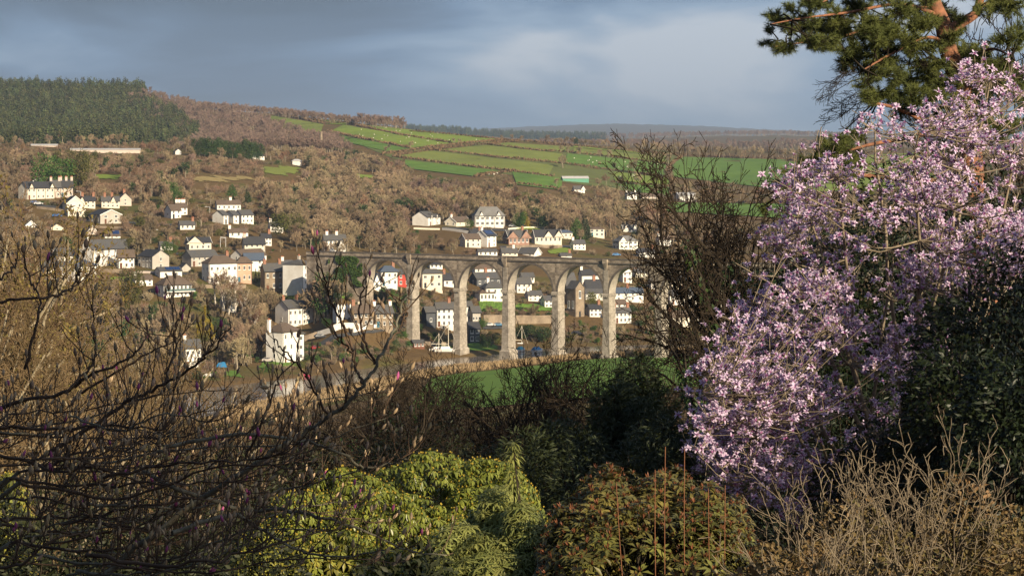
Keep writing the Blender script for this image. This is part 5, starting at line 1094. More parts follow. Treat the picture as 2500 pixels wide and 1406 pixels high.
# bare trees on the near slope -----------------------------------------------
LICH = mat('twig_lichen', (0.19, 0.13, 0.07), (0.095, 0.066, 0.036), 0.8, 1.0, 0.2, spec=0.1, huevar=0.015)
LBARK = mat('bark_lichen', (0.33, 0.28, 0.19), (0.15, 0.12, 0.08), 3.0, 1.0, spec=0.1)
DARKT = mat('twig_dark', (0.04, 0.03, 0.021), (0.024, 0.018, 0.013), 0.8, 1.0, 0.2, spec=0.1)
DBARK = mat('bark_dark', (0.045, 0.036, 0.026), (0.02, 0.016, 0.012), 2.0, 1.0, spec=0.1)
IVY = mat('ivy_leaf', (0.05, 0.085, 0.02), (0.03, 0.05, 0.014), 1.0, 0.5, 0.2, 0.1)
def mid_tree(seed, Hh, wide=1.0, twr=0.011, trunk=0.25, kids=(11, 7, 6, 5), droop=0.05):
    lv, tp = grow(seed, [0, 0, -0.8], [0, 0, 1], Hh * 0.6, Hh * 0.022, [(1, 0, 0, 1, 6, 0.08, 0.08, 1), (kids[0], trunk / 0.6, 56 * wide, 0.72, 6, 0.17, 0.07, 0.5), (kids[1], 0.2, 48, 0.52, 5, 0.2, droop, 0.5), (kids[2], 0.12, 46, 0.5, 3, 0.22, droop, 0.5), (kids[3], 0.1, 44, 0.5, 2, 0.2, 0.04, 0.5)])
    a = seg_cat(lv[:2]); b_ = seg_cat(lv[2:]); b_[2] = np.maximum(b_[2], twr); b_[3] = np.maximum(b_[3], twr * 0.7)
    va, vb = tubes(*a, 6), tubes(*b_, 3)
    top = max(np.percentile(vb[0][:, 2], 99.7), 1)
    return va, vb, a, top
MID = {}
for nm, sd, wd in (('a', 201, 1.0), ('b', 202, 1.15), ('c', 203, 0.9)):
    MID[nm] = mid_tree(sd, 15, wd, kids=(12, 8, 6, 5))
MID['d'] = mid_tree(204, 15, 1.0, 0.010, 0.3, (14, 8, 6, 5), 0.07)
MID['f'] = mid_tree(206, 15, 0.95, 0.011, 0.3, (10, 7, 5, 4), 0.06)
MID['g'] = mid_tree(207, 15, 1.05, 0.011, 0.3, (10, 7, 5, 4), 0.05)
MID['e'] = mid_tree(205, 15, 1.0, 0.010, 0.4, (12, 8, 6, 5), 0.05)
_mm = {}
def mid_mesh(nm, mats):
    k = (nm, mats[0].name)
    if k not in _mm: _mm[k] = (qmesh('trunk', *MID[nm][0], [mats[0]], True), qmesh('crown', *MID[nm][1], [mats[1]]))
    return _mm[k]
IVYM = {}
def ivy_mesh(nm, up=0.75):
    if nm not in IVYM:
        p0, p1, r0, r1 = MID[nm][2]; top = MID[nm][3]
        k = p0[:, 2] < top * up; w = np.nonzero(k)[0]; n = 5200
        i = rng.choice(w, n, p=r0[w] ** 1.2 / (r0[w] ** 1.2).sum()); t_ = rng.random((n, 1)); o = rdir(n); P = p0[i] * (1 - t_) + p1[i] * t_ + o * (r0[i][:, None] + 0.06 + 0.14 * rng.random((n, 1)))
        IVYM[nm] = qmesh('ivy', *leaves(P, unit(o + [0, 0, -0.8]), o, 0.16, 0.13, 0.1), [IVY])
    return IVYM[nm]
MOSS = mat('moss_gold', (0.22, 0.165, 0.045), (0.11, 0.095, 0.03), 0.7, 0.8, 0.2, 0.2)
MOSSM = {}
def moss_mesh(nm):
    if nm not in MOSSM:
        v = MID[nm][1][0]; n = 4200; P = v[rng.integers(0, len(v), n)] + rng.normal(size=(n, 3)) * 0.05; P = P[vnoise(P[:, 0] + P[:, 1] * 0.7, P[:, 2], 1.2, 5) > 0.0]; n = len(P)
        MOSSM[nm] = qmesh('mossy_leaves', *leaves(P, rdir(n), rdir(n), 0.10, 0.07, 0.1), [MOSS])
    return MOSSM[nm]
def plant_mid(nm, mats, px, ytop, d, label, ivy=False, rz=None, wide=1.0, group=None):
    x = (px - CX) / F * d; z = float(terr(x, d)); s = (Zof(ytop, d) - z) / MID[nm][3]
    e = ob('bare_tree' if not ivy else 'ivied_tree', None, loc=(x, d, z), rot=(0, 0, rz if rz is not None else random.random() * 6.28), scale=(s * wide, s * wide, s), label=label, category='tree', group=group)
    a, b_ = mid_mesh(nm, mats); ob('trunk', a, e); ob('crown', b_, e)
    if ivy: ob('ivy', ivy_mesh(nm), e)
    if mats[0] is LBARK and -100 < px < 20: ob('mossy_leaves', moss_mesh(nm), e, kind='stuff')
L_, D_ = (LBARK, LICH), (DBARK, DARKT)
for i, (nm, px, yt, d, w) in enumerate((('f', -15, 450, 100, 0.75), ('g', 85, 610, 92, 0.75), ('g', -60, 540, 78, 0.75), ('f', 200, 720, 88, 0.75), ('g', 320, 790, 95, 0.75), ('f', 430, 850, 84, 0.75), ('a', 270, 890, 66, 0.75), ('b', 80, 770, 64, 0.75), ('g', 540, 900, 92, 0.75), ('f', 130, 860, 74, 0.8), ('g', 380, 930, 70, 0.8))):
    plant_mid(nm, L_, px, yt, d, 'lichen-covered leafless tree on the near slope behind the budding magnolia', wide=w, group='lichened trees on the near slope')
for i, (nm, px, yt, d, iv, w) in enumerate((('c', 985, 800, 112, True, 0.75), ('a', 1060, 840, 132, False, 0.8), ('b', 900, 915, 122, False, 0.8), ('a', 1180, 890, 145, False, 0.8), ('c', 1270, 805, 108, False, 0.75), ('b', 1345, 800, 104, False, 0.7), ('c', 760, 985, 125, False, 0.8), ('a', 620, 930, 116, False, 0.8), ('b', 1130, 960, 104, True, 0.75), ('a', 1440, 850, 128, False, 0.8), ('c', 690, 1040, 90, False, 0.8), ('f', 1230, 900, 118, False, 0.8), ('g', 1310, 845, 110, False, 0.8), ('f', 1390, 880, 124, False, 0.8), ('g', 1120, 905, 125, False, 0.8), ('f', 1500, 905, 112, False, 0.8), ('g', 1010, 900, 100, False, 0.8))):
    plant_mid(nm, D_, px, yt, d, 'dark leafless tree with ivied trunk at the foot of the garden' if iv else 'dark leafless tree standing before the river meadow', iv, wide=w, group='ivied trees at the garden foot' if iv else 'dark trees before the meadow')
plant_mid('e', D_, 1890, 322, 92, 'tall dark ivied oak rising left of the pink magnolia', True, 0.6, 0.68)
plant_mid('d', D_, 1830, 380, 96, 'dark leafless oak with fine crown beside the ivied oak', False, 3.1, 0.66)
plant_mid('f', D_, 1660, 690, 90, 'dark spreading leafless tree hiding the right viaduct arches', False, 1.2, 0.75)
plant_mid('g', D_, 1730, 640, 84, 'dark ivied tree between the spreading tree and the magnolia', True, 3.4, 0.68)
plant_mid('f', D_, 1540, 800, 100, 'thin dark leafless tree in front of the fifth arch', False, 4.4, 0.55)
# leafy masses -------------------------------------------------------------
def blob_pts(c, rad, n, lump=0.16, seed=0, shell=0.35, zmin=-0.35):
    """points through the outer shell of a lumpy dome, and outward directions"""
    g = np.random.default_rng(seed); o = rdir(n * 3, g); o = o[o[:, 2] > zmin][:n]; n = len(o)
    kdir = rdir(26, g); lum = (np.maximum(0, o @ kdir.T - 0.72) / 0.28).max(1)
    k = (1 - lump + 2 * lump * lum) * (1 - shell * g.random(n) ** 2)
    rad = np.asarray(rad, float)
    return np.asarray(c) + o * rad * k[:, None], unit(o / rad)
LEAFM = {
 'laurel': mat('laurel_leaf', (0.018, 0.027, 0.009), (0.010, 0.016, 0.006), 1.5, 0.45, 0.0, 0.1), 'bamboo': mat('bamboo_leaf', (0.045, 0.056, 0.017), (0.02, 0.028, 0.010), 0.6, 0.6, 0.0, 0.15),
 'rhodo': mat('rhododendron_leaf', (0.27, 0.26, 0.036), (0.07, 0.085, 0.016), 7.0, 0.4, 0.4, 0.2, spec=0.5, huevar=0.02), 'rhodoy': mat('rhododendron_bud', (0.52, 0.38, 0.06), (0.38, 0.28, 0.045), 3.0, 0.6, 0.2, 0.2),
 'pieris': mat('pale_leaf', (0.32, 0.325, 0.10), (0.15, 0.175, 0.045), 4.0, 0.5, 0.25, 0.3, huevar=0.01), 'redl': mat('green_shrub_leaf', (0.20, 0.18, 0.045), (0.065, 0.07, 0.02), 4.0, 0.4, 0.4, 0.2, huevar=0.02), 'redt': mat('red_shoot_leaf', (0.22, 0.085, 0.04), (0.13, 0.05, 0.025), 4.0, 0.5, 0.25, 0.2),
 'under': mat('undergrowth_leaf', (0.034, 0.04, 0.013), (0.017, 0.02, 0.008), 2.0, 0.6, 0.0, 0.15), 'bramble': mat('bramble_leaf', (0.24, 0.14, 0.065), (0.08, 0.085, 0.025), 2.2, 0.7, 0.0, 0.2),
}
def ell(px, ytop, d, hw, deep=None, tall=1.6):
    """dome on the ground at distance d: centre px, top row, half width px"""
    x = (px - CX) / F * d; zt = Zof(ytop, d); zb = float(terr(x, d)); rx = hw / F * d
    zc = max(zb + 0.2, zt - rx * tall - 0.25); return (x, d, zc), (rx, deep or rx, zt - zc)
def leaf_mass(name, label, domes, n, L, Wd, m, droop=0.3, category='shrub', lump=0.18, seed=5, kind=None, stems=True, shell=0.35):
    e = ob(name, None, loc=(domes[0][0][0], domes[0][0][1], float(terr(domes[0][0][0], domes[0][0][1]))), label=label, category=category)
    off = np.array(e.location); vs = []; st = []
    for j, (c, rad) in enumerate(domes):
        P, o = blob_pts(c, rad, n // len(domes), lump, seed + j, shell); k = len(P)
        d = unit(o + rdir(k) * 0.7 + [0, 0, -droop]); vs.append(leaves(P - off, d, unit(o + rdir(k) * 0.5), L * (0.6 + 0.7 * rng.random(k)), Wd * (0.7 + 0.6 * rng.random(k)), 0.12, 0.15))
        for i in rng.integers(0, k, 40):
            b0 = np.array([c[0] + rng.normal() * rad[0] * 0.3, c[1] + rng.normal() * rad[1] * 0.3, float(terr(c[0], c[1])) - 0.3]); mdp = np.array([c[0] * 0.6 + P[i][0] * 0.4, c[1] * 0.6 + P[i][1] * 0.4 + 0.1, c[2]]) + rng.normal(size=3) * 0.1; sr = min(0.03, L * 0.18)
            st += [(b0, mdp, sr, sr * 0.8), (mdp, P[i], sr * 0.8, sr * 0.3)]
    v, q, _ = cat(*vs); ob('foliage', qmesh('foliage', v, q, [m]), e, kind='stuff')
    if stems: ob('stems', qmesh('stems', *tubes(np.array([s[0] for s in st]) - off, np.array([s[1] for s in st]) - off, np.array([s[2] for s in st]), np.array([s[3] for s in st]), 4), [DBARK]), e, kind='stuff')
    return e
leaf_mass('bamboo_thicket', 'dark narrow-leaved evergreen thicket in front of the meadow', [ell(1550, 900, 52, 55), ell(1500, 960, 51, 62), ell(1590, 965, 50.5, 60), ell(1545, 1010, 50, 100), ell(1400, 1040, 50, 70), ell(1340, 1070, 49, 60), ell(1280, 1090, 48, 80), ell(1630, 1040, 47, 70), ell(1450, 1100, 45, 110), ell(1570, 1110, 45, 110)], 40000, 0.17, 0.032, LEAFM['bamboo'], 0.5, lump=0.34, shell=0.6)
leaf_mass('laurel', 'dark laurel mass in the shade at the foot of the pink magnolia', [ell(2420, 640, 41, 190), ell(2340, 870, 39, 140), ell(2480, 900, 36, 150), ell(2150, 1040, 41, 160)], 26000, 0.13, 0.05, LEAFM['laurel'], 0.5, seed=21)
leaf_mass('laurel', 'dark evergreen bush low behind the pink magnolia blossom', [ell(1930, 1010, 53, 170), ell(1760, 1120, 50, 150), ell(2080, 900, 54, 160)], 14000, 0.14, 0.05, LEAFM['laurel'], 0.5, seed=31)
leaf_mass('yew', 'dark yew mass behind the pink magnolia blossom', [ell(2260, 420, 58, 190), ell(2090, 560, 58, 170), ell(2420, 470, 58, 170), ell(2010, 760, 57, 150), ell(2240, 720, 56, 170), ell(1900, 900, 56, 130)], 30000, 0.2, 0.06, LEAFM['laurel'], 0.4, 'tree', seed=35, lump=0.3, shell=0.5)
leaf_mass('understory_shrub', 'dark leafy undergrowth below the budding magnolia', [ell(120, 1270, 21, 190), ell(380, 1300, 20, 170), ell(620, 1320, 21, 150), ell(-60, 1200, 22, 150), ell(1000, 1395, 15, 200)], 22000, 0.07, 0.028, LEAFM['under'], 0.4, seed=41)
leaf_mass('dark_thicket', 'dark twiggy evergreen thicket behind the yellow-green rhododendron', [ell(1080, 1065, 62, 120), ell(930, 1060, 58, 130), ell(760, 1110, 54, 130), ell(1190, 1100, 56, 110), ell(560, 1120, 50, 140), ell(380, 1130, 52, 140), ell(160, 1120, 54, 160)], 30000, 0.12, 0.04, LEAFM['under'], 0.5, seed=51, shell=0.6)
# whorled shrubs: each leaf cluster of the front is a part
def whorl(seed, n, L, Wd, droop, m1, m2=None, tip=0.35):
    g = np.random.default_rng(seed); a = np.arange(n) * 2.4 + g.random(n) * 0.5; el_ = -droop + g.normal(size=n) * 0.25
    d = np.stack([np.cos(a) * np.cos(el_), np.sin(a) * np.cos(el_), np.sin(el_)], 1); P = d * 0.012 + [0, 0, 0.0]
    v1, q1 = leaves(P, d, np.tile([0, 0, 1.0], (n, 1)) + d * 0.3, L * (0.75 + 0.4 * g.random(n)), Wd, 0.12, 0.14)
    if m2 is None: return v1, q1, np.zeros(len(q1), int)
    k = 4; a = np.arange(k) * 1.7; d2 = unit(np.stack([np.cos(a) * 0.35, np.sin(a) * 0.35, np.ones(k)], 1))
    v2, q2 = leaves(np.zeros((k, 3)), d2, rdir(k, g), L * tip, Wd * 0.5, 0.15)
    v, q, i = cat((v1, q1), (v2, q2)); return v, q, i
def frame_rot(o):
    """euler turning z to direction o with a random roll"""
    return (Vector(o).to_track_quat('Z', 'Y') @ Matrix.Rotation(random.random() * 6.28, 3, 'Z').to_quaternion()).to_euler()
def whorl_shrub(name, label, domes, n, wh, mats, part='leaf_cluster', seed=7, upright=0.8, stem_m=None, nparts=300, lump=0.15, extra=None):
    e = ob(name, None, loc=(domes[0][0][0], domes[0][0][1], float(terr(domes[0][0][0], domes[0][0][1]))), label=label, category='shrub'); off = np.array(e.location)
    mes = [qmesh(part, w[0], w[1], mats, False, w[2]) for w in wh]
    PP, OO = [], []
    for j, (c, rad) in enumerate(domes):
        P, o = blob_pts(c, rad, n // len(domes), lump, seed + j, 0.25); PP.append(P); OO.append(o)
    P = np.concatenate(PP); O = unit(np.concatenate(OO) + [0, 0, upright]); 
    if extra is not None: P = np.vstack([extra, P]); O = np.vstack([np.tile([0, 0, 1.0], (len(extra), 1)), O])
    vis = -(O[:, 1]) * 0.3 + (P[:, 2] - P[:, 2].min()) * 0.3 - P[:, 1] * 0.5; order = np.argsort(-vis)
    if extra is not None: order = np.concatenate([np.arange(len(extra)), order[order >= len(extra)]])
    inside = [i for i in order if abs((P[i, 0] / P[i, 1] * F)) < 1240 and (HY + (CZ - P[i, 2]) / P[i, 1] * F) < 1400]
    rest = set(range(len(P)))
    for i in inside[:nparts]:
        rest.discard(int(i)); s = 0.75 + 0.5 * random.random()
        ob(part, mes[i % len(mes)], e, P[i] - off, frame_rot(O[i]), (s, s, s))
    V, Q, I, nn = [], [], [], 0
    for i in rest:
        w = wh[i % len(wh)]; Mx = np.array(Vector(O[i]).to_track_quat('Z', 'Y').to_matrix()); a = random.random() * 6.28; Rz = np.array([[math.cos(a), -math.sin(a), 0], [math.sin(a), math.cos(a), 0], [0, 0, 1]])
        V.append((w[0] * (0.75 + 0.5 * random.random())) @ (Mx @ Rz).T + P[i] - off); Q.append(w[1] + nn); I.append(w[2]); nn += len(w[0])
    ob('foliage', qmesh('foliage', np.concatenate(V), np.concatenate(Q), mats, False, np.concatenate(I)), e, kind='stuff')
    st = []
    for i in rng.choice(len(P), min(260, len(P)), False):
        c = domes[0][0] if len(domes) == 1 else min((dm[0] for dm in domes), key=lambda c_: np.linalg.norm(np.array(c_)[:2] - P[i][:2]))
        b0 = np.array([c[0] + rng.normal() * 0.15, c[1] + 0.2 + rng.normal() * 0.15, float(terr(c[0], c[1])) - 0.2]); b1 = np.array([c[0] * 0.5 + P[i][0] * 0.5, c[1] * 0.5 + P[i][1] * 0.5, c[2] * 0.7 + P[i][2] * 0.3]) + rng.normal(size=3) * 0.06; st += [(b0, b1, 0.014, 0.010), (b1, P[i], 0.010, 0.005)]
    ob('stems', qmesh('stems', *tubes(np.array([s[0] for s in st]) - off, np.array([s[1] for s in st]) - off, np.array([s[2] for s in st]), np.array([s[3] for s in st]), 4), [stem_m or DBARK]), e, kind='stuff')
    return e
wr = [whorl(300 + i, 11, 0.084, 0.026, 0.6, 0, 1, 0.26) for i in range(4)]
whorl_shrub('rhododendron', 'sunlit yellow-green rhododendron dome with drooping leaves', [ell(1040, 1112, 27, 230, 1.2, 1.0), ell(1190, 1128, 26.7, 150, 1.0, 1.0), ell(860, 1148, 26.5, 160, 1.0, 1.0), ell(730, 1200, 26, 130, 0.9, 1.0), ell(650, 1290, 25, 100, 0.8, 1.0), ell(970, 1215, 25.6, 270, 0.8, 0.8), ell(800, 1290, 25, 200, 0.7, 0.8), ell(1080, 1310, 25, 200, 0.6, 0.8)], 9000, wr, [LEAFM['rhodo'], LEAFM['rhodoy']], seed=61, lump=0.07)
whorl_shrub('rhododendron', 'small yellow-green rhododendron glimpsed through the magnolia twigs', [ell(10, 1170, 28, 75, 0.7)], 300, wr, [LEAFM['rhodo'], LEAFM['rhodoy']], seed=66, nparts=60)
wp = [whorl(320 + i, 13, 0.125, 0.019, 0.35, 0) for i in range(4)]
spike = np.array([W3(1253 + random.uniform(-3, 3), y, 22.5) for y in np.linspace(1078, 1200, 16)])
whorl_shrub('pale_shrub', 'pale green narrow-leaved shrub with one tall leafy spike', [ell(1215, 1205, 23, 100, 0.6, 1.2), ell(1120, 1290, 22.5, 90, 0.5, 1.1), ell(1275, 1250, 22.3, 75, 0.5, 1.2), ell(1215, 1310, 22, 130, 0.5, 0.9)], 1900, wp, [LEAFM['pieris']], seed=71, extra=spike)
wd = [whorl(340 + i, 9, 0.095, 0.028, 0.0, 0, 1, 0.55) for i in range(4)]
whorl_shrub('red_tipped_shrub', 'dark green shrub with reddish young shoots beside the tall canes', [ell(1490, 1178, 22, 110, 0.6, 1.1), ell(1620, 1185, 22, 110, 0.6, 1.1), ell(1740, 1215, 21.5, 90, 0.5, 1.1), ell(1560, 1280, 21, 210, 0.6, 0.7), ell(1410, 1260, 21.5, 80, 0.5, 1.0), ell(1720, 1300, 20.8, 110, 0.5, 0.9)], 3000, wd, [LEAFM['redl'], LEAFM['redt']], seed=81, lump=0.28)
# red canes
CANE = mat('red_cane', (0.22, 0.09, 0.042), (0.16, 0.065, 0.03), 6, 0.6)
for p0, p1 in (((1615, 1420), (1630, 1090)), ((1667, 1420), (1677, 1094)), ((1601, 1420), (1605, 1146)), ((1578, 1420), (1510, 1178)), ((1744, 1420), (1735, 1192)), ((1766, 1420), (1776, 1184))):
    a, b_ = W3(*p0, 20.4), W3(*p1, 20.4); a[2] = float(terr(a[0], a[1])); n = 9; tt = np.linspace(0, 1, n)[:, None]; pts = a + (b_ - a) * tt + np.array([[0.02, 0, 0]]) * np.sin(tt * 5)
    r = np.linspace(0.006, 0.0035, n)
    v, q = tubes(pts[:-1], pts[1:], r[:-1], r[1:], 5)
    ob('cane', qmesh('cane', v, q, [CANE]), label='tall thin red-brown cane rising through the red-tipped shrub', category='cane', group='red canes in the shrub')
# lichened bare shrub at the right, brambles below
LTW = mat('twig_pale_lichen', (0.28, 0.225, 0.15), (0.06, 0.043, 0.03), 6.0, 0.95, detail=6)
def twiggy(label, px0, px1, ytop, d, n, seed, Lm=1.0):
    g = np.random.default_rng(seed); px = px0 + (px1 - px0) * g.random(n); dd = d + g.normal(size=n) * 0.5; x = (px - CX) / F * dd
    zt = np.array([Zof(ytop + 90 * g.random() * Lm, q_) for q_ in dd]); L = 2.0 * (0.6 + 0.5 * g.random(n)); P = np.stack([x + g.normal(size=n) * 0.1, dd, zt - L * 0.95], 1)
    lv, _ = grow(seed, P, np.stack([g.normal(size=n) * 0.4, g.normal(size=n) * 0.3, np.ones(n)], 1), L, np.full(n, 0.009), [(1, 0, 0, 1, 8, 0.2, 0.06, 1), (7, 0.3, 42, 0.4, 5, 0.24, 0.1, 0.6), (4, 0.2, 45, 0.42, 4, 0.24, 0.08, 0.6)])
    s = seg_cat(lv); s[2] = np.maximum(s[2], 0.0036); s[3] = np.maximum(s[3], 0.0028)
    base = np.stack([P[:, 0], P[:, 1], terr(P[:, 0], P[:, 1]) - 0.1], 1)
    vb = tubes(base, P, np.full(n, 0.02), np.full(n, 0.013), 4)
    v, q, _ = cat(tubes(*s, 4), vb)
    return ob('twiggy_shrub', qmesh('twiggy_shrub', v, q, [LTW]), label=label, category='shrub')
twiggy('pale lichen-crusted leafless shrub, broadest of the twiggy shrubs', 2020, 2330, 1130, 21, 30, 401)
twiggy('small lichen-crusted leafless shrub beside the red-tipped shrub', 1850, 1930, 1210, 20, 5, 402)
twiggy('grey leafless shrub right of the broad lichened shrub', 2400, 2540, 1170, 22, 8, 403)
twiggy('low tangle of pale twigs below the pink magnolia', 1880, 2250, 1260, 19, 9, 404)
leaf_mass('bramble', 'low brown and green brambles under the lichened shrubs', [ell(2100, 1250, 20.6, 170, 0.6), ell(2330, 1215, 21, 160, 0.6), ell(1940, 1310, 20, 120, 0.5), ell(2480, 1280, 20.6, 130, 0.5)], 20000, 0.05, 0.028, LEAFM['bramble'], 0.2, seed=91, shell=0.6)
leaf_mass('clipped_hedge', 'flat-topped clipped hedge at the garden edge', [((((1400 + i * 150) - CX) / F * 9.5, 9.5, Zof(1403, 9.5) - 0.55), (0.28, 0.3, 0.56)) for i in range(8)], 9000, 0.035, 0.02, LEAFM['bramble'], 0.1, 'hedge', 0.03, 95)
# the garden wood goes on to both sides of the view
leaf_mass('laurel', 'dark laurel thicket on the slope right of the magnolia', [ell(2750, 760, 46, 170), ell(2980, 700, 50, 200), ell(3250, 720, 48, 220), ell(2850, 1000, 38, 170)], 16000, 0.15, 0.055, LEAFM['laurel'], 0.5, seed=131)
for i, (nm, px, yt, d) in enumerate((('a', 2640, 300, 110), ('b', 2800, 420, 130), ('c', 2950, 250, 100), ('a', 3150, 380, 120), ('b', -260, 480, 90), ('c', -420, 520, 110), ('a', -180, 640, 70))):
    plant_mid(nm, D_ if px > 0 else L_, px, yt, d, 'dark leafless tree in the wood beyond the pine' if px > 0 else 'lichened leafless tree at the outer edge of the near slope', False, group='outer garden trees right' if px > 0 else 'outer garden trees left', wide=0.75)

# ============================================================ budding magnolia, left foreground
def curve_pts(pts, n):
    P = np.array(pts, float); t_ = np.linspace(0, len(P) - 1, n); i = np.clip(t_.astype(int), 0, len(P) - 2); f = (t_ - i)[:, None]
    def g(k): return P[np.clip(k, 0, len(P) - 1)]
    a, b_, c, d = g(i - 1), g(i), g(i + 1), g(i + 2)
    return 0.5 * (2 * b_ + (c - a) * f + (2 * a - 5 * b_ + 4 * c - d) * f ** 2 + (3 * b_ - a - 3 * c + d) * f ** 3)
MBARK = mat('magnolia_bark', (0.125, 0.08, 0.05), (0.055, 0.035, 0.023), 9.0, 0.9, bump=0.4)
MLICH = mat('magnolia_limb_lichen', (0.22, 0.205, 0.145), (0.06, 0.047, 0.034), 14.0, 0.95, bump=0.5, detail=8)
BUDB = mat('bud_brown', (0.42, 0.31, 0.185), (0.26, 0.18, 0.105), 40.0, 0.85, 0.3, huevar=0.02)
BUDP = mat('bud_pink', (0.36, 0.08, 0.20), (0.25, 0.05, 0.14), 40.0, 0.7, 0.25)
g5 = np.random.default_rng(55)
limbs = [  # picture points, distance, base radius in m, lichened
 ([(-80, 1050), (0, 995), (160, 955), (200, 925), (300, 882), (345, 845), (360, 818)], 12.4, 0.020, 0), ([(100, 1120), (285, 998), (336, 967), (398, 941), (484, 885), (526, 850), (563, 796)], 12.0, 0.019, 0),
 ([(-80, 745), (0, 734), (100, 728), (160, 714), (188, 690), (192, 668)], 11.0, 0.013, 0), ([(-60, 700), (0, 680), (35, 652), (42, 630)], 11.2, 0.010, 0), ([(60, 900), (85, 800), (98, 735), (75, 690), (60, 640)], 11.3, 0.012, 0), 
 ([(230, 1420), (420, 1270), (560, 1175), (664, 1103), (734, 1062), (798, 1020), (856, 975), (888, 937), (920, 886), (952, 828), (970, 790), (984, 742), (1000, 718)], 13.0, 0.026, 1),
 ([(888, 937), (868, 900), (862, 860), (840, 796), (815, 757), (800, 715), (790, 680), (772, 636)], 13.0, 0.013, 0), ([(915, 890), (895, 840), (878, 780), (882, 730), (890, 690), (894, 650)], 13.0, 0.012, 0), ([(800, 1020), (765, 945), (735, 900), (700, 860), (668, 828)], 12.8, 0.011, 0), ([(940, 850), (978, 800), (992, 762), (975, 730)], 13.1, 0.009, 0), ([(862, 860), (835, 830), (812, 812), (790, 780)], 13.0, 0.008, 0),
 ([(330, 1150), (560, 1235), (700, 1245), (790, 1265), (880, 1290), (980, 1335), (1090, 1355)], 13.4, 0.02, 1), ([(400, 1090), (620, 1062), (760, 1082), (850, 1112), (885, 1140), (960, 1132), (1005, 1108)], 13.2, 0.018, 1), ([(420, 1300), (560, 1260), (640, 1290), (720, 1340), (840, 1360), (960, 1340)], 12.6, 0.02, 1),
 ([(200, 960), (330, 880), (395, 845), (425, 800), (440, 760)], 12.6, 0.010, 0), ([(160, 960), (215, 905), (232, 860), (228, 800), (226, 742)], 12.2, 0.010, 0), ([(398, 941), (420, 880), (430, 850), (426, 800), (428, 790)], 12.1, 0.008, 0), ([(484, 885), (510, 850), (512, 800), (508, 762)], 12.0, 0.008, 0), ([(600, 1120), (650, 1000), (680, 930), (690, 890)], 12.9, 0.011, 0)]
for i in range(40):
    x0, y0 = g5.uniform(-160, 260), g5.uniform(1000, 1450); x1 = x0 + g5.uniform(260, 760); y1 = y0 - g5.uniform(-60, 170) + (0 if y0 < 1300 else -60); d = g5.uniform(11.2, 15.5)
    limbs.append(([(x0, y0), (x0 + (x1 - x0) * 0.35, y0 - (y0 - y1) * 0.2 + g5.uniform(-25, 45)), (x0 + (x1 - x0) * 0.7, y0 - (y0 - y1) * 0.6 + g5.uniform(-25, 35)), (x1, y1)], d, g5.uniform(0.006, 0.013), int(g5.random() < 0.4)))
mag = ob('magnolia_tree', None, loc=(-5.2, 13.6, float(terr(-5.2, 13.6))), label='magnolia in bud with tangled dark lichened branches and furry brown buds', category='tree')
moff = np.array(mag.location)
seg = {0: [], 1: []}; tw = []; buds = []
for li_, (pts, d, r, li) in enumerate(limbs):
    r = r * (0.66 if li_ < 19 else 0.85)
    n = max(10, int(len(pts) * 5)); c = curve_pts(pts, n); dd = d + 0.35 * np.sin(np.linspace(0, 4, n) + g5.random() * 6) * min(1, r * 60)
    P = np.stack([(c[:, 0] - CX) / F * dd, dd, CZ - (c[:, 1] - HY) / F * dd], 1); P[1:-1] += g5.normal(size=(n - 2, 3)) * 0.006
    rr = np.linspace(r, max(0.003, r * 0.25), n); seg[li].append((P[:-1], P[1:], rr[:-1], rr[1:]))
    ln = np.linalg.norm(np.diff(P, axis=0), axis=1).sum(); k = int(ln / (0.15 if li_ < 6 else (0.11 if li_ < 19 else 0.07)))
    for t_ in np.concatenate([[1.0], g5.uniform(0.12, 0.98, k)]):
        f = t_ * (n - 1); i = min(int(f), n - 2); p = P[i] + (P[i + 1] - P[i]) * (f - i); dr = unit((P[i + 1] - P[i])[None])[0]
        tip = t_ == 1.0
        dirs = unit((dr * (1.0 if tip else 0.45) + rdir(1, g5)[0] * (0.1 if tip else 0.75) + [0, 0, 0.3])[None])[0]; L = (0.05 if tip else g5.uniform(0.08, 0.28 if li_ < 19 else 0.40)); m = 1 if tip else 4; q = p.copy(); r1 = min(0.0036, rr[i] * 0.8)
        for s_ in range(m):
            dirs = unit((dirs + g5.normal(size=3) * 0.16 + [0, 0, 0.26])[None])[0]; q2 = q + dirs * L / m; tw.append((q, q2, r1 * (1 - 0.12 * s_), r1 * (1 - 0.12 * (s_ + 1)))); q = q2
            if not tip and s_ in (1, 2) and g5.random() < 0.55:
                d2 = unit((dirs + rdir(1, g5)[0] * 0.8 + [0, 0, 0.5])[None])[0]; q3 = q + d2 * g5.uniform(0.05, 0.16); tw.append((q, q3, r1 * 0.7, r1 * 0.5))
                if g5.random() < 0.75: buds.append((q3, unit((d2 + [0, 0, 0.9])[None])[0], g5.uniform(0.6, 0.9)))
        if g5.random() < 0.85: buds.append((q, unit((dirs + [0, 0, 0.7])[None])[0], g5.uniform(0.7, 1.1)))
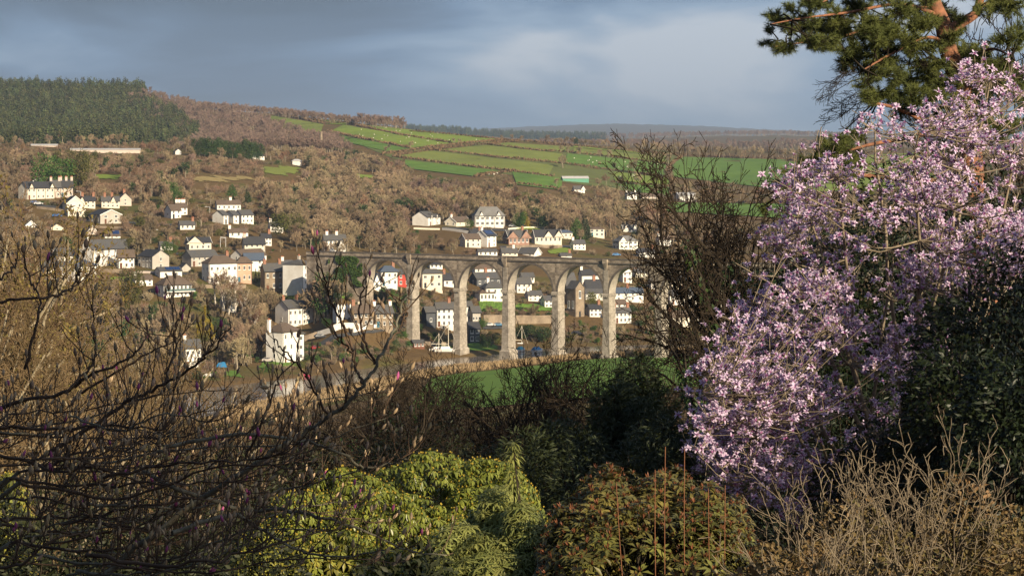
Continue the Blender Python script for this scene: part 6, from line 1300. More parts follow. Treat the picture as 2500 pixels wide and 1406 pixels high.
# a short trunk below the frame carries the limbs
tr = [(np.array([[-5.2, 13.6, moff[2] - 0.3]]), np.array([[-5.05, 13.4, moff[2] + 0.6]]), np.array([0.16]), np.array([0.13]))]
for pts, d, r, li in limbs:
    p = W3(*pts[0], d)
    if pts[0][0] < 60:
        a = np.array([-5.05, 13.4, moff[2] + 0.55]); mid = (a + p) / 2 + [-0.3, 0, 0.2]; tr.append((np.array([a, mid]), np.array([mid, p]), np.array([r * 1.8, r * 1.3]), np.array([r * 1.3, r])))
for li, nm, m in ((0, 'limbs', MBARK), (1, 'lichened_limbs', MLICH)):
    s = seg_cat(seg[li]); ob(nm, qmesh(nm, *tubes(s[0] - moff, s[1] - moff, s[2], s[3], 6), [m], True), mag, kind='stuff')
s = seg_cat(tr); ob('trunk', qmesh('trunk', *tubes(s[0] - moff, s[1] - moff, s[2], s[3], 7), [MLICH], True), mag)
ob('twigs', qmesh('twigs', *tubes(np.array([t_[0] for t_ in tw]) - moff, np.array([t_[1] for t_ in tw]) - moff, np.array([t_[2] for t_ in tw]), np.array([t_[3] for t_ in tw]), 4), [MBARK]), mag, kind='stuff')
def bud_geo():
    prof = [(0.0, 0.0035), (0.010, 0.0085), (0.022, 0.0098), (0.034, 0.0068), (0.047, 0.0005)]; k = 6
    v = [(r * math.cos(6.283 * j / k), r * math.sin(6.283 * j / k), z) for z, r in prof for j in range(k)]
    return np.array(v), np.array([(a * k + j, a * k + (j + 1) % k, (a + 1) * k + (j + 1) % k, (a + 1) * k + j) for a in range(len(prof) - 1) for j in range(k)])
BV, BQ = bud_geo()
BME = [qmesh('bud', BV, BQ, [BUDB], True), qmesh('bud', BV, BQ, [BUDP], True)]
def inview(p): return 0 < CX + F * p[0] / p[1] < 2500 and 0 < HY + F * (CZ - p[2]) / p[1] < 1406
g5.shuffle(buds) if False else random.shuffle(buds)
vis = [b for b in buds if inview(b[0])]; vis.sort(key=lambda b: -b[2] / b[0][1])
# the 300 largest in view are parts, the rest one mesh
V, Q, I, nn = [], [], [], 0; part_ids = set(id(b) for b in vis[:300])
for j, b in enumerate(buds):
    pink = int(g5.random() < 0.06)
    if id(b) in part_ids: ob('bud', BME[pink], mag, b[0] - moff, frame_rot(b[1]), (b[2],) * 3)
    else:
        Mx = np.array(Vector(b[1]).to_track_quat('Z', 'Y').to_matrix()); V.append(BV * b[2] @ Mx.T + b[0] - moff); Q.append(BQ + nn); I.append(np.full(len(BQ), pink)); nn += len(BV)
ob('small_buds', qmesh('small_buds', np.concatenate(V), np.concatenate(Q), [BUDB, BUDP], True, np.concatenate(I)), mag, kind='stuff')

# ============================================================ pink magnolia in flower, right
PB = mat('blossom_bark', (0.30, 0.245, 0.17), (0.13, 0.10, 0.07), 4.0, 0.95)
PET = mat('petal_pale', (0.74, 0.61, 0.75), (0.58, 0.44, 0.63), 6.0, 0.6, 0.12, 0.35)
PETD = mat('petal_deep', (0.52, 0.22, 0.45), (0.40, 0.14, 0.34), 6.0, 0.6, 0.12, 0.3)
def flower_geo(seed):
    g = np.random.default_rng(seed); V, Q, I = [], [], []
    for j in range(9):
        a = j * 2.4 + g.normal() * 0.2; el0 = g.uniform(0.9, 1.3) if j < 3 else g.uniform(-0.15, 0.75); L = g.uniform(0.085, 0.125); w = g.uniform(0.036, 0.052)
        h = np.array([math.cos(a), math.sin(a), 0]); s = np.array([-h[1], h[0], 0]); z = np.array([0, 0, 1.0])
        e1 = el0 + 0.35; e2 = el0 - 0.5
        m_ = (h * math.cos(e1) + z * math.sin(e1)) * L * 0.45; t_ = m_ + (h * math.cos(e2) + z * math.sin(e2)) * L * 0.6
        n = len(V); V += [s * 0.006, -s * 0.006, m_ - s * w / 2, m_ + s * w / 2, t_ - s * w * 0.28, t_ + s * w * 0.28]
        Q += [(n, n + 1, n + 2, n + 3), (n + 3, n + 2, n + 4, n + 5)]; I += [1, 0]
    return np.array(V), np.array(Q), np.array(I)
FG = [flower_geo(500 + i) for i in range(6)]
FM = [qmesh('flower', v, q, [PET, PETD], False, i) for v, q, i in FG]
crown = [(2335, 150), (2400, 130), (2480, 160), (2570, 150), (2600, 330), (2600, 640), (2470, 655), (2380, 700), (2300, 800), (2335, 880), (2240, 980), (2170, 1070), (2090, 1120), (2040, 1230), (1900, 1260), (1800, 1240), (1690, 1170), (1655, 1060), (1645, 940), (1720, 860), (1760, 790), (1800, 720), (1800, 640), (1850, 570), (1905, 500), (1890, 430), (1945, 375), (2000, 400), (2080, 330), (2090, 270), (2160, 280), (2230, 300), (2275, 235), (2320, 240)]
cl_ = sample_poly(crown, 1450)
den = 0.5 + 0.55 * vnoise(cl_[:, 0], cl_[:, 1], 80, 3) + 0.65 * vnoise(cl_[:, 0], cl_[:, 1], 38, 4)
hot = np.exp(-((cl_[:, 0] - 1860) / 190) ** 2 - ((cl_[:, 1] - 960) / 170) ** 2) * 0.35
cl_ = cl_[(g5.random(len(cl_)) < np.clip((cl_[:, 1] - 140) / 260, 0.3, 1)) & ((den + hot + 0.15 * (cl_[:, 1] < 650) > 0.52 + 0.2 * g5.random(len(cl_))) | (g5.random(len(cl_)) < 0.06))]
cl_ = np.vstack([cl_, np.array(crown[:4] + crown[22:])[:, :] + g5.normal(size=(len(crown[:4] + crown[22:]), 2)) * 6, [[2345, 185], [2380, 165], [2440, 210], [2410, 190], [2460, 250], [2110, 300], [2140, 270], [2005, 310], [1998, 318], [1950, 400], [1955, 430], [1890, 440]]])
cd = 45 + 2.6 * np.clip(g5.normal(size=len(cl_)), -1.6, 1.6) - 1.2 * (cl_[:, 1] > 800)
C3 = np.stack([(cl_[:, 0] - CX) / F * cd, cd, CZ - (cl_[:, 1] - HY) / F * cd], 1)
bx, by = (2230 - CX) / F * 46, 46.0
pmag = ob('magnolia_tree', None, loc=(bx, by, float(terr(bx, by))), label='tall magnolia covered in pale pink star-like blossom', category='tree'); poff = np.array(pmag.location)
base = poff + [0, 0, -0.4]
nodes = []; sk = []
for k, (px, py) in enumerate([(2420, 200), (2340, 330), (2480, 380), (2240, 320), (2130, 320), (2050, 430), (1960, 480), (1900, 600), (1850, 720), (1800, 840), (1720, 960), (1740, 1100), (1860, 1150), (1960, 1000), (2060, 800), (2180, 620), (2300, 560), (2420, 560), (2200, 900), (2050, 1120)]):
    dz = 45 + g5.normal() * 1.4; end = W3(px, py, dz); split = base + (W3(2190, 1230, 45.5) - base) * g5.uniform(0.5, 1.0)
    m1 = split + (end - split) * 0.4 + [g5.normal() * 0.25, g5.normal() * 0.3, -0.12 * abs(end[0] - split[0])]; c = curve_pts([base, split, m1, end], 22); n = len(c); c[3:] += g5.normal(size=(n - 3, 3)) * 0.03
    r = np.linspace(0.11, 0.016, n); sk.append((c[:-1], c[1:], r[:-1], r[1:])); nodes += [(c[i], r[i]) for i in range(4, n)]
NP = np.array([n_[0] for n_ in nodes]); NR = np.array([n_[1] for n_ in nodes])
fl = []; tws = []
for c in C3:
    dv = NP - c; cost = np.linalg.norm(dv, axis=1) + np.maximum(0, dv[:, 2]) * 1.2; j = cost.argmin(); a = NP[j]; md = (a + c) / 2 + [g5.normal() * 0.08, g5.normal() * 0.08, -0.15 * np.linalg.norm(c - a)]
    cc = curve_pts([a, md, c], 7); r = np.linspace(min(NR[j] * 0.7, 0.022), 0.007, 7); tws.append((cc[:-1], cc[1:], r[:-1], r[1:]))
    for i in range(g5.integers(5, 13)):
        t_ = g5.uniform(0.45, 1.0) ; o = cc[min(6, int(t_ * 6))]; f = o + np.array([g5.normal() * 0.17, g5.normal() * 0.17, abs(g5.normal()) * 0.19 - 0.04]); fl.append(f); tws.append((o[None], f[None], np.array([0.007]), np.array([0.005])))
fl = np.array(fl)
s = seg_cat(sk); ob('trunk_and_limbs', qmesh('trunk_and_limbs', *tubes(s[0] - poff, s[1] - poff, s[2], s[3], 6), [PB], True), pmag)
s = seg_cat(tws); ob('twigs', qmesh('twigs', *tubes(s[0] - poff, s[1] - poff, s[2], s[3], 4), [PB]), pmag, kind='stuff')
order = np.argsort(fl[:, 1]); front = [i for i in order if inview(fl[i])][:300]; fs = set(int(i) for i in front)
V, Q, I, nn = [], [], [], 0
for i, f in enumerate(fl):
    o = unit((np.array([g5.normal() * 0.6, -0.35 + g5.normal() * 0.5, 0.75]))[None])[0]; sc = g5.uniform(0.52, 0.92)
    if i in fs: ob('flower', FM[i % 6], pmag, f - poff, frame_rot(o), (sc,) * 3)
    else:
        v, q, ii = FG[i % 6]; Mx = np.array(frame_rot(o).to_matrix()); V.append((v * sc) @ Mx.T + f - poff); Q.append(q + nn); I.append(ii); nn += len(v)
ob('blossom', qmesh('blossom', np.concatenate(V), np.concatenate(Q), [PET, PETD], False, np.concatenate(I)), pmag, kind='stuff')

# ============================================================ pine, upper right
PBK = mat('pine_bark', (0.33, 0.145, 0.078), (0.085, 0.045, 0.032), 5.5, 0.95, bump=0.6, detail=8)
NEED = mat('pine_needle', (0.15, 0.165, 0.04), (0.06, 0.08, 0.022), 0.9, 0.7, 0.0, 0.15)
PD = 65.0
pbx = (2425 - CX) / F * PD; pine = ob('pine_tree', None, loc=(pbx, PD, float(terr(pbx, PD))), label='tall pine with orange bark spreading over the pink magnolia', category='tree'); ioff = np.array(pine.location)
def plimb(pts, r0, r1, n=14, dj=0.0):
    c = curve_pts(pts, n); dd = PD + dj * np.linspace(0, 1, n); P = np.stack([(c[:, 0] - CX) / F * dd, dd, CZ - (c[:, 1] - HY) / F * dd], 1); r = np.linspace(r0, r1, n); return (P[:-1], P[1:], r[:-1], r[1:])
gz = HY + (CZ - ioff[2]) / PD * F + 20
TR = plimb([(2425, gz), (2415, 1000), (2395, 620), (2375, 450), (2365, 330), (2345, 210), (2314, 120), (2302, 60), (2278, 0), (2262, -90), (2255, -220)], 0.42, 0.13, 40)
ob('trunk', qmesh('trunk', *tubes(TR[0] - ioff, TR[1] - ioff, TR[2], TR[3], 12), [PBK], True), pine)
LB = [plimb(p, a, b_, 12, dj) for p, a, b_, dj in (
 ([(2312, 80), (2350, 55), (2385, 30), (2392, -20), (2380, -70)], 0.16, 0.09, 0.5), ([(2318, 110), (2262, 92), (2180, 130), (2110, 170)], 0.06, 0.02, -2), ([(2295, 40), (2200, 10), (2080, 30), (1960, 45), (1880, 60)], 0.06, 0.012, -2.5), ([(2285, 10), (2180, 40), (2060, 90), (1990, 100), (1890, 115)], 0.05, 0.012, -1),
 ([(2362, 310), (2280, 305), (2190, 265), (2120, 250)], 0.09, 0.03, -2), ([(2362, 295), (2300, 310), (2238, 333), (2140, 350), (2060, 370)], 0.10, 0.03, -1.5), ([(2345, 210), (2280, 190), (2200, 200), (2150, 235)], 0.08, 0.02, 1.5), ([(2350, 230), (2400, 190), (2450, 190), (2500, 230)], 0.08, 0.03, 1), ([(2262, -90), (2180, -60), (2080, -30), (2000, 10)], 0.08, 0.02, -2),
 ([(2375, 450), (2250, 440), (2120, 430), (2000, 420), (1930, 460), (1870, 500)], 0.09, 0.02, -1), ([(2380, 520), (2280, 500), (2150, 520), (2010, 510)], 0.08, 0.02, -1), ([(2378, 20), (2430, 0), (2480, -40)], 0.06, 0.03, 1), ([(2350, 150), (2420, 120), (2470, 140)], 0.06, 0.02, -1))]
s = seg_cat(LB); ob('limbs', qmesh('limbs', *tubes(s[0] - ioff, s[1] - ioff, s[2], s[3], 7), [PBK], True), pine, kind='stuff')
clumps = [(1880, 40, 26), (1872, 100, 24), (1902, 122, 24), (1950, 60, 42), (1990, 100, 42), (1930, 18, 30), (2040, 40, 55), (2060, 112, 50), (2120, 60, 58), (2150, 130, 55), (2200, 25, 58), (2220, 95, 45), (2180, 182, 46), (2120, 175, 36), (2260, 172, 50), (2300, 205, 46), (2350, 172, 36), (2240, 232, 50), (2180, 242, 42), (2130, 235, 32), (2330, 255, 42), (2390, 152, 40), (2440, 192, 38), (2480, 235, 40), (2400, 15, 26), (2260, 290, 38), (2205, 275, 38), (2050, 352, 46), (2012, 342, 26), (2085, 400, 46), (2030, 392, 40), (1962, 392, 24), (1930, 468, 32), (1900, 445, 22), (1864, 505, 26), (2000, 505, 36), (2110, 470, 36), (2070, -20, 50), (2150, -30, 60), (2000, 5, 36), (2330, 320, 30), (2450, 300, 34), (2490, 60, 26), (2100, 10, 40), (2180, 70, 40)]
gq = np.random.default_rng(9)
for px, py in sample_poly([(1960, -10), (2330, -10), (2330, 110), (2420, 140), (2510, 170), (2510, 330), (2300, 320), (2090, 285), (2120, 200), (1990, 130)], 95): clumps.append((px, py, gq.uniform(26, 46)))
for px, py in sample_poly([(2330, -20), (2510, -20), (2510, 340), (2380, 330), (2330, 120)], 34): clumps.append((px, py, gq.uniform(22, 40)))
for px, py in sample_poly([(1990, 320), (2110, 320), (2130, 420), (1990, 430), (1900, 470), (1850, 500), (1950, 390)], 22): clumps.append((px, py, gq.uniform(22, 38)))
for px, py in sample_poly([(1870, 30), (1990, 0), (2000, 120), (1890, 130)], 14): clumps.append((px, py, gq.uniform(18, 30)))
LP = np.concatenate([s[0], s[1], TR[0][18:]]); tuft = []; ptw = []
for px, py, r in clumps:
    dep = PD + g5.normal() * 1.2 - (0.8 if px < 2250 else 0); c = W3(px, py, dep); rm = r / F * dep; k = max(9, int(26 * (r / 40) ** 2)); j = np.linalg.norm(LP - c, axis=1).argmin(); a = LP[j]
    hub = c + (a - c) * 0.25; mid = (a + hub) / 2 + g5.normal(size=3) * 0.08; ptw += [(a, mid, 0.026, 0.02), (mid, hub, 0.02, 0.014)]
    o = rdir(k, g5) * [1, 1, 0.62]; P = c + o * rm * (0.45 + 0.6 * g5.random((k, 1)))
    for p in P: ptw.append((hub + g5.normal(size=3) * 0.05, p, 0.011, 0.006)); tuft.append((p, unit((p - hub + [0, 0, 0.12])[None])[0]))
nt_ = len(tuft); K = 54; base_ = np.repeat(np.array([t_[0] for t_ in tuft]), K, 0); ax = np.repeat(np.array([t_[1] for t_ in tuft]), K, 0); nd = unit(ax * 0.75 + rdir(nt_ * K, g5) * 0.95); base_ = base_ - ax * (0.2 * g5.random((nt_ * K, 1))); sd = unit(np.cross(nd, rdir(nt_ * K, g5)))
Ln = 0.12 + 0.07 * g5.random((nt_ * K, 1)); v = np.stack([base_ - sd * 0.006, base_ + sd * 0.006, base_ + nd * Ln], 1).reshape(-1, 3) - ioff
ob('needles', qmesh('needles', v, np.arange(len(v)).reshape(-1, 3), [NEED]), pine, kind='stuff')
ob('twigs', qmesh('twigs', *tubes(np.array([t_[0] for t_ in ptw]) - ioff, np.array([t_[1] for t_ in ptw]) - ioff, np.array([t_[2] for t_ in ptw]), np.array([t_[3] for t_ in ptw]), 4), [DBARK]), pine, kind='stuff')
dl, _ = grow(77, [W3(px, py, PD - 1) for px, py in ((2140, 170), (2110, 190), (2130, 215), (2150, 235), (2120, 240), (2160, 250), (2100, 160))], [[-1, 0.1, -0.25]] * 7, np.full(7, 1.25), np.full(7, 0.014), [(1, 0, 0, 1, 7, 0.1, -0.05, 1), (9, 0.1, 35, 0.5, 4, 0.14, -0.04, 0.6), (6, 0.1, 35, 0.5, 3, 0.14, -0.03, 0.6)])
s = seg_cat(dl); ob('dead_twigs', qmesh('dead_twigs', *tubes(s[0] - ioff, s[1] - ioff, np.maximum(s[2], 0.006), np.maximum(s[3], 0.005), 3), [DBARK]), pine, kind='stuff')
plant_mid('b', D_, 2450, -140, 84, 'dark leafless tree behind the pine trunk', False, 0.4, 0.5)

# ============================================================ big evergreens out of frame that shade the garden
def shade_tree(x, y, h, r, n, seed, label, z0=0.1):
    z = float(terr(x, y)); e = ob('holm_oak', None, loc=(x, y, z), label=label, category='tree'); g = np.random.default_rng(seed)
    c = np.stack([np.clip(g.normal(size=14) * 0.4, -0.6, 0.6) * r, np.clip(g.normal(size=14) * 0.4, -0.6, 0.6) * r, h * (z0 + (0.95 - z0) * g.random(14))], 1); w = g.integers(0, 14, n); o = rdir(n, g); P = c[w] + o * (r * 0.48 * (0.3 + 0.7 * g.random(n)))[:, None]
    ob('crown', qmesh('crown', *leaves(P, unit(o + rdir(n, g)), o, 0.42, 0.26, 0.1), [LEAFM['laurel']]), e, kind='stuff')
    mb = MB(); mb.cyl((0, 0, -0.5), (0, 0, h * 0.7), r * 0.08, r * 0.03, 10); ob('trunk', mb.me('trunk', DBARK), e)
SHADE = [(6.0, -0.6, 10.5, 4.4, 9000), (9.5, -7.9, 13.0, 4.8, 9000), (17.3, 29.8, 14.0, 4.6, 2900)]
for i, (x, y, h, r, nl) in enumerate(SHADE):
    shade_tree(x, y, h, r, nl, 600 + i, ('dense dark evergreen oak standing beside the viewpoint', 'larger dark evergreen oak standing behind the viewpoint')[i % 2] if i < 2 else ('dark evergreen oak nearest the pink magnolia on its sunny side', 'dark evergreen oak outside the one nearest the pink magnolia')[i % 2])

# ============================================================ ivy on the viaduct end
def ivy_wall():
    n = 13000; g = np.random.default_rng(31); u = g.random(n); zz = g.random(n)
    x = -K1 * PITCH - 15.5 + 15.0 * u; z = 23.5 + 10.8 * zz; edge = 0.5 + 0.5 * vnoise(x, z, 2.2, 9)
    fall = np.clip(np.abs(u - 0.55) * 2.2 - 0.35, 0, 1) + np.clip((zz - 0.8) * 2, 0, 1) * 0.5
    k = (edge > 0.12 + 0.75 * fall) & (z > 24.5 + 4.5 * vnoise(x, z * 0, 2.5, 4)); x, z = x[k], z[k]; n = len(x)
    P = np.stack([x, -HW - 0.05 - 0.55 * g.random(n) * (0.6 + 0.4 * vnoise(x, z, 1.5, 2)), z], 1)
    v, q = leaves(P, unit(rdir(n) + [0, -0.4, -0.8]), unit(rdir(n) * 0.6 + [0, -1, 0.3]), 0.55, 0.42, 0.1)
    o = ob('ivy', qmesh('ivy', v, q, [EV['green']]), label='thick green ivy hanging on the left end of the viaduct', category='ivy')
    o.location = via.location; o.rotation_euler = via.rotation_euler
ivy_wall()
# ============================================================ old mine stack
x, y, z = hit(784, 366, 1500)
s_ = y / F; mb = MB(); h = 44 * s_
mb.cyl((0, 0, -2), (0, 0, h * 0.93), 5.2 * s_, 3.0 * s_, 12); mb.cyl((0, 0, h * 0.93 + 0.002), (0, 0, h), 3.6 * s_, 3.5 * s_, 12)
ob('chimney_stack', mb.me('chimney_stack', WALL['stone']), None, (x, y, z), label='lone tapering stone mine chimney in the far wood', category='chimney')
# ============================================================ cars
M_TYRE = mat('tyre', (0.02, 0.02, 0.02)); 
def car_meshes(m):
    mb = MB()
    prof = [(-2.1, 0.35), (2.05, 0.35), (2.1, 0.75), (1.1, 0.92), (0.55, 1.42), (-1.15, 1.45), (-1.95, 0.98), (-2.12, 0.8)]; k = len(prof)
    v = [(x, y, z) for y in (-0.82, 0.82) for x, z in prof]; v = [(x, y * (0.8 if z > 1.2 else 1), z) for x, y, z in v]
    mb.add(v, [tuple(range(k)), tuple(reversed(range(k, 2 * k)))] + [(i, k + i, k + (i + 1) % k, (i + 1) % k) for i in range(k)])
    body = mb.me('body', m)
    mb = MB(); 
    for sy in (-1, 1):
        mb.add([(0.95, sy * 0.80, 0.95), (0.5, sy * 0.69, 1.36), (-1.1, sy * 0.69, 1.38), (-1.75, sy * 0.80, 1.0)] + [(0.95, sy * 0.7, 0.95), (0.5, sy * 0.6, 1.36), (-1.1, sy * 0.6, 1.38), (-1.75, sy * 0.7, 1.0)], [(0, 1, 2, 3), (7, 6, 5, 4), (0, 4, 5, 1), (2, 6, 7, 3), (1, 5, 6, 2), (3, 7, 4, 0)])
    glass = mb.me('side_windows', M_GLASS)
    mb = MB(); mb.cyl((0, -0.1, 0), (0, 0.1, 0), 0.32, 0.32, 10); wheel = mb.me('wheel', M_TYRE)
    return body, glass, wheel
def car(px, py, col, label, rz, dmin=760):
    x, y, z = hit(px, py, dmin); m = mat('car_' + label.split()[0], col, tuple(c * 0.9 for c in col), 1, 0.3, spec=0.6)
    e = ob('parked_car', None, loc=(x, y, z + 0.35), rot=(0, 0, R(rz)), label=label, category='car', group='cars parked in the town'); bd, gl, wh = car_meshes(m)
    ob('body', bd, e); ob('side_windows', gl, e)
    for sx in (-1.3, 1.3):
        for sy in (-0.78, 0.78): ob('wheel', wh, e, (sx, sy, 0.32))
for px, py, c, lb, rz in ((782, 829, (0.03, 0.035, 0.045), 'black car parked on the quay road by the stone wall', 25), (770, 856, (0.30, 0.03, 0.03), 'red car parked on the bend of the quay road', 40), (1196, 800, (0.5, 0.5, 0.5), 'silver car parked below the retaining wall', 10), (1218, 799, (0.05, 0.16, 0.28), 'blue car parked below the retaining wall', 10),
                         (655, 886, (0.45, 0.40, 0.36), 'beige car beside the riverside house lawn', 5), (84, 500, (0.05, 0.10, 0.25), 'navy car parked below the cream terrace', 15), (94, 503, (0.5, 0.5, 0.5), 'grey car parked below the cream terrace', 15), (140, 532, (0.05, 0.15, 0.4), 'bright blue car on the lane below the wide cream gable', 0),
                         (1505, 627, (0.1, 0.25, 0.5), 'sky-blue car just above the viaduct parapet', 0), (945, 712, (0.03, 0.03, 0.04), 'dark car in the yard under the blue-roofed house', 20), (1408, 820, (0.06, 0.12, 0.3), 'dark blue car on the quay beyond the fourth pier', 0), (1275, 556, (0.05, 0.05, 0.06), 'black car on the drive of the three-storey house', 0), (1252, 557, (0.6, 0.6, 0.58), 'white van-like car on the drive of the three-storey house', 0)):
    car(px, py, c, lb, rz)
# ============================================================ boats
M_HULL = mat('boat_white', (0.75, 0.73, 0.70), (0.65, 0.62, 0.58), 1, 0.5); M_MAST = mat('mast_pale', (0.62, 0.56, 0.46), (0.5, 0.45, 0.36), 3, 0.6); M_TARP = mat('boat_cover_blue', (0.03, 0.20, 0.42), (0.025, 0.15, 0.33), 1.5, 0.7); M_CYAN = mat('boat_cover_turquoise', (0.04, 0.33, 0.45), (0.03, 0.26, 0.36), 1.5, 0.7); M_RED = mat('boat_red', (0.30, 0.025, 0.06), (0.24, 0.02, 0.05), 1, 0.5)
def hull_mesh(L, Bm, Hh, m, name='hull'):
    st = [(-0.5, 0.75, 0.0), (-0.25, 0.95, 0.0), (0.1, 1.0, 0.02), (0.35, 0.7, 0.1), (0.5, 0.06, 0.25)]; v = []; f = []
    for t_, w, sh in st:
        y = Bm / 2 * w; zt = Hh * (1 + sh); v += [(t_ * L, -y, zt), (t_ * L, -y * 0.75, Hh * 0.35), (t_ * L, 0, 0), (t_ * L, y * 0.75, Hh * 0.35), (t_ * L, y, zt)]
    for i in range(len(st) - 1):
        for j in range(4): a = i * 5 + j; f.append((a, a + 1, a + 6, a + 5))
        f.append((i * 5 + 4, i * 5, i * 5 + 5, i * 5 + 9))
    f += [(4, 3, 2, 1, 0)]
    return mesh(name, v, f, [m])
def boat(px, py, L, label, hull=M_HULL, mast=0, cover=None, rz=0, dmin=700, water=False, second=None):
    x, y, z = hit(px, py, dmin)
    if water: y = float(dwater(py)); x = (px - CX) / F * y; z = -0.25
    e = ob('boat', None, loc=(x, y, z), rot=(0, 0, R(rz)), label=label, category='boat'); Hh = L * 0.17
    ob('hull', hull_mesh(L, L * 0.3, Hh, hull), e)
    if cover:
        mb = MB(); mb.add([(-L * 0.45, -L * 0.13, Hh * 1.02), (L * 0.2, -L * 0.14, Hh * 1.02), (L * 0.2, L * 0.14, Hh * 1.02), (-L * 0.45, L * 0.13, Hh * 1.02), (-L * 0.42, 0, Hh * 2.0), (L * 0.17, 0, Hh * 1.9)], [(3, 2, 1, 0), (0, 1, 5, 4), (2, 3, 4, 5), (1, 2, 5), (3, 0, 4)]); ob('cover', mb.me('cover', cover), e)
    else:
        mb = MB(); mb.frustum(-L * 0.05, 0, L * 0.42, L * 0.2, L * 0.36, L * 0.15, Hh * 1.0, Hh * 1.6); ob('cabin', mb.me('cabin', hull), e)
    for i, mh in enumerate([mast] if mast else []):
        mb = MB(); mb.cyl((L * 0.08, 0, Hh), (L * 0.08, 0, Hh + mh), 0.17, 0.1, 6); mm = ob('mast', mb.me('mast', M_MAST), e)
        mb = MB(); mb.cyl((L * 0.07, 0, Hh + 1.6), (-L * 0.38, 0, Hh + 1.7), 0.12, 0.1, 6); ob('boom', mb.me('boom', M_MAST), mm)
        for k, (tx, ty) in enumerate(((L * 0.49, 0), (-L * 0.49, 0))):
            mb = MB(); mb.cyl((L * 0.08, 0, Hh + mh * 0.97), (tx, ty, Hh * 1.1), 0.045, 0.045, 4); ob('stay', mb.me('stay', M_MAST), mm)
boat(1090, 862, 8.5, 'white sailing boat laid up on the mud before the pier', mast=9.2, rz=8)
boat(1068, 858, 6.0, 'smaller white sailing boat behind the laid-up one', mast=5.4, rz=12)
boat(1272, 858, 6.5, 'motor boat with turquoise cover moored by the third pier', cover=M_CYAN, rz=70, water=True)
boat(1312, 860, 7.0, 'boat with blue cover moored between the third and fourth piers', cover=M_TARP, rz=60, water=True)
boat(1271, 846, 6.0, 'pale sailing boat with thin mast behind the third pier', mast=7.0, rz=20, water=True)
boat(746, 921, 3.6, 'red dinghy lying on the mud by the river bend', hull=M_RED, rz=5)
boat(498, 920, 5.5, 'white boat on the grass by the white gabled cottage', rz=5)
for px, py, lb in ((540, 896, 'blue tarpaulin heap on the lawn near the white gabled cottage'), (437, 916, 'blue tarpaulin heap below the white gabled cottage')):
    x, y, z = hit(px, py, 680); mb = MB(); mb.add([(-1.8, -0.8, -0.3), (1.7, -0.9, -0.3), (1.9, 0.9, -0.3), (-1.6, 0.8, -0.3), (-1.1, -0.3, 1.3), (0.9, -0.5, 1.7), (1.2, 0.4, 1.5), (-0.9, 0.4, 1.2)], BOXF); ob('tarpaulin', mb.me('tarpaulin', M_TARP), None, (x, y, z), label=lb, category='tarpaulin')
# ============================================================ sheep
M_SHEEP = mat('fleece', (0.70, 0.66, 0.56), (0.60, 0.56, 0.47), 3, 1.0)
def sheep_mesh():
    rings = [(-0.52, 0.12, 0.68), (-0.42, 0.25, 0.66), (-0.1, 0.31, 0.65), (0.25, 0.28, 0.66), (0.42, 0.17, 0.74), (0.55, 0.11, 0.88), (0.70, 0.09, 0.86), (0.80, 0.05, 0.78)]; k = 8; v, f = [], []
    for x, r, z in rings: v += [(x, r * math.cos(6.283 * j / k), z + r * math.sin(6.283 * j / k)) for j in range(k)]
    for i in range(len(rings) - 1): f += [(i * k + j, i * k + (j + 1) % k, (i + 1) * k + (j + 1) % k, (i + 1) * k + j) for j in range(k)]
    f += [tuple(reversed(range(k))), tuple(range((len(rings) - 1) * k, len(rings) * k))]
    for lx in (-0.35, 0.28):
        for ly in (-0.14, 0.14):
            n = len(v); v += [(lx + a * 0.045, ly + b_ * 0.045, z) for z in (0.0, 0.5) for a, b_ in ((-1, -1), (1, -1), (1, 1), (-1, 1))]; f += [tuple(a + n for a in q_) for q_ in BOXF]
    return mesh('sheep', v, f, [M_SHEEP], True)
SME = sheep_mesh()
for poly, n, lb in (([(850, 312), (1080, 352), (1000, 358), (830, 326)], 15, 'white sheep grazing in the sloping lime field'), ([(880, 306), (1200, 342), (1105, 349), (900, 312)], 10, 'white sheep grazing in the highest lime field'), ([(1400, 382), (1615, 404), (1615, 424), (1400, 398)], 20, 'white sheep grazing in the emerald field on the right'), ([(1190, 424), (1222, 424), (1210, 430), (1185, 430)], 6, 'white sheep bunched at the foot of the emerald field'), ([(1500, 425), (1625, 440), (1620, 450), (1505, 440)], 8, 'white sheep grazing in the lower lime field')):
    p = sample_poly(poly, n); x, y, z, ok = hits(p[:, 0], p[:, 1], 1500)
    for i in range(n):
        if ok[i]: ob('sheep', SME, None, (x[i], y[i], z[i] + 0.45), (0, 0, random.random() * 6.28), (1.05,) * 3, label=lb, category='sheep', group=lb)
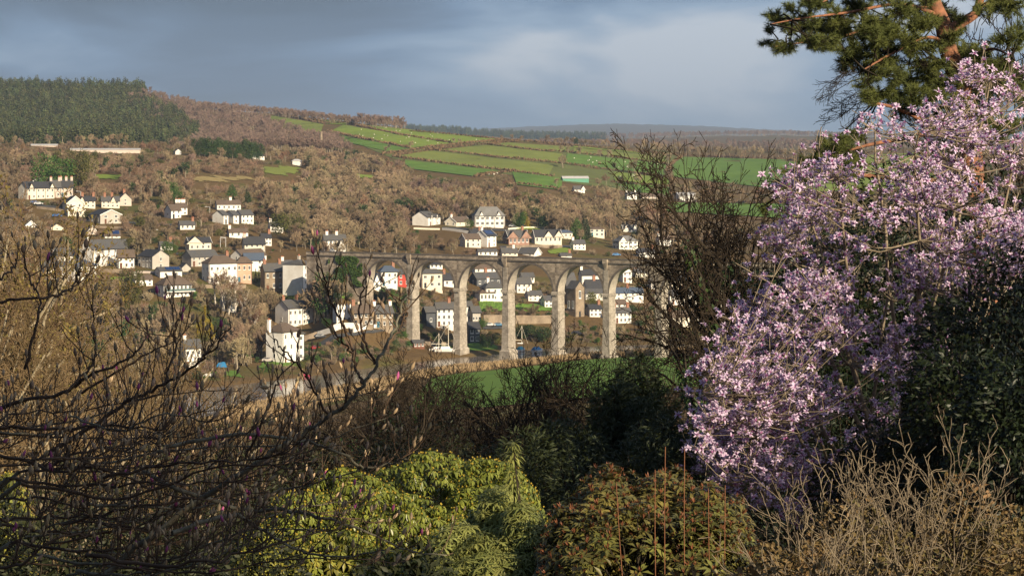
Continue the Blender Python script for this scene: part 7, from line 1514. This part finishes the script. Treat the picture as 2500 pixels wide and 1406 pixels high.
# ============================================================ poles and lamps
M_POLE = mat('pole_wood', (0.26, 0.19, 0.13), (0.17, 0.125, 0.085), 3, 0.9); M_STEEL = mat('lamp_steel', (0.55, 0.55, 0.54), (0.45, 0.45, 0.44), 3, 0.5)
for px, py, hp, lb in ((298, 442, 36, 'wooden electricity pole with crossbars beside the allotments'), (234, 484, 38, 'tall wooden pole left of a pair above the cottage row'), (228, 482, 30, 'shorter wooden pole of a pair above the cottage row'), (512, 390, 18, 'small pole in front of the evergreen row'), (505, 490, 42, 'wooden pole on the slope above the white trio'), (518, 578, 30, 'dark wooden pole beside the green garage'), (273, 585, 22, 'thin pole beside the panelled bungalow'),
                       (1138, 706, 34, 'wooden pole behind the pier in the third arch'), (735, 815, 22, 'wooden pole by the terrace wall on the quay'), (1596, 606, 24, 'pale pole above the right end of the viaduct'), (846, 301, 8, 'tiny pole by the lane gate')):
    x, y, z = hit(px, py, 760); h = hp * y / F; mb = MB(); mb.cyl((0, 0, -0.5), (0, 0, h), 0.2, 0.14, 6)
    e = ob('utility_pole', mb.me('utility_pole', M_POLE), None, (x, y, z), label=lb, category='pole')
    for zz in (0.95, 0.86) if hp > 30 else (0.95,): mb = MB(); mb.box(-1.2, 1.2, -0.12, 0.12, h * zz - 0.1, h * zz + 0.1); ob('crossbar', mb.me('crossbar', M_POLE), e)
for px, py, hp, lb, sg in ((373, 580, 18, 'street lamp on the lane behind the grey gabled house', 1), (538, 606, 24, 'street lamp beside the cream house with blue porch', 1), (551, 606, 26, 'taller street lamp beside the red van shelter', -1), (512, 522, 16, 'street lamp above the white trio', -1), (197, 480, 12, 'street lamp below the dark evergreens', -1)):
    x, y, z = hit(px, py, 760); h = hp * y / F; mb = MB(); mb.cyl((0, 0, -0.3), (0, 0, h), 0.13, 0.1, 6); mb.box(-0.1, 0.1, -0.1, 0.1, h + 0.001, h + 0.1)
    e = ob('street_lamp', mb.me('post', M_STEEL), None, (x, y, z), label=lb, category='street lamp'); mb = MB(); mb.cyl((0, 0, h), (sg * 1.6, 0, h + 0.15), 0.08, 0.08, 5); a_ = ob('arm', mb.me('arm', M_STEEL), e); mb = MB(); mb.frustum(sg * 1.8, 0, 0.9, 0.3, 0.7, 0.2, h + 0.05, h + 0.25); ob('lamp_head', mb.me('lamp_head', M_STEEL), a_)

# ============================================================ haze
hm = bpy.data.materials.new('haze_air'); hm.use_nodes = True; t = hm.node_tree; t.nodes.clear()
vo = N(t, 'ShaderNodeVolumePrincipled'); vo.inputs['Color'].default_value = (0.46, 0.62, 0.86, 1); vo.inputs['Density'].default_value = 5.2e-5; vo.inputs['Anisotropy'].default_value = 0.1
oo = N(t, 'ShaderNodeOutputMaterial'); t.links.new(vo.outputs[0], oo.inputs['Volume'])
mb = MB(); mb.box(-19600, 19600, -135, 31800, -4, 520); ob('haze', mb.me('haze', hm), kind='stuff', label='thin blue haze over the valley', category='haze')
